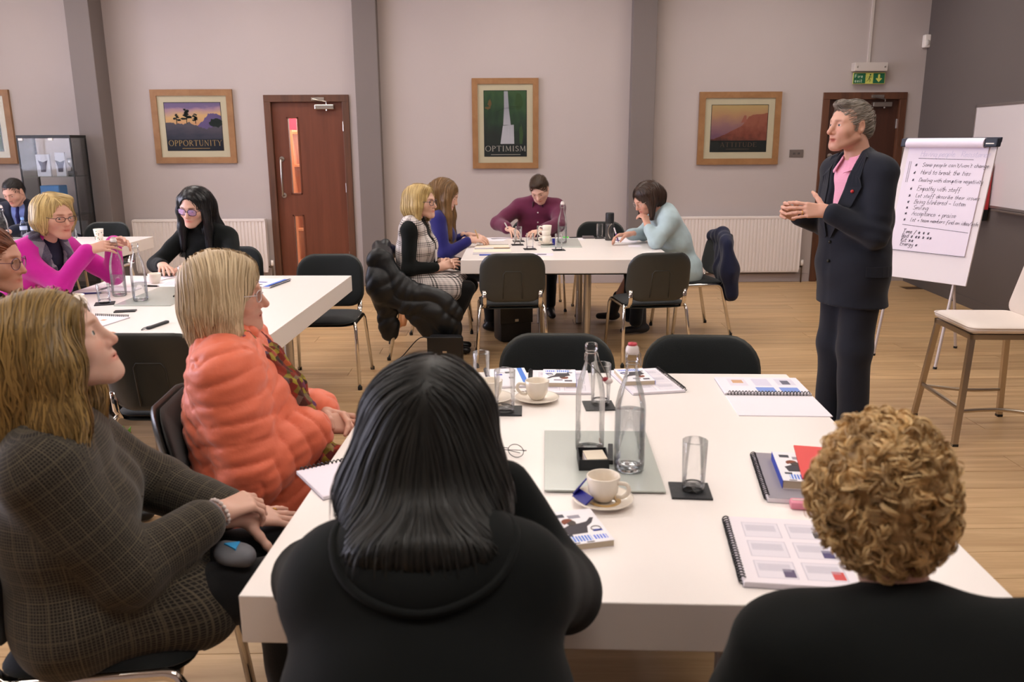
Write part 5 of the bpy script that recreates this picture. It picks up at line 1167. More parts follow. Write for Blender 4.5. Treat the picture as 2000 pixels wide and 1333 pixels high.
# ---- black roll-neck, long black hair
def rollneck():
    s = Fig('person', 'woman with long black hair and violet-tinted glasses in black roll-neck, reading at table', (-2.05, 6.06, .54), (-2.09, 5.96, 1.0), 178, (-2.122, 5.875, 1.168), (172, -15, 5), SK1, sw=.165, build=.98, head_scale=1.05)
    s.arm(1, (-2.255, 5.575, .806), (-1, .2, -.7)).arm(-1, (-2.0, 5.575, .806), (1, .2, -.7)).legs()
    F = Field(); s.torso(F, .006, bust=1.0)
    for k in (-1, 1): s.sleeve(F, k, .003, .97)
    F.cone(s.nk + s.up * .0, s.nk + s.up * .055 + s.f * .03, .062, .056, .02)
    s.garment('rollneck_jumper', F, .0095, C_black, folds(.004, 30, 3)); s.trousers(C_trs, .004); s.shoes(C_shoe)
    s.head(.0036, eye=.0026, gaze=(0, -25), brow=(.22, .17, .15), lip=(.88, .48, .50)); s.hand(1, (.45, -.85, -.05), (.0, 0, 1), .0042, curl=(30, 32, 36, 40), spread=7); s.hand(-1, (-.9, -.3, -.02), (0, 0, 1), .0042, curl=(30, 34, 38, 42)); s.finish()
    s.glasses(mat('violet_frame', srgb(40, 28, 60), .25), .027, .021, .0020, glass_mat('violet_lens', (.86, .84, .97, 1), (.6, .56, .9, 1), 6.0, 3.0, (.55, .48, 1.0, 1)))
    F = Field(); s.skull(F, .018)
    for k in (-1, 1): F.chain([s.W(k * .070, .01, .05), s.W(k * .086, .01, -.03), s.W(k * .086, .0, -.05) + V(0, .0, -.10), s.W(k * .092, .01, -.05) + V(0, .0, -.24)], [.026, .026, .030, .020], .03)
    F.chain([s.W(0, -.07, .03), s.W(0, -.10, -.02), V(-2.07, 6.04, .98), V(-2.06, 6.07, .85)], [.08, .08, .075, .05], .05, flat=(s.r, 1.2)); s.facecut(F, .118, -.014, (.074, .080, .105))
    s.hair(F, hm_black, long_flow(s, .01), 2400, 18, .015, .008, .003, .005, base=.15, tail=3)
rollneck()

# ---- magenta cardigan
def magenta():
    s = Fig('person', 'woman with short blonde hair and dark glasses in magenta cardigan holding a bottle', (-2.81, 4.90, .54), (-2.635, 4.88, 1.035), -112, (-2.535, 4.845, 1.195), (-121, -5, 0), SK2, sw=.165, build=1.06)
    s.arm(1, (-2.33, 4.742, 1.012), (-.2, -.2, -1)).arm(-1, (-2.29, 4.985, 1.03), (.1, .5, -1)).legs()
    mg = cloth_mat('magenta_wool', (196, 34, 150), .9, scale=20)
    F = Field(); s.torso(F, -.002, bust=1.0); s.garment('navy_top', F, .01, cloth_mat('navy_top', (30, 28, 52)), folds(.003))
    F = Field(); s.torso(F, .014, bust=1.0)
    for k in (-1, 1): s.sleeve(F, k, .004, 1.02)
    p, u = s.pel, s.up; T0 = Field(); T0.p = list(F.p); F.cone(s.nk + s.f * .09 + u * .02, p + s.f * .20 + u * .05, .075, .085, .01, op=1)
    s.garment('cardigan', F, .009, mg, folds(.005, 26, 6))
    F = Field(); n = s.nk; A = lambda f, r, q: n + s.f * f + s.r * r + u * q
    for k in (-1, 1):
        Q = onto(T0, [A(-.055, k * .03, .03), A(.0, k * .075, .02), A(.08, k * .075, -.06), A(.12, k * .070, -.17), A(.12, k * .075, -.28), A(.12, k * .085, -.40)], .006); G = T0.grad(Q)
        for i in range(5): F.cone(Q[i], Q[i + 1], .034, .036, .02, (G[i] + G[i + 1], .32))
    s.garment('grey_scarf', F, .008, check_mat('grey_scarf', (134, 124, 136), (52, 50, 72), 6, .3, (118, 110, 124)), folds(.004, 60), {0: (s.pel, s.nk)})
    s.trousers(C_trs, .004); s.shoes(C_shoe)
    s.head(.0034, eye=.0040, gaze=(10, -14), brow=(.55, .44, .36), cheek=1.05); s.hand(1, (.90, .28, .22), (-.2, -.75, .65), .0038, curl=(42, 48, 54, 58), thumb=(36, 20), fore=.012); s.hand(-1, (.9, -.42, .1), (-.1, .8, .6), .0040, curl=(48, 54, 58, 62), thumb=(36, 20), fore=.012); s.finish()
    s.glasses(mat('brown_frame', srgb(58, 30, 36), .3), .025, .014, .0017, glass_mat('lens_clear', (.98, .98, .98, 1), (.85, .85, .87, 1), .25, 3.0), shape=2.6)
    F = Field(); s.skull(F, .016); F.ell(s.W(-.035, .025, .098), (.050, .045, .024), s.H, .03)
    for k in (-1, 1): F.chain([s.W(k * .068, -.01, .05), s.W(k * .082, -.015, -.02), s.W(k * .078, -.005, -.07)], [.032, .034, .022], .03)
    F.chain([s.W(0, -.07, .03), s.W(0, -.085, -.04), s.W(0, -.075, -.085)], [.082, .07, .045], .05, flat=(s.r, 1.2)); s.facecut(F, .118, -.006, (.080, .078, .098))
    s.hair(F, hm_blonde, long_flow(s, .03, -.4), 2200, 12, .011, .006, .003, .004, base=.4, tail=1)
magenta()

# ---- auburn hair at the picture edge
def auburn():
    s = Fig('person', 'woman with tied auburn hair and thin glasses in dark green top, in profile', (-2.0, 3.0, .53), (-1.955, 3.09, 1.03), -62, (-1.885, 3.115, 1.178), (-84, -4, 0), SK2, sw=.165, build=1.05)
    s.arm(1, (-1.80, 3.30, .665), (-.2, -.5, -1)).arm(-1, (-1.82, 3.55, .785), (-.5, .5, -1)).legs(rch=.40)
    F = Field(); s.torso(F, .008, bust=1.0)
    for k in (-1, 1): s.sleeve(F, k, .004, .95)
    F.chain([s.nk - s.f * .05, s.nk + s.r * .065, s.nk + s.f * .07], [.026, .026, .026], .02)
    s.garment('dark_top', F, .011, cloth_mat('dark_green_knit', (26, 34, 34)), folds(.004)); s.trousers(C_trs, .004); s.shoes(C_shoe)
    s.head(.0034, eye=.0046, nose=.98, brow=(.6, .44, .34)); s.hand(1, (.6, .8, 0), (0, 0, 1), .005); s.hand(-1, (.6, .8, 0), (0, 0, 1), .005); s.finish()
    s.glasses(mat('violet_thin_frame', srgb(90, 50, 80), .3), .026, .022, .0014, glass_mat('lens_clear', (.98, .98, .98, 1), (.85, .85, .87, 1), .25, 3.0), shape=2.0)
    F = Field(); s.skull(F, .014); F.ell(s.W(0, -.12, .05), (.045, .045, .05), s.H, .03); s.facecut(F, .105, -.035, (.080, .075, .098))
    s.hair(F, hm_aub, lambda P: np.tile(-s.H[:, 1] * 1.0 + V(0, 0, .1), (len(P), 1)), 1800, 9, .012, .006, .0028, .004, base=.35)
auburn()

# ---- dark suited man by the cabinet, and his neighbour at the picture edge
def suitman(label, x, y, yaw, hr, tie, tiec):
    s = Fig('person', label, (x + .0, y + .20, .54), (x, y + .10, 1.01), yaw, (x, y, 1.15), hr, SK2, sw=.185, build=1.08, fem=False)
    s.arm(1, (x - .12, y - .34, .808), (-1, .1, -.35)).arm(-1, (x + .12, y - .34, .808), (1, .1, -.35)).legs()
    su = cloth_mat('dark_blue_suit', (24, 27, 42))
    F = Field(); s.torso(F, .0); s.garment('shirt', F, .011, cloth_mat('blue_shirt', tiec))
    F = Field(); s.torso(F, .014)
    for k in (-1, 1): s.sleeve(F, k, .008, .95, r=(.066, .056, .054, .046))
    F.cone(s.nk + s.f * .10, s.pel + s.f * .20 + s.up * .12, .075, .02, .01, op=1); s.garment('suit_jacket', F, .011, su, folds(.004))
    if tie: F = Field(); F.chain([s.nk + s.f * .075 - s.up * .01, s.nk + s.f * .115 - s.up * .10, s.nk + s.f * .125 - s.up * .3], [.018, .020, .026], .01, flat=(s.f, .4)); s.garment('tie', F, .008, cloth_mat('navy_tie', (26, 24, 74)))
    s.trousers(su, .006); s.shoes(C_shoe); s.head(.0042, eye=.002, brow=(.35, .28, .24), jaw=1.08); s.hand(1, (.35, -.9, 0), (0, 0, 1), .0055); s.hand(-1, (-.35, -.9, 0), (0, 0, 1), .0055); s.finish()
    F = Field(); s.skull(F, .011); s.facecut(F, .120, -.008, (.092, .085, .092)); F.ell(s.W(0, -.08, -.02), (.058, .03, .045), s.H, .03)
    for k in (-1, 1): F.ell(s.W(k * .085, -.010, -.012), (.024, .022, .042), s.H, .006, op=1)
    s.hair(F, hm_mblk, short_flow(s, (.3, .25, .1)), 1200, 5, .008, .0065, .0022, .005, base=.3)
suitman('man with dark hair in navy suit and tie behind two small water bottles', -4.665, 8.20, 180, (172, -28, 0), True, (108, 122, 176))
suitman('dark haired person in suit seated next to the man in navy tie', -5.33, 8.72, 180, (160, -15, 0), False, (60, 62, 80))

# ---- blonde in checked dress
def checked():
    s = Fig('person', 'blonde woman in glasses and black and white checked pinafore, hands in lap', (-.655, 6.36, .545), (-.640, 6.32, 1.02), -98, (-.575, 6.295, 1.165), (-112, 0, 0), SK1, sw=.16, build=1.06)
    s.arm(1, (-.445, 6.235, .685), (-.2, -.2, -1)).arm(-1, (-.44, 6.38, .70), (-.1, .4, -1)).legs(spread=.07, rch=.42, z=.52); s.an = {k: V(-.42, 6.36 - .08 * k, .085) for k in (-1, 1)}; s.toe = {k: V(-.265, 6.35 - .085 * k, .03) for k in (-1, 1)}
    pm = pow_mat('pinafore_check'); n, p, u = s.nk, s.pel, s.up
    F = Field(); s.torso(F, .0, bust=1.0); [s.sleeve(F, k, .0, .86, r=(.055, .047, .046, .036)) for k in (-1, 1)]; s.garment('black_jersey', F, .010, C_black, folds(.003))
    F = Field(); s.torso(F, .012, bust=1.03, hipw=1.06); F.cone(s.hip[1], s.hip[1] + (s.kn[1] - s.hip[1]) * .72, .125, .105, .05); F.cone(s.hip[-1], s.hip[-1] + (s.kn[-1] - s.hip[-1]) * .72, .125, .105, .05)
    F.cone(n + u * .03, n - u * .13 + s.f * .11, .085, .05, .015, op=1); 
    for k in (-1, 1): F.ell(s.shl[k] + s.r * k * .062 - u * .02, (.080, .085, .125), s.R, .012, op=1)
    s.garment('checked_pinafore', F, .009, pm, folds(.004, 24, 2), {0: (p - u * .3, n)})
    s.trousers(cloth_mat('black_tights', (16, 16, 17)), -.012, seat=False); s.shoes(C_shoe, boot=.15)
    s.head(.0036, eye=.0056, brow=(.6, .5, .4)); s.hand(1, (.8, .3, .18), (.3, -.8, .5), .0042, curl=(50, 55, 60, 65)); s.hand(-1, (.7, -.7, .1), (.4, .6, .6), .0042, curl=(45, 50, 55, 60)); s.finish()
    s.glasses(mat('navy_frame', srgb(40, 44, 74), .3), .026, .020, .0019)
    b = MB(); q = p + s.f * .17 + u * .22 - s.r * -.02; b.box(-.028, -.003, -.045, .028, .003, .045, .002); b.v = [tuple(s.R @ V(w) + q - s.org) for w in b.v]; bd = b.build('name_badge', mat('badge_white', srgb(226, 220, 222), .5), s.root)
    b = MB(); b.tube([tuple(w - s.org) for w in (q + u * .045, q + u * .09 - s.f * .005, n - u * .12 + s.f * .14 + s.r * .02)], .004, 6); b.build('lanyard', M_black, s.root)
    F = Field(); s.skull(F, .017); F.ell(s.W(.01, .03, .095), (.058, .045, .026), s.H, .03)
    for k in (-1, 1): F.chain([s.W(k * .068, .0, .05), s.W(k * .082, .0, -.03), s.W(k * .082, .005, -.115)], [.031, .034, .020], .03)
    F.chain([s.W(0, -.07, .03), s.W(0, -.085, -.05), s.W(0, -.075, -.12)], [.082, .074, .045], .05, flat=(s.r, 1.2)); s.facecut(F, .118, -.020, (.076, .078, .10))
    s.hair(F, hm_blonde, long_flow(s, .02, -.1), 2200, 13, .012, .007, .003, .004, base=.4, tail=1)
checked()
# ---- long brown hair, royal blue jumper
def bluejumper():
    s = Fig('person', 'woman with very long light brown hair in royal blue jumper, writing', (-.53, 7.18, .545), (-.52, 7.14, 1.02), -92, (-.445, 7.10, 1.165), (-98, -24, 0), SK1, sw=.155, build=1.0)
    s.arm(1, (-.245, 6.98, .80), (-.3, -.4, -1), (.02, 0, -.01)).arm(-1, (-.27, 7.30, .806), (-.2, .5, -.8)).legs()
    bl = cloth_mat('royal_blue_knit', (40, 38, 104)); F = Field(); s.torso(F, .006, bust=1.0); [s.sleeve(F, k, .004, .93) for k in (-1, 1)]; s.garment('blue_jumper', F, .010, bl, folds(.004)); s.trousers(C_trs, .004); s.shoes(C_shoe)
    s.head(.0038, eye=.0025, brow=(.45, .36, .28)); s.hand(1, (.9, .05, .05), (0, -.5, .85), .0042, curl=(70, 78, 84, 88), thumb=(30, 30)); s.hand(-1, (.9, -.3, 0), (0, 0, 1), .005); s.finish()
    F = Field(); s.skull(F, .018)
    for k in (-1, 1): F.chain([s.W(k * .070, .02, .04), s.W(k * .084, .03, -.03), s.W(k * .080, .04, -.04) + V(0, 0, -.12), s.W(k * .078, .04, -.04) + V(.01, 0, -.29)], [.030, .034, .038, .026], .035)
    F.chain([s.W(0, -.07, .03), s.W(0, -.10, -.03), s.W(0, -.10, -.03) + V(.01, 0, -.12), s.W(0, -.09, -.03) + V(.02, 0, -.26)], [.08, .078, .065, .045], .05, flat=(s.r, 1.2)); s.facecut(F, .118, -.03, (.07, .070, .10))
    s.hair(F, hm_brown, long_flow(s, .0), 2000, 19, .015, .008, .003, .004, base=.35, tail=3)
bluejumper()
# ---- maroon shirt
def maroon():
    s = Fig('person', 'man with short brown hair in maroon shirt, head bowed, writing', (.37, 8.16, .545), (.365, 8.05, 1.03), 178, (.375, 7.935, 1.16), (164, -38, -8), SK1, sw=.195, build=1.10, fem=False)
    s.arm(1, (.075, 7.66, .822), (-1, .2, -.35)).arm(-1, (.375, 7.62, .804), (1, .2, -.35)).legs()
    mm = cloth_mat('maroon_cotton', (96, 34, 62), .85); F = Field(); s.torso(F, .010, g=0); [s.sleeve(F, k, .008, .94, g=1, r=(.066, .056, .054, .044)) for k in (-1, 1)]; T0 = F; s.garment('maroon_shirt', F, .010, mm, folds(.006, 24, 3))
    F = Field(); n = s.nk
    for k in (-1, 1): F.chain([n - s.f * .05 + s.r * k * .02 + s.up * .05, n + s.r * k * .068 + s.up * .03, n + s.f * .07 + s.r * k * .045 - s.up * .01, n + s.f * .10 + s.r * k * .05 - s.up * .055], [.02, .022, .022, .008], .015, flat=(nrm(s.r * k + s.f * .3), .35))
    s.garment('shirt_collar', F, .0075, cloth_mat('dark_maroon', (52, 18, 32)))
    for i in range(3): b = MB(); b.sphere(tuple(onto(T0, [n + s.f * .13 - s.up * (.09 + .095 * i)], .003)[0] - s.org), (.007, .006, .007), 8, 6); b.build('shirt_button', M_white, s.root, True)
    s.trousers(C_trs, .006); s.shoes(C_shoe); s.head(.0038, eye=.002, brow=(.42, .32, .26), stubble=(.86, .78, .74), jaw=1.08); s.hand(1, (.45, -.8, -.1), (-.2, 0, 1), .0045, curl=(55, 70, 80, 85), thumb=(30, 30)); s.hand(-1, (-.6, -.7, 0), (0, 0, 1), .0045); s.finish()
    F = Field(); s.skull(F, .013); F.ell(s.W(0, .045, .095), (.055, .04, .026), s.H, .02); s.facecut(F, .118, -.010, (.092, .085, .090)); F.ell(s.W(0, -.08, -.02), (.056, .03, .04), s.H, .03)
    for k in (-1, 1): F.ell(s.W(k * .085, -.010, -.012), (.024, .022, .042), s.H, .006, op=1)
    s.hair(F, hm_man, short_flow(s, (.2, .8, .3)), 1500, 6, .008, .0065, .0022, .008, base=.3)
maroon()
# ---- pale blue jumper
def paleblue():
    s = Fig('person', 'woman with dark hair and glasses in pale blue jumper, leaning on her hand and writing', (1.545, 7.02, .545), (1.375, 6.975, 1.015), 96, (1.205, 6.955, 1.132), (112, -30, 0), SK2, sw=.16, build=1.06)
    s.arm(-1, (1.215, 6.845, .912), (-.05, -.5, -1), (-.02, 0, 0)).arm(1, (1.085, 7.075, .826), (.2, .5, -1), (-.04, 0, 0)).legs(rch=.40)
    s.el[-1] = V(1.275, 6.765, .80); s.el[1] = V(1.255, 7.265, .812)
    pb = cloth_mat('pale_blue_knit', (172, 192, 198), .92); F = Field(); s.torso(F, .012, bust=.9, lower=.02); [s.sleeve(F, k, .008, .90) for k in (-1, 1)]; s.garment('pale_blue_jumper', F, .010, pb, folds(.006, 30, 3)); s.trousers(C_trs, .004)
    s.an[-1] = V(1.20, 6.93, .085); s.toe[-1] = V(1.05, 6.90, .03); s.an[1] = V(1.02, 7.45, .14); s.toe[1] = V(.90, 7.42, .05); s.shoes(mat('grey_boot', srgb(44, 44, 48), .6), boot=.25)
    s.head(.0038, eye=.0025, brow=(.35, .28, .24)); s.hand(-1, (-.25, .40, .85), (.45, -.7, .2), .0042, curl=(95, 100, 105, 105), thumb=(30, 30)); s.hand(1, (-.9, -.25, -.05), (0, .3, 1), .0042, curl=(62, 72, 82, 86), thumb=(32, 30)); s.finish()
    s.glasses(mat('light_frame', srgb(180, 160, 150), .25), .024, .016, .0014)
    b = MB(); X = nrm(s.wr[-1] - s.el[-1]); e1 = nrm(np.cross(X, V(0, 1, 0))); e2 = np.cross(X, e1); b.tube([tuple(s.wr[-1] + (e1 * math.cos(a) + e2 * math.sin(a)) * .034 - X * .01 - s.org) for a in np.linspace(0, 2 * PI, 15)[:-1]], .0045, 6, closed=True); b.build('bracelet', M_white, s.root, True)
    F = Field(); s.skull(F, .018)
    for k in (-1, 1): F.chain([s.W(k * .068, .01, .05), s.W(k * .084, .0, -.02), s.W(k * .082, .0, -.03) + V(.0, 0, -.10)], [.030, .034, .022], .035)
    F.chain([s.W(0, -.07, .03), s.W(0, -.10, -.03), s.W(0, -.10, -.04) + V(.02, 0, -.06)], [.082, .074, .05], .05, flat=(s.r, 1.2)); s.facecut(F, .118, -.03, (.072, .072, .10))
    s.hair(F, hm_dk2, long_flow(s, .0), 2000, 13, .012, .007, .003, .004, base=.3, tail=2)
paleblue()
# ------------------------------------------------------------------ things on and around the tables
TZ = .74
M_tum = glass_mat('tumbler_glass', (.985, .99, .99, 1), (.42, .44, .45, 1), .75, 5.0)
M_btl = glass_mat('bottle_glass', (.985, .99, .99, 1), (.42, .44, .47, 1), .8, 4.5)
M_water = glass_mat('water', (.97, .98, .99, 1), (.80, .84, .88, 1), .5, 3.0)
M_base = mat('thick_glass_base', (.9, .92, .93, 1), .05, trans=1.0, ior=1.45)
M_china = mat('white_china', srgb(240, 230, 216), .18, coat=.4)
M_coast = mat('slate_coaster', srgb(36, 38, 42), .55, bump=.1)
M_paper = mat('paper', srgb(238, 232, 240), .8); M_cream = mat('cream_paper', srgb(236, 224, 204), .8)
M_coil = mat('black_coil', srgb(22, 22, 26), .4)
M_frost = mat('frosted_glass_board', srgb(190, 196, 190), .22, coat=.3)
M_cork = mat('tea', srgb(196, 160, 104), .3)
M_blue = mat('blue_print', srgb(36, 70, 190), .5)
def rect_mat(name, base, rects, stripes=()):
    """flat print on a page: coloured rectangles and ruled text blocks in page coordinates 0..1"""
    if name in MATS: return MATS[name]
    t = NT(name); co = t.n('ShaderNodeTexCoord'); sp = t.n('ShaderNodeSeparateXYZ'); t.l(co.outputs['Generated'], sp.inputs[0]); x, y = sp.outputs[0], sp.outputs[1]; c = srgb(*base)
    def box(a, b, d, e):
        m = t.math('MULTIPLY', t.math('GREATER_THAN', x, a), t.math('LESS_THAN', x, d)); return t.math('MULTIPLY', m, t.math('MULTIPLY', t.math('GREATER_THAN', y, b), t.math('LESS_THAN', y, e)))
    for a, b, d, e, col in rects: c = t.mix(box(a, b, d, e), c, srgb(*col))
    for a, b, d, e, col, k, ax in stripes: c = t.mix(t.math('MULTIPLY', box(a, b, d, e), t.math('LESS_THAN', t.math('FRACT', t.math('MULTIPLY', y if ax else x, k)), .45)), c, srgb(*col))
    if not isinstance(c, tuple): t.l(c, t.b.inputs['Base Color'])
    t.b.inputs['Roughness'].default_value = .55; MATS[name] = t.m; return t.m
def slides(name, hl):
    R, S = [], []
    for i in range(2):
        for j in range(3):
            a, b = .13 + i * .43, .07 + j * .30; R += [(a, b, a + .36, b + .24, (196, 190, 204)), (a + .008, b + .006, a + .352, b + .234, (228, 222, 232))]; S.append((a + .03, b + .10, a + .32, b + .20, (176, 172, 188), 60, 1))
    for (i, j, col) in hl: a, b = .13 + i * .43, .07 + j * .30; R.append((a + .24, b + .02, a + .345, b + .13, col))
    return rect_mat(name, (238, 230, 238), R, S)
def coaster(x, y, deg, label):
    c = empty('coaster', (x, y, TZ), math.radians(deg), label, 'coaster', 'black slate coasters'); part('slate', M_coast, c, lambda b: b.box(-.05, -.05, 0, .05, .05, .005, .001)); return c
def tumbler(x, y, label, h=.135, r=.033, z=TZ + .005, water=0.0):
    g = empty('drinking_glass', (x, y, z), 0, label, 'glass', 'clear tumblers')
    part('glass_wall', M_tum, g, lambda b: b.lathe([(r * .90, .015), (r * .905, .018), (r, h), (r - .0010, h + .0010), (r - .0022, h), (r - .0024, h - .004)], 28), True)
    part('glass_base', glass_mat('base_glass', (.95, .96, .96, 1), (.5, .52, .53, 1), .9, 3.0), g, lambda b: b.lathe([(0, 0), (r * .82, 0), (r * .895, .004), (r * .90, .015), (r * .8, .0185), (0, .0185)], 24), True)
    if water: part('water', M_water, g, lambda b: b.lathe([(0, .0235), (r * .79, .0235), (r * (.82 + .13 * water), h * water), (0, h * water)], 24), True)
    return g
def bottle(x, y, label, water=0.0, closed=True, deg=0, cap=(205, 70, 84), H=1.0):
    g = empty('swing_top_bottle', (x, y, TZ + .0), math.radians(deg), label, 'bottle', 'swing-top bottles'); g.scale = (1, 1, 1)
    pr = [(0, .004), (.034, 0), (.0395, .006), (.0405, .02), (.0405, .165 * H), (.039, .185 * H), (.033, .215 * H), (.023, .245 * H), (.0165, .265 * H), (.0145, .285 * H), (.0145, .297 * H), (.0175, .300 * H), (.0175, .316 * H), (.0145, .319 * H)]
    b = MB(); b.lathe(pr, 32); b.build('bottle_glass', M_btl, g, True)
    if water: part('water', M_water, g, lambda b: b.lathe([(0, .012), (.0375, .012), (.0380, .02), (.0380, water), (0, water)], 28), True)
    part('base_ring', M_base, g, lambda b: b.lathe([(0, .002), (.033, .001), (.038, .006), (.037, .011), (0, .011)], 24), True)
    M_wire = mat('wire_steel', srgb(176, 170, 164), .25, metal=1.0); zt = .305 * H
    w = MB()
    if closed:
        for s in (-1, 1): w.tube([(s * .017, 0, zt - .015), (s * .022, -.008, zt - .02), (s * .021, -.006, zt + .012), (s * .012, 0, zt + .024)], .0013, 6)
        part('stopper', mat('stopper_white', srgb(232, 222, 220), .3), g, lambda b: b.lathe([(0, .318 * H), (.0165, .318 * H), (.0175, .325 * H), (.016, .335 * H), (.010, .342 * H), (0, .344 * H)], 20), True); part('rubber_seal', mat('seal_%d' % cap[0], srgb(*cap), .4), g, lambda b: b.lathe([(.008, .341 * H), (.012, .340 * H), (.0115, .346 * H), (0, .349 * H)], 18), True)
    else:
        for s in (-1, 1): w.tube([(s * .017, 0, zt - .012), (s * .020, -.006, zt - .03), (.030 + s * .010, -.012, zt - .07), (.040 + s * .006, -.014, zt - .088)], .0013, 6)
        st = part('stopper', mat('stopper_white', srgb(232, 222, 220), .3), g, lambda b: b.sphere((.046, -.014, zt - .093), (.013, .013, .009), 14, 8), True); part('rubber_seal', mat('seal_%d' % cap[0], srgb(*cap), .4), g, lambda b: b.sphere((.038, -.014, zt - .088), (.009, .009, .007), 12, 8), True)
    w.tube([(.0155 * math.cos(a), .0155 * math.sin(a), zt - .012) for a in np.linspace(0, 2 * PI, 17)[:-1]], .0014, 6, closed=True); w.build('wire_bail', M_wire, g, True)
    return g
def cup(x, y, label, z=TZ, saucer=True, deg=0, drink=None, r=.041, h=.062, spoon=False):
    g = empty('cup_and_saucer' if saucer else 'china_cup', (x, y, z), math.radians(deg), label, 'cup'); z0 = .010 if saucer else 0
    if saucer: part('saucer', M_china, g, lambda b: b.lathe([(0, .002), (.035, 0), (.04, .003), (.074, .014), (.075, .0165), (.070, .0155), (.042, .008), (.03, .0065), (0, .0065)], 36), True)
    c = part('cup', M_china, g, lambda b: b.lathe([(0, z0), (r * .55, z0), (r * .62, z0 + .004), (r * .88, z0 + .022), (r, z0 + h), (r - .002, z0 + h + .0015), (r - .004, z0 + h), (r * .84, z0 + .024), (r * .5, z0 + .008), (0, z0 + .007)], 36), True)
    part('handle', M_china, c, lambda b: b.tube(catmull([(r * .93, 0, z0 + h * .80), (r + .020, 0, z0 + h * .82), (r + .026, 0, z0 + h * .55), (r + .012, 0, z0 + h * .28), (r * .86, 0, z0 + h * .24)], 5), .0042, 8, flat=1.3), True)
    if drink: part('drink', mat('drink_%d' % drink[0], srgb(*drink), .25), g, lambda b: b.lathe([(0, z0 + h * .52), (r * .90, z0 + h * .52)], 28), True)
    if spoon: part('teaspoon', M_chrome, g, lambda b: (b.sphere((.030, -.052, .0165), (.018, .011, .004), 12, 7), b.tube([(.045, -.050, .018), (.085, -.035, .024)], .003, 6, flat=.6)), True)
    return g
def helix(b, p0, p1, r, n, th=.0011):
    p0, p1 = Vector(p0), Vector(p1); d = (p1 - p0); u = d.normalized(); e1 = u.cross(Vector((0, 0, 1))).normalized(); e2 = u.cross(e1); P = []
    for i in range(n * 10 + 1): a = 2 * PI * i / 10; P.append(p0 + d * (i / (n * 10)) + e1 * (r * math.cos(a)) + e2 * (r * math.sin(a)))
    b.tube(P, th, 4)
def workbook(x, y, deg, label, page, w=.21, d=.297, t=.010, coil='left', z=TZ, cover=None, cat='workbook'):
    g = empty('spiral_workbook', (x, y, z), math.radians(deg), label, cat)
    part('pages', M_paper, g, lambda b: b.box(-w / 2, -d / 2, .0008, w / 2, d / 2, t - .0008)); part('top_sheet', page, g, lambda b: b.box(-w / 2 + .002, -d / 2 + .001, t - .0006, w / 2 - .001, d / 2 - .001, t))
    part('back_cover', cover or mat('grey_cover', srgb(120, 116, 124), .5), g, lambda b: b.box(-w / 2 - .001, -d / 2 - .001, 0, w / 2 + .001, d / 2 + .001, .0010))
    e = {'left': ((-w / 2 - .001, -d / 2 + .008), (-w / 2 - .001, d / 2 - .008)), 'right': ((w / 2 + .001, -d / 2 + .008), (w / 2 + .001, d / 2 - .008)), 'near': ((-w / 2 + .008, -d / 2 - .001), (w / 2 - .008, -d / 2 - .001)), 'far': ((-w / 2 + .008, d / 2 + .001), (w / 2 - .008, d / 2 + .001))}[coil]
    L = math.hypot(e[1][0] - e[0][0], e[1][1] - e[0][1]); part('coil_binding', M_coil, g, lambda b: helix(b, (*e[0], max(.007, t * .62) + .0018), (*e[1], max(.007, t * .62) + .0018), max(.007, t * .62), int(L / .011), .0017))
    return g
COVER = lambda nm: rect_mat(nm, (240, 236, 242), [(.12, .80, .34, .90, (50, 50, 66)), (.40, .74, .66, .84, (150, 146, 160)), (.72, .30, .92, .36, (40, 70, 190)), (.10, .22, .26, .28, (40, 44, 60)), (.18, .06, .60, .22, (48, 110, 214)), (.64, .08, .92, .20, (60, 96, 220)), (.14, .012, .30, .04, (34, 34, 40)), (.44, .012, .60, .04, (34, 34, 40))], [(.18, .06, .92, .22, (228, 232, 244), 16, 0)])
def paperback(x, y, deg, label, z=TZ, w=.11, d=.165, t=.016, flip=False):
    g = empty('paperback_book', (x, y, z), math.radians(deg), label, 'book', 'white and blue paperbacks')
    part('page_block', mat('page_edges', srgb(206, 190, 166), .8), g, lambda b: b.box(-w / 2 + .001, -d / 2 + .001, .001, w / 2 - .001, d / 2 - .001, t - .001)); part('back_cover', M_paper, g, lambda b: b.box(-w / 2, -d / 2, 0, w / 2, d / 2, .001))
    part('front_cover', COVER('book_cover'), g, lambda b: b.box(-w / 2, -d / 2, t - .001, w / 2, d / 2, t)); part('spine', M_blue, g, lambda b: b.box(-w / 2 - .0008, -d / 2, 0, -w / 2, d / 2, t))
    f = part('cover_figure', mat('figure_dark', srgb(58, 52, 60), .6), g, lambda b: b.prism([(-.034, -.038), (.010, -.036), (.018, -.006), (.034, .010), (.046, .034), (.038, .036), (.024, .018), (.004, .012), (-.018, .010), (-.040, -.006)], t + .0001, t + .0004, 'z')); part('figure_face', SK2, f, lambda b: b.prism([(-.012 + .011 * math.cos(a), .018 + .014 * math.sin(a)) for a in np.linspace(0, 2 * PI, 13)[:-1]], t + .0004, t + .0007, 'z')); part('figure_hair', mat('figure_hair', srgb(126, 60, 34), .6), f, lambda b: b.prism([(-.018 + .015 * math.cos(a), .024 + .016 * math.sin(a)) for a in np.linspace(.5, 3.9, 9)], t + .0005, t + .0008, 'z'))
    part('cover_clock', M_coil, g, lambda b: b.tube([(.034 + .011 * math.cos(a), .052 * 0 - .02 + .011 * math.sin(a), t + .0006) for a in np.linspace(0, 2 * PI, 19)[:-1]], .0011, 4, closed=True)); return g
def thin(name, x, y, deg, w, d, m, label, cat, z=TZ, t=.0012): 
    o = part(name, m, None, lambda b: b.box(-w / 2, -d / 2, 0, w / 2, d / 2, t), loc=(x, y, z), rot=(0, 0, math.radians(deg))); return tag(o, label, cat)
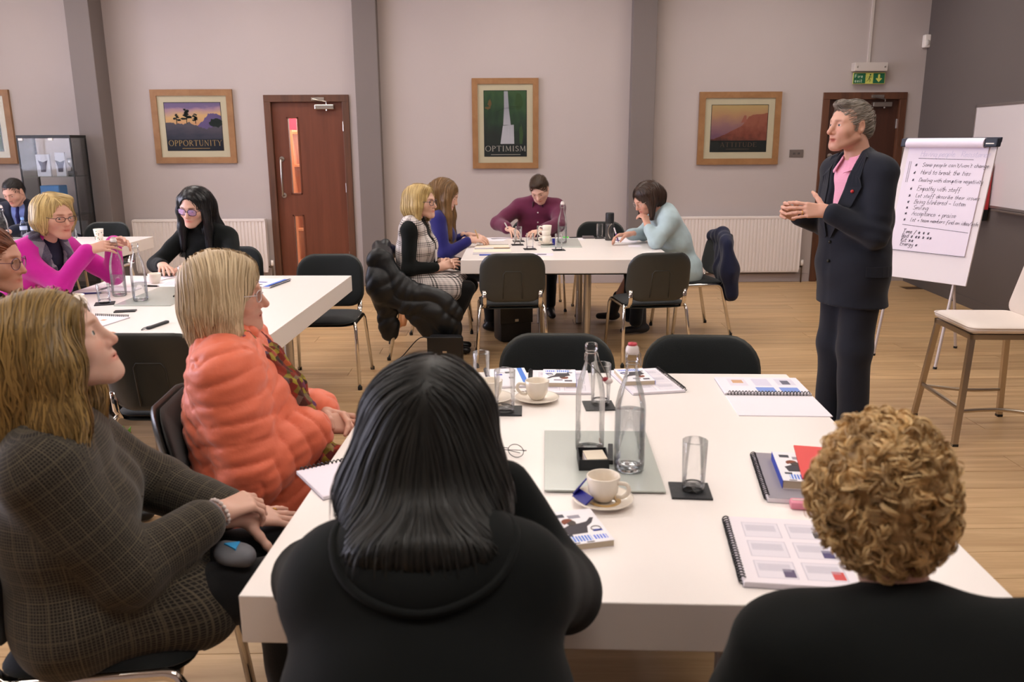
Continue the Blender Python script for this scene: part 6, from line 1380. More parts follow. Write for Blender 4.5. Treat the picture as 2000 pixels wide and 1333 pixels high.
def pen(x, y, deg, label, col, z=TZ, L=.14):
    g = empty('pen', (x, y, z), math.radians(deg), label, 'pen'); part('barrel', mat('pen_%d_%d_%d' % col, srgb(*col), .3), g, lambda b: b.tube([(-L / 2, 0, .0055), (L / 2 - .012, 0, .0055)], .0050, 10), 'auto'); part('tip', M_steel, g, lambda b: b.tube([(L / 2 - .012, 0, .0055), (L / 2, 0, .0055)], [.0045, .001], 10)); part('clip', M_steel, g, lambda b: b.box(-L / 2, -.0015, .0100, -L / 2 + .04, .0015, .0115)); return g
def hpen(tip, top, label, col, col2=None):
    """pen held in a hand, from tip to top"""
    g = empty('pen', tip, 0, label, 'pen'); d = Vector(top) - Vector(tip); part('barrel', mat('pen_%d_%d_%d' % col, srgb(*col), .35), g, lambda b: b.tube([d * .12, d * .62], .0052, 10), 'auto'); part('cap_end', mat('pen_%d_%d_%d' % (col2 or col), srgb(*(col2 or col)), .35), g, lambda b: b.tube([d * .62, d], .0056, 10), 'auto'); part('tip', M_steel, g, lambda b: b.tube([(0, 0, 0), d * .12], [.0008, .0045], 8)); return g

# ---- large near table
brd = empty('glass_board', (.27, 2.16, TZ), -.055, 'frosted glass board under the bottles and sugar tray on the large table', 'board'); part('board', M_frost, brd, lambda b: b.box(-.152, -.222, .004, .152, .222, .009, .0015))
for i, (a, c) in enumerate(((-.13, -.2), (.13, -.2), (-.13, .2), (.13, .2))): part('rubber_foot', mat('clear_foot', srgb(170, 170, 164), .3), brd, lambda b: b.lathe([(0, .0045), (.008, .0045), (.008, 0), (0, 0)], 10, (a, c, 0)))
ZB = TZ + .009
bo = bottle(.248, 2.215, 'empty open swing-top bottle behind the sugar tray, stopper hanging', 0, False, 10, (150, 40, 52), .98); bo.location.z = ZB
bo = bottle(.338, 2.075, 'swing-top bottle of water with red topped stopper on the glass board', .165, True, 20); bo.location.z = ZB
tr = empty('sugar_tray', (.246, 2.115, ZB), -.03, 'small black leather tray of white sugar sachets', 'tray')
part('tray', M_coast, tr, lambda b: b.box(-.040, -.048, 0, .040, .048, .003).box(-.040, -.048, 0, -.037, .048, .03).box(.037, -.048, 0, .040, .048, .03).box(-.040, -.048, 0, .040, -.045, .03).box(-.040, .045, 0, .040, .048, .03))
for i in range(4): tag(part('sugar_sachet', M_cream if i % 2 else M_paper, None, lambda b: b.box(-.028, -.034, 0, .028, .034, .005, .002), loc=(.246 + .002 * i, 2.115, ZB + .004 + .0062 * i), rot=(0, 0, .06 * (i - 1.5))), 'white paper sugar sachet lying in the black tray', 'sachet', 'sachets in the sugar tray')
mk = empty('marker_stick', (.302, 2.175, ZB), -.13, 'short black stick lying between the two bottles', 'stick'); part('body', M_coast, mk, lambda b: b.box(-.007, -.065, 0, .007, .065, .012, .002)); part('end_cap', M_black, mk, lambda b: b.box(-.0075, -.068, 0, .0075, -.05, .0125, .002))
cp = cup(.246, 1.885, 'cup and saucer with spilt tea and blue sachets beside the glass board', deg=-32, drink=(204, 172, 120)); part('tea_spill', M_cork, cp, lambda b: b.lathe([(.028, .0085), (.040, .0092), (.040, .0095), (.028, .0095)], 24, (.006, -.004, 0)))
M_sach = mat('royal_blue_foil', srgb(34, 34, 132), .35)
for i, (dx, dy, rz, ry) in enumerate(((-.050, -.012, .5, -.6), (-.052, .030, -.4, -.9))):
    o = part('milk_sachet', M_sach, None, lambda b: b.box(-.014, -.03, 0, .014, .03, .004, .0015), loc=(.246 + dx, 1.885 + dy, TZ + .020 + .01 * i), rot=(0, ry, rz)); tag(o, 'small blue foil sachet on the saucer of the spilt cup', 'sachet', 'blue sachets by the spilt cup')
paperback(.172, 1.728, 13, 'white and blue paperback beside the hooded top elbow')
coaster(.473, 1.945, -6, 'square black coaster under the empty glass standing alone'); tumbler(.480, 1.945, 'empty clear tumbler alone on a square coaster', .132, .031)
workbook(.93, 2.848, -4, 'open spiral workbook with blue boxed slides, top page', rect_mat('page_blueboxes', (240, 234, 244), [(.12, .45, .34, .9, (226, 220, 234)), (.17, .62, .30, .82, (206, 160, 120)), (.42, .45, .62, .9, (216, 212, 232)), (.40, .08, .62, .36, (120, 150, 220)), (.70, .5, .92, .9, (220, 216, 232)), (.76, .55, .86, .8, (90, 90, 110)), (.68, .08, .90, .36, (120, 150, 220))]), .295, .20, .008, 'near')
thin('blank_page', .915, 2.628, -4, .295, .215, M_paper, 'blank white sheet below the spiral of the open workbook', 'paper', TZ, .003)
workbook(.785, 2.010, -10, 'grey covered spiral folder under a paperback and red folder', mat('grey_card', srgb(150, 144, 154), .5), .225, .31, .012, 'left')
paperback(.775, 2.020, -10, 'paperback with blue spine lying on the grey spiral folder', TZ + .012, .115, .20, .022)
rf = thin('red_folder', .842, 2.035, -14, .13, .235, mat('red_card', srgb(222, 60, 58), .45), 'bright red card folder lying over the paperback on the grey folder', 'folder', TZ + .0345, .004)
pc = empty('pink_pencil_case', (.745, 1.838, TZ), -.2, 'small pink pencil case beside the grey folder', 'pencil case'); part('case_body', mat('pink_vinyl', srgb(226, 140, 160), .35), pc, lambda b: b.box(-.055, -.017, 0, .055, .017, .02, .007), 'auto'); part('zip', M_steel, pc, lambda b: b.box(-.05, -.002, .0195, .05, .002, .0208))
workbook(.608, 1.615, -8, 'spiral workbook of six printed slides in front of the curly haired person', slides('page_slides', [(1, 2, (60, 56, 60)), (1, 1, (70, 60, 110)), (0, 0, (90, 76, 110)), (1, 0, (206, 70, 70))]), .225, .30, .012, 'left')
workbook(-.40, 2.06, -58, 'spiral notebook at the table edge beside the orange jacket', rect_mat('page_plain', (240, 232, 244), [(.45, .5, .7, .62, (200, 192, 220)), (.5, .3, .62, .36, (80, 76, 110))]), .20, .22, .010, 'left')
coaster(.018, 2.60, -2, 'square black coaster under the tall glass by the white cup'); tumbler(.012, 2.585, 'tall clear tumbler in front of a white cup', .140, .034)
cup(-.035, 2.72, 'white cup and saucer behind the tall tumbler', deg=150); cup(.122, 2.712, 'white cup and saucer with teaspoon in front of the blue booklets', deg=178, spoon=True, drink=(214, 190, 150))
workbook(.028, 2.985, 6, 'booklet with blue edge strip at far side of the large table', rect_mat('page_booklet', (240, 236, 244), [(.80, 0, .93, 1, (60, 120, 214)), (.2, .6, .36, .68, (50, 60, 180)), (.45, .7, .66, .8, (48, 48, 62)), (.5, .4, .62, .5, (60, 56, 66))]), .15, .24, .008, 'left')
workbook(.215, 2.925, -3, 'open workbook under a paperback behind the teaspoon cup', slides('page_slides_b', []), .215, .29, .008, 'left'); paperback(.213, 2.935, 176, 'paperback lying on open workbook behind the teaspoon cup', TZ + .008, .12, .18)
workbook(.528, 2.925, 9, 'spiral workbook under a paperback behind the full water bottle', slides('page_slides_c', []), .19, .30, .009, 'right'); paperback(.488, 2.94, 186, 'paperback lying on spiral workbook behind the full water bottle', TZ + .009, .11, .17)
coaster(.325, 2.645, 2, 'square black coaster behind the empty open bottle'); tumbler(.330, 2.65, 'clear tumbler standing behind the empty open bottle', .140, .034)
coaster(-.07, 2.90, 4, 'square black coaster beside the booklet with blue edge'); tumbler(-.07, 2.90, 'clear tumbler beside the booklet with blue edge', .12, .031)
sp = empty('spectacles', (.012, 2.20, TZ), -.4, 'thin framed spectacles lying on the large table', 'glasses')
part('rims', M_coil, sp, lambda b: [b.tube([(s * .03 + .023 * math.cos(a), 0.0, .021 + .019 * math.sin(a)) for a in np.linspace(0, 2 * PI, 19)[:-1]], .0011, 5, closed=True) for s in (-1, 1)] and b.tube([(-.008, 0, .026), (.008, 0, .026)], .0011, 5)); part('temple_arms', M_coil, sp, lambda b: b.tube([(-.054, 0, .024), (-.054, .02, .016), (.03, .032, .003)], .0011, 5).tube([(.054, 0, .024), (.054, .02, .018), (-.03, .036, .004)], .0011, 5))

# ---- left table
brd = empty('glass_board', (-1.93, 4.76, TZ), -.04, 'pale frosted glass board beside the two bottles by the magenta cardigan', 'board'); part('board', M_frost, brd, lambda b: b.box(-.155, -.29, .0, .155, .29, .008, .0015))
bottle(-2.205, 4.80, 'swing-top bottle half full of water held by the woman in magenta', .12, True, 0, (190, 180, 176), .98); bo = bottle(-2.0, 4.60, 'open swing-top bottle beside the bottle held by the woman in magenta', .10, False, 160, (120, 40, 60)); bo.location.z = TZ + .008
coaster(-2.175, 4.545, 20, 'square black coaster under the glass by the held bottle'); tumbler(-2.180, 4.555, 'clear tumbler of water on coaster by the held bottle', .105, .036, water=.5)
cup(-2.175, 5.235, 'cream cup by the elbow of the woman in black roll-neck', saucer=False, deg=90); cup(-2.235, 4.36, 'white mug with handle by the auburn haired woman', saucer=False, r=.044, h=.085, deg=-20)
ph = empty('mobile_phone', (-1.83, 4.77, TZ + .008), .1, 'black mobile phone lying on the pale glass board', 'phone'); part('case', M_black, ph, lambda b: b.box(-.037, -.072, 0, .037, .072, .009, .003)); part('screen', mat('phone_screen', srgb(16, 18, 20), .08), ph, lambda b: b.box(-.033, -.067, .0088, .033, .067, .0094))
thin('card_holder', -1.968, 4.325, 12, .105, .05, M_coast, 'small dark oblong coaster card on the left table', 'card', TZ, .006)
pn = empty('black_lanyard_pen', (-1.655, 3.955, TZ), 1.35, 'black fabric pen case with cord on the left table', 'pen case'); part('case', M_coast, pn, lambda b: b.box(-.075, -.011, 0, .085, .011, .013, .005)); part('cord', M_coil, pn, lambda b: b.tube(catmull([(-.07, 0, .008), (-.10, .015, .003), (-.05, .035, .0025), (.0, .03, .0025), (-.04, .015, .0025)], 5), .0018, 5))
workbook(-2.005, 4.045, -12, 'open spiral notebook with blue line, by the black pen case', rect_mat('page_note', (238, 232, 244), [(.55, .62, .68, .72, (206, 150, 110)), (.12, .3, .8, .38, (170, 196, 232))], [(.12, .42, .5, .9, (204, 200, 216), 34, 1)]), .21, .28, .006, 'far')
thin('notepaper', -2.02, 5.22, 8, .24, .25, rect_mat('page_hand', (240, 236, 244), [], [(.15, .2, .85, .85, (206, 202, 216), 30, 1)]), 'sheets of paper before the woman in black roll-neck', 'paper')
workbook(-2.24, 5.38, -20, 'spiral notebook beside the cream cup and black roll-neck', M_paper, .15, .2, .006, 'far')
workbook(-1.47, 5.17, -12, 'workbook with blue edged cover by the empty chair and brown door', rect_mat('page_blue_cover', (236, 232, 240), [(.80, 0, .97, 1, (60, 110, 210)), (.2, .5, .55, .6, (60, 70, 160)), (.3, .2, .6, .3, (50, 50, 70))]), .21, .29, .010, 'right')
tumbler(-2.03, 5.335, 'clear tumbler before the hands of the woman in black roll-neck', .09, .034, TZ + .0012)
pen(-2.40, 4.86, 10, 'dark blue pen by the woman in magenta', (40, 44, 110)); thin('notepad', -2.33, 4.80, 12, .15, .21, M_paper, 'white notepad under the held bottle', 'notepad', TZ, .004) if 0 else None
workbook(-2.28, 4.985, -5, 'closed white notepad by the woman in magenta', M_paper, .19, .13, .008, 'left'); pen(-2.14, 5.10, -10, 'short black pen behind the open bottle', (26, 26, 28), L=.10)

# ---- far left table
for x, y, lb in ((-4.405, 7.82, 'small plastic water bottle with pale blue cap, nearer the navy tie'), (-4.295, 7.80, 'small plastic water bottle with pale blue cap, nearer the spotted cup')):
    g = empty('plastic_bottle', (x, y, TZ), 0, lb, 'bottle', 'small water bottles')
    part('bottle_body', glass_mat('pet_plastic', (.86, .90, .96, 1), (.40, .46, .56, 1), .8, 1.6), g, lambda b: b.lathe([(0, .004), (.026, 0), (.030, .006), (.031, .05), (.027, .065), (.031, .08), (.031, .125), (.028, .145), (.016, .168), (.0125, .172), (.0125, .180)], 24), True)
    part('water', M_water, g, lambda b: b.lathe([(0, .006), (.027, .006), (.028, .06), (.025, .068), (.028, .08), (.028, .11), (0, .11)], 20), True); part('label_band', mat('water_label', srgb(186, 196, 222), .5), g, lambda b: b.lathe([(.0315, .085), (.0315, .12)], 24), True); part('cap', mat('pale_blue_cap', srgb(120, 160, 220), .4), g, lambda b: b.lathe([(.0145, .176), (.0145, .198), (.012, .2), (0, .2)], 18), True)
bottle(-4.46, 7.60, 'swing-top bottle beside the small plastic water bottles', .10, True, 30, (190, 180, 176), .95)
pc = empty('paper_cup', (-3.625, 7.62, TZ), 0, 'tall white paper cup with coloured spots', 'cup'); part('cup_wall', mat('cup_white', srgb(244, 238, 226), .6), pc, lambda b: b.lathe([(0, .002), (.031, 0), (.042, .105), (.044, .107), (.042, .109), (.040, .106), (.030, .006), (0, .006)], 28), True)
rs = random.Random(3)
for i in range(16): a = rs.uniform(-PI, 0); zz = .018 + .012 * (i % 7); r0 = .031 + .011 * zz / .105; part('printed_spot', mat('spot_%d' % (i % 4), srgb(*[(60, 40, 40), (60, 130, 70), (180, 90, 60), (200, 160, 90)][i % 4]), .6), pc, lambda b: b.sphere((r0 * math.cos(a), r0 * math.sin(a), zz), (.0045, .0045, .0045), 8, 6), True)
for x, y, lb in ((-4.06, 7.86, 'clear glass mug nearer the small water bottles'), (-3.97, 7.84, 'clear glass mug nearer the spotted paper cup')): tumbler(x, y, lb, .085, .036, TZ)
thin('loose_papers', -3.70, 6.40, -8, .30, .42, M_paper, 'loose white papers on the table near the display cabinet', 'paper', TZ, .003); thin('notepaper', -4.28, 7.6, 4, .14, .14, M_coast, 'dark square mat before the small water bottles', 'mat', TZ, .004)

# ---- middle table
bd = empty('glass_board', (.52, 7.20, TZ), -.03, 'frosted glass board under stacked cups below the waterfall picture', 'board'); part('board', M_frost, bd, lambda b: b.box(-.17, -.30, 0, .17, .30, .008, .0015))
bo = bottle(.535, 7.16, 'swing-top bottle of water beside the stacked cups', .14, True, 0, (214, 208, 204), 1.02); bo.location.z = TZ + .008
cup(.395, 7.06, 'cup on saucer at the foot of the stacked cups', z=TZ + .008, deg=190); cup(.393, 7.06, 'cup stacked in the middle of the cup tower', z=TZ + .008 + .056, saucer=False, deg=165); cup(.398, 7.06, 'topmost cup of the tilted cup stack', z=TZ + .008 + .098, saucer=False, deg=172)
o = part('milk_sachet', M_sach, None, lambda b: b.box(-.014, -.006, 0, .014, .006, .055, .003), loc=(.455, 7.02, TZ + .008)); tag(o, 'blue foil sachet standing between the stacked cups and the bottle', 'sachet')
for x, y, lb in ((.150, 7.10, 'clear tumbler behind the spiral pad, nearer the maroon shirt'), (.165, 7.36, 'clear tumbler by the writing hand in maroon sleeve'), (.245, 6.80, 'clear tumbler on coaster before the stacked cups'), (.475, 6.73, 'clear tumbler on coaster in front of the swing-top bottle'), (.905, 7.56, 'clear tumbler beside the dark flask'), (.36, 7.42, 'clear tumbler behind the stacked cups')):
    coaster(x, y, 5, 'square black coaster' + lb.replace('clear tumbler', ' under tumbler')); tumbler(x, y, lb, .125, .032)
fk = empty('drinks_flask', (.972, 7.40, TZ), .3, 'dark grey insulated drinks flask with carrying loop', 'flask')
part('flask_body', mat('gunmetal', srgb(74, 72, 72), .3, metal=.5), fk, lambda b: b.lathe([(0, 0), (.036, 0), (.039, .004), (.039, .13), (.037, .15), (0, .15)], 28), True); part('flask_lid', mat('lid_black', srgb(36, 36, 38), .4), fk, lambda b: b.lathe([(.037, .15), (.038, .152), (.038, .235), (.034, .243), (0, .243)], 28), True); part('carry_loop', M_steel, fk, lambda b: b.tube(catmull([(-.01, -.04, .02), (-.03, -.045, .06), (-.028, -.040, .11), (-.0, -.04, .15)], 5), .004, 6))
workbook(-.065, 6.93, -2, 'spiral pad on the table before the checked pinafore', M_cream, .28, .20, .012, 'far'); workbook(-.062, 6.60, 1, 'cream notebook with a pen, behind the empty chair', M_cream, .30, .20, .018, 'far'); pen(.02, 6.72, 4, 'cream pen lying on the spiral pad', (214, 180, 140), TZ + .018); pen(-.09, 6.44, 3, 'blue pen at the table edge before the cream notebook', (60, 90, 200))
thin('leaflet', .31, 6.475, -5, .21, .15, rect_mat('leaflet_print', (232, 226, 240), [(.4, .3, .75, .7, (96, 92, 110)), (0, 0, .06, 1, (50, 50, 70))]), 'printed leaflet at the table edge between two empty chairs', 'leaflet')
thin('notepaper', -.10, 7.50, -10, .30, .21, M_paper, 'paper the woman in royal blue is writing on', 'paper'); thin('notepaper', .02, 7.62, 12, .21, .12, M_paper, 'paper under the hand of the man in maroon', 'paper'); thin('notepaper', 1.11, 7.36, -14, .21, .30, M_paper, 'paper the woman in pale blue is writing on', 'paper', TZ, .004); thin('folded_card', 1.13, 6.98, -6, .105, .15, M_paper, 'small white card on the table before the pale blue jumper', 'card')
pen(.70, 7.60, 8, 'thick black marker pen behind the glass board', (30, 30, 34)); thin('green_highlighter', .60, 7.60, 0, .05, .02, mat('neon_green', srgb(90, 220, 80), .4), 'short green highlighter behind the bottle on the middle table', 'highlighter', TZ, .014); thin('phone_pouch', .80, 7.56, 0, .10, .07, mat('grey_felt', srgb(112, 104, 106), .8), 'small grey pouch beside the flask tumbler', 'pouch', TZ, .02); pen(1.02, 7.36, -50, 'black pen leaning by the dark flask', (30, 30, 34)); thin('notepaper', .66, 7.50, 5, .2, .15, M_paper, 'paper beside the black marker and highlighter', 'paper')
hpen((-.165, 6.985, .765), (-.205, 6.955, .885), 'beige pen in the hand of the woman in royal blue', (206, 170, 120)); hpen((.115, 7.585, .758), (.045, 7.63, .88), 'black pen in the hand of the man in maroon', (36, 32, 34), (200, 196, 192)); hpen((1.005, 7.035, .758), (.965, 7.06, .885), 'purple and white pen in the hand of the woman in pale blue', (110, 40, 150), (232, 226, 230))

# ------------------------------------------------------------------ flip chart
fc = empty('flip_chart_easel', (3.223, 6.08, 0), math.radians(-56.2), 'white flip chart easel with handwritten bullet list behind the standing speaker', 'flip chart')
SL = .206; ly = lambda z, o=0.0: -(1.6 - z) * SL + o
def leaned(b, o=0.0): b.v = [(x, y + ly(z), z) for x, y, z in b.v]; return b
M_fw = mat('easel_white', srgb(226, 216, 218), .3)
leaned(MB().box(-.335, 0, .60, .335, .014, 1.58, .003)).build('board', M_fw, fc)
pad = leaned(MB().box(-.29, -.010, .80, .285, -.001, 1.55)).build('paper_pad', mat('flip_paper', srgb(236, 226, 242), .8), fc)
leaned(MB().tube([(-.30, -.025, 1.572), (.262, -.025, 1.572)], .034, 20)).build('turned_over_sheets', mat('flip_paper', srgb(236, 226, 242), .8), fc, 'auto')
M_nv = mat('navy_plastic', srgb(34, 40, 58), .4)
leaned(MB().box(-.345, -.045, 1.545, -.300, .016, 1.605, .008)).build('clamp_end', M_nv, fc); leaned(MB().box(.262, -.045, 1.545, .350, .016, 1.605, .008)).build('clamp_end', M_nv, fc); leaned(MB().box(-.345, .0, 1.575, .350, .018, 1.610, .004)).build('clamp_bar', M_nv, fc)
leaned(MB().box(.275, -.0462, 1.565, .33, -.0452, 1.572)).build('clamp_logo', M_white, fc)
wr = MB(); R5 = random.Random(5); LN = [('Some people can\'t/won\'t change', 1.405), ('Hard to break the ties', 1.350), ('Dealing with disruptive negativity', 1.297), ('Empathy with staff', 1.235), ('Let staff describe their issues', 1.185), ('Being blinkered - listen', 1.140), ('Smiling', 1.098), ('Acceptance + praise', 1.056), ('Let + team members find an idea/soln', 1.012)]
for i, (tx, z) in enumerate(LN):
    stroke_text(wr, '*', -.215, z, .027, .0019, -.0112, .1, .5, R5); k = min(1.0, .415 / (len(tx) * .0135)); stroke_text(wr, tx, -.16, z, .032 * (.84 if len(tx) > 26 else 1.0), .0013, -.0112, .25, .5, R5, track=k * (1.02 if len(tx) > 26 else .92))
ribbon(wr, [(-.20, -.0112, 1.462), (.20, -.0112, 1.458)], .0015); ribbon(wr, [(-.215, -.0112, .985), (.275, -.0112, .962)], .0015); ribbon(wr, [(-.262, -.0112, 1.44), (-.262, -.0112, 1.29)], .0013); ribbon(wr, [(-.250, -.0112, 1.44), (-.250, -.0112, 1.29)], .0013)
for tx, z in (('Time / * * *', .925), ('Bad * ** * **', .893), ('Kit **', .863), ('Energy *', .834)): stroke_text(wr, tx, -.20, z, .028, .0018, -.0112, .2, .5, R5, 1.0)
tag(leaned(wr).build('handwriting', mat('marker_ink', srgb(44, 36, 60), .7), fc), kind='stuff')
t2 = MB(); stroke_text(t2, 'Having people . Resistance', -.19, 1.476, .04, .0014, -.0112, .2, .4, R5, .85); tag(leaned(t2).build('faint_heading', mat('faint_ink', srgb(206, 200, 226), .7), fc), kind='stuff')
leaned(MB().box(-.295, -.0115, .797, .290, -.0105, .800)).build('pad_edge', M_coil, fc)
M_leg = mat('easel_leg', srgb(206, 196, 196), .35, metal=.3)
for s in (-1, 1): leaned(MB().tube([(s * .24, .022, .62), (s * .24, .022, .012)], .011, 10)).build('front_leg', M_leg, fc, 'auto'); leaned(MB().lathe([(0, .016), (.014, .016), (.014, 0), (0, 0)], 10, (s * .24, .022, 0))).build('foot_cap', M_black, fc)
MB().tube([(0, .03, 1.5), (0, .42, .012)], .011, 10).build('rear_leg', M_leg, fc, 'auto'); MB().lathe([(0, .016), (.014, .016), (.014, 0), (0, 0)], 10, (0, .42, 0)).build('foot_cap', M_black, fc)
# red and black bag hanging on the wall below the whiteboard edge
hb = empty('hanging_bag', (wall_r(7.85) - .024, 7.85, .86), -PI / 2 - math.atan(RS), 'red and black paper bag hanging beside the whiteboard behind the flip chart', 'bag')
part('bag_front', mat('bag_red', srgb(176, 44, 50), .5), hb, lambda b: b.box(-.10, -.09, .10, .13, -.012, .52, .004)); part('bag_base', M_black, hb, lambda b: b.box(-.101, -.091, 0, .131, -.011, .10, .004)); part('bag_print', M_white, hb, lambda b: b.box(-.05, -.0915, .12, .05, -.0905, .15).box(-.05, -.0915, .165, .05, -.0905, .18)); part('bag_cord', M_coil, hb, lambda b: b.tube([(-.06, -.05, .52), (0, -.02, .64), (.08, -.05, .52)], .003, 6)); part('wall_hook', M_steel, hb, lambda b: b.tube([(0, -.001, .655), (0, -.03, .645), (0, -.03, .66)], .004, 6))

# ------------------------------------------------------------------ bar stool
st = empty('bar_stool', (2.685, 4.42, 0), math.radians(86), 'white leather bar stool with brushed steel legs and curved footrest', 'stool')
M_leath = mat('white_leather', srgb(236, 224, 216), .42, bump=.08, bscale=160); M_sl = mat('stool_steel', srgb(188, 175, 158), .32, metal=1.0)
b = pad_mesh(.47, .44, .045, .030, .030, 0, 'seat', p=7.0); b.v = [(x, z, .628 + y) for x, y, z in b.v]; s0 = b.build('seat', M_leath, st, True)
part('seat_piping', M_leath, s0, lambda b: b.tube([(x, y, .640) for x, y in rrect(.472, .442, .045, 4)], .004, 6, closed=True), True)
b = pad_mesh(.44, .33, .06, .020, .022, .35, 'backrest', taper=-.05, p=5.0); b.v = [(x, -.205 - (z + .165) * .24 + y, z + .81) for x, y, z in b.v]; b.build('backrest', M_leath, st, True)
part('seat_rail', M_sl, st, lambda b: b.box(-.215, .185, .575, .215, .210, .602).box(-.215, -.21, .575, .215, -.185, .602).box(-.215, -.21, .575, -.19, .21, .602).box(.19, -.21, .575, .215, .21, .602))
for sx in (-1, 1):
    for sy in (-1, 1):
        l = part('leg', M_sl, st, lambda b: b.add([(sx * .20 + dx + k * sx * .06, sy * .195 + dy + k * sy * .05, z) for k, z in ((0, .58), (1, .012)) for dx, dy in ((-.014, -.014), (.014, -.014), (.014, .014), (-.014, .014))], [(0, 1, 2, 3), (7, 6, 5, 4), (0, 4, 5, 1), (1, 5, 6, 2), (2, 6, 7, 3), (3, 7, 4, 0)]))
        part('foot_cap', M_black, l, lambda b: b.box(sx * .26 - .015, sy * .245 - .015, 0, sx * .26 + .015, sy * .245 + .015, .014))
part('footrest', M_sl, st, lambda b: b.tube([(-.238, .228, .20), (.238, .228, .20)], .011, 8, flat=1.3)); 
for s in (-1, 1): part('curved_brace', M_sl, st, lambda b: b.tube(catmull([(s * .245, .225, .19), (s * .20, .08, .185), (s * .19, -.05, .18), (s * .245, -.23, .17)], 5), .008, 8, flat=1.3), True)

# ------------------------------------------------------------------ glass display cabinet
dc = empty('display_cabinet', (-4.66, 9.02, 0), 0, 'glass display cabinet with black top standing before the grey pillar', 'cabinet')
X0, X1, Yd = -.275, .275, .17
part('top_frame', M_black, dc, lambda b: b.box(X0, -Yd, 1.655, X1, Yd, 1.685, .003)); part('base', M_black, dc, lambda b: b.box(X0, -Yd, 0, X1, Yd, .12, .003))
for a, c in ((X0, -Yd), (X1 - .012, -Yd), (X0, Yd - .012), (X1 - .012, Yd - .012)): part('corner_post', M_black, dc, lambda b: b.box(a, c, .12, a + .012, c + .012, 1.655))
for q in ((X0 + .012, -Yd + .002, X1 - .012, -Yd + .007), (X0 + .002, -Yd + .012, X0 + .007, Yd - .012), (X1 - .007, -Yd + .012, X1 - .002, Yd - .012)): part('glass_panel', M_glass, dc, lambda b: b.box(q[0], q[1], .121, q[2], q[3], 1.654))
for z in (.50, .865, 1.262): part('glass_shelf', M_frost if 0 else glass_mat('shelf_glass', (.86, .92, .90, 1), (.2, .3, .28, 1)), dc, lambda b: b.box(X0 + .012, -Yd + .012, z, X1 - .012, Yd - .012, z + .008))
for a in (-.255, .05): part('glass_clip', M_white, dc, lambda b: b.box(a, -Yd - .004, 1.632, a + .045, -Yd + .012, 1.655, .002))
def cab(name, m, bx, label, cat, zz, r=.0): tag(part(name, m, None, lambda b: b.box(*bx, r=r), loc=(-4.66, 9.02, zz)), label, cat)
cab('blue_folder_stack', mat('sky_blue_plastic', srgb(96, 158, 226), .3), (-.15, -.08, 0, .05, .10, .30), 'sky blue plastic box on the cabinet shelf', 'box', .873, .012)
def cbook(x, zz, h, w, col, label):
    g = empty('display_book', (-4.66 + x, 9.02, zz), 0, label, 'book'); part('block', M_paper, g, lambda b: b.box(-w / 2, -.005, 0, w / 2, .02, h)); part('cover', rect_mat('cab_cover_%d' % col[0], (232, 228, 238), [(.3, .0, .7, 1, col)]), g, lambda b: b.box(-w / 2, -.007, 0, w / 2, -.005, h)); part('cover_print', mat('cab_fig', srgb(60, 52, 80), .6), g, lambda b: b.prism([(-.03, .04), (.02, .04), (.03, .10), (.05, .16), (.0, .14), (-.05, .16), (-.03, .10)], -.0085, -.007, 'y'))
cbook(.02, .508, .29, .16, (206, 200, 220), 'display book with dancing figure, on middle cabinet shelf'); cbook(.19, .508, .29, .14, (190, 186, 214), 'display book nearer the pillar on middle cabinet shelf'); cbook(-.12, 1.27, .22, .14, (196, 150, 160), 'pale book on the top cabinet shelf'); cbook(.06, 1.27, .24, .10, (150, 140, 190), 'violet book on the top cabinet shelf')
aw = empty('trophy', (-4.66 + .18, 9.0, 1.27), 0, 'dark trophy figure on the top cabinet shelf', 'trophy'); part('plinth', M_black, aw, lambda b: b.box(-.035, -.03, 0, .035, .03, .05, .004)); part('cup', M_steel, aw, lambda b: b.lathe([(0, .05), (.012, .05), (.01, .09), (.03, .12), (.036, .18), (.034, .18), (.026, .125), (0, .12)], 18), True)

# ------------------------------------------------------------------ coats and bags
def soft(name, F, h, m, label, cat, disp=None, loc=None):
    v, f = F.mesh(h); N = vnormals(v, f); v = v + N * (disp(v) if disp else 0 * v[:, 0])[:, None]; o = npmesh(name, v, f, m, None, loc, None); o.location = loc; return tag(o, label, cat)
M_coat = mat('black_coat_nylon', srgb(16, 18, 20), .42, bump=.15, bscale=40); M_ncoat = cloth_mat('navy_wool', (28, 32, 58))
F = Field(); fy = (V(0, 1, 0), .38)
F.chain([(-.86, 6.13, .76), (-.885, 6.35, .81), (-.86, 6.58, .76)], [.06, .055, .05], .05); F.ell((-.90, 6.36, .62), (.06, .25, .22), k=.06)
F.cone((-.88, 6.10, .74), (-.84, 6.08, .56), .09, .13, .06, fy); F.cone((-.84, 6.08, .58), (-.60, 6.05, .46), .125, .125, .06, fy); F.cone((-.60, 6.05, .45), (-.42, 6.04, .36), .13, .13, .06, fy); F.cone((-.46, 6.04, .38), (-.38, 6.04, .14), .135, .10, .06, fy); F.cone((-.86, 6.11, .50), (-.83, 6.12, .20), .10, .06, .05, fy); F.cone((-.62, 6.06, .42), (-.52, 6.06, .26), .11, .08, .05, fy)
soft('draped_coat', F, .010, M_coat, 'black padded coat draped over the chair of the blonde in checked pinafore', 'coat', lambda v: (np.abs(np.sin(v @ V(9, 6, 14) + wob(v, 12, 2) * 2)) ** .6 - .5) * .022 + wob(v, 26, 3) * .006 + (np.abs(np.sin(v @ V(30, 10, -22) + wob(v, 18, 7) * 2)) - .5) * .008, (-.87, 6.3, 0))
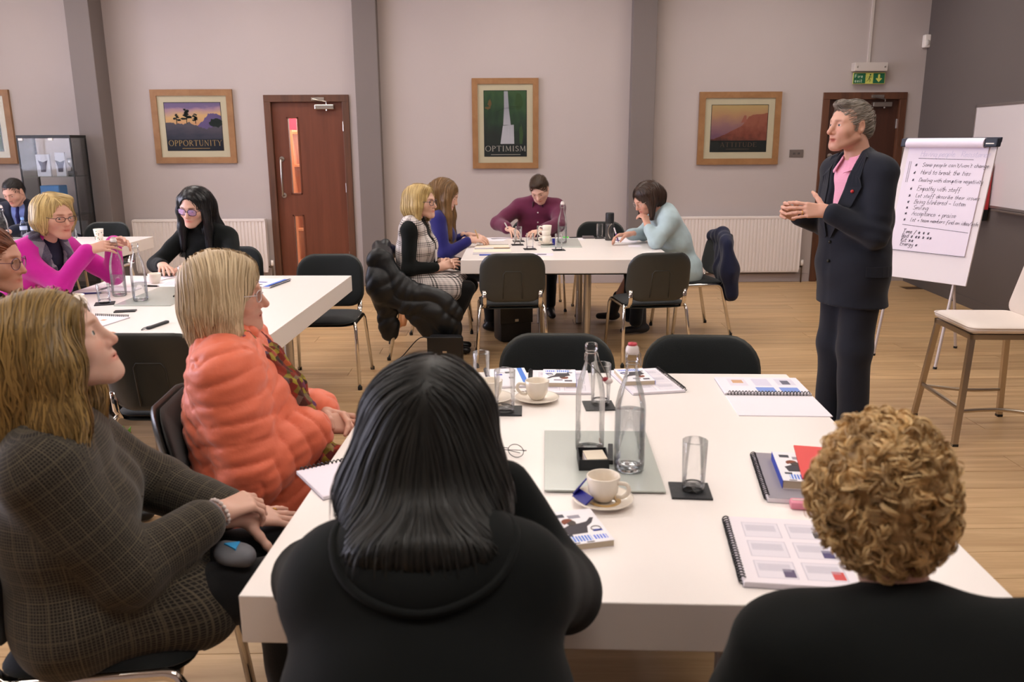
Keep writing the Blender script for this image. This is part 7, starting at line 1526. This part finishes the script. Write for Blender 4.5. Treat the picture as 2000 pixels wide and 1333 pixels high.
F = Field(); F.chain([(1.86, 6.80, .79), (1.875, 7.03, .83), (1.85, 7.26, .79)], [.045, .05, .045], .05); F.ell((1.885, 7.03, .62), (.05, .24, .20), k=.06); F.chain([(1.86, 6.80, .74), (1.89, 6.79, .55), (1.92, 6.80, .36)], [.06, .085, .06], .05, flat=(V(1, 0, 0), .8)); F.chain([(1.89, 6.95, .55), (1.93, 6.90, .33)], [.09, .05], .05)
soft('draped_coat', F, .012, M_ncoat, 'navy wool coat hanging over the chair of the woman in pale blue', 'coat', lambda v: np.sin(v[:, 1] * 60 + v[:, 2] * 8) * .006 + wob(v, 24, 3) * .006, (1.88, 7.0, 0))
F = Field(); F.chain([(-.80, 7.16, .52), (-.86, 7.10, .38), (-.88, 7.06, .12)], [.05, .07, .085], .04, flat=(V(0, 1, 0), .5)); soft('peach_scarf', F, .012, cloth_mat('peach_wool', (222, 164, 120)), 'peach coloured scarf hanging from the chair of the woman in royal blue', 'scarf', lambda v: np.sin(v[:, 0] * 120) * .006, (-.86, 7.1, 0))
def bag(x, y, deg, w, d, h, label, strap):
    g = empty('black_bag', (x, y, 0), math.radians(deg), label, 'bag'); part('bag_body', mat('black_bag_leather', srgb(24, 24, 26), .45, bump=.2, bscale=120), g, lambda b: b.box(-w / 2, -d / 2, .001, w / 2, d / 2, h, .028), 'auto'); part('bag_flap', C_shoe, g, lambda b: b.box(-w / 2 - .002, -d / 2 - .006, h * .45, w / 2 + .002, -d / 2 + .012, h + .002, .005)); part('clasp', M_steel, g, lambda b: b.box(-.015, -d / 2 - .010, h * .5, .015, -d / 2 - .005, h * .56)); part('strap', C_shoe, g, lambda b: b.tube(catmull(strap, 6), .010, 6, flat=.4))
bag(-.40, 6.05 - .14, -4, .25, .12, .23, 'black handbag with strap on the floor beside the draped black coat', [(-.11, 0, .21), (-.20, .02, .20), (-.33, .04, .06), (-.40, .05, .012)]); bag(.10, 6.74, 20, .28, .18, .34, 'black rucksack on the floor under the middle table', [(-.1, 0, .34), (0, 0, .42), (.1, 0, .34)])
gb = empty('gift_bag', (-2.02, 4.24, 0), .3, 'small red gift bag with green tissue on the floor under the left table', 'bag'); gb.scale = (.75, .75, .75); part('bag_paper', mat('gift_red', srgb(178, 40, 52), .5), gb, lambda b: b.add([(-.045, -.03, 0), (.045, -.03, 0), (.045, .03, 0), (-.045, .03, 0), (-.055, -.04, .12), (.055, -.04, .12), (.055, .04, .12), (-.055, .04, .12)], [(3, 2, 1, 0), (0, 1, 5, 4), (1, 2, 6, 5), (2, 3, 7, 6), (3, 0, 4, 7)])); part('tissue', mat('tissue_green', srgb(128, 190, 60), .7), gb, lambda b: b.prism([(-.05, .10), (.05, .10), (.06, .17), (.03, .14), (.01, .18), (-.02, .14), (-.06, .16)], -.02, .02, 'y'))
gp = empty('grey_pouch', (-.650, 1.860, .628), -.6, 'grey pouch with blue triangle mark beside the tweed coat', 'pouch'); F = Field(); F.ell((0, 0, 0), (.056, .044, .022), k=.01); F.cone((-.045, 0, .0), (.045, 0, 0), .018, .016, .02)
v, f = F.mesh(.006); npmesh('pouch_body', v, f, mat('grey_neoprene', srgb(96, 98, 104), .6), gp); part('triangle_mark', mat('cyan_mark', srgb(40, 140, 196), .5), gp, lambda b: b.prism([(-.024, -.010), (.024, -.014), (.0, .018)], .0195, .0265, 'z'))
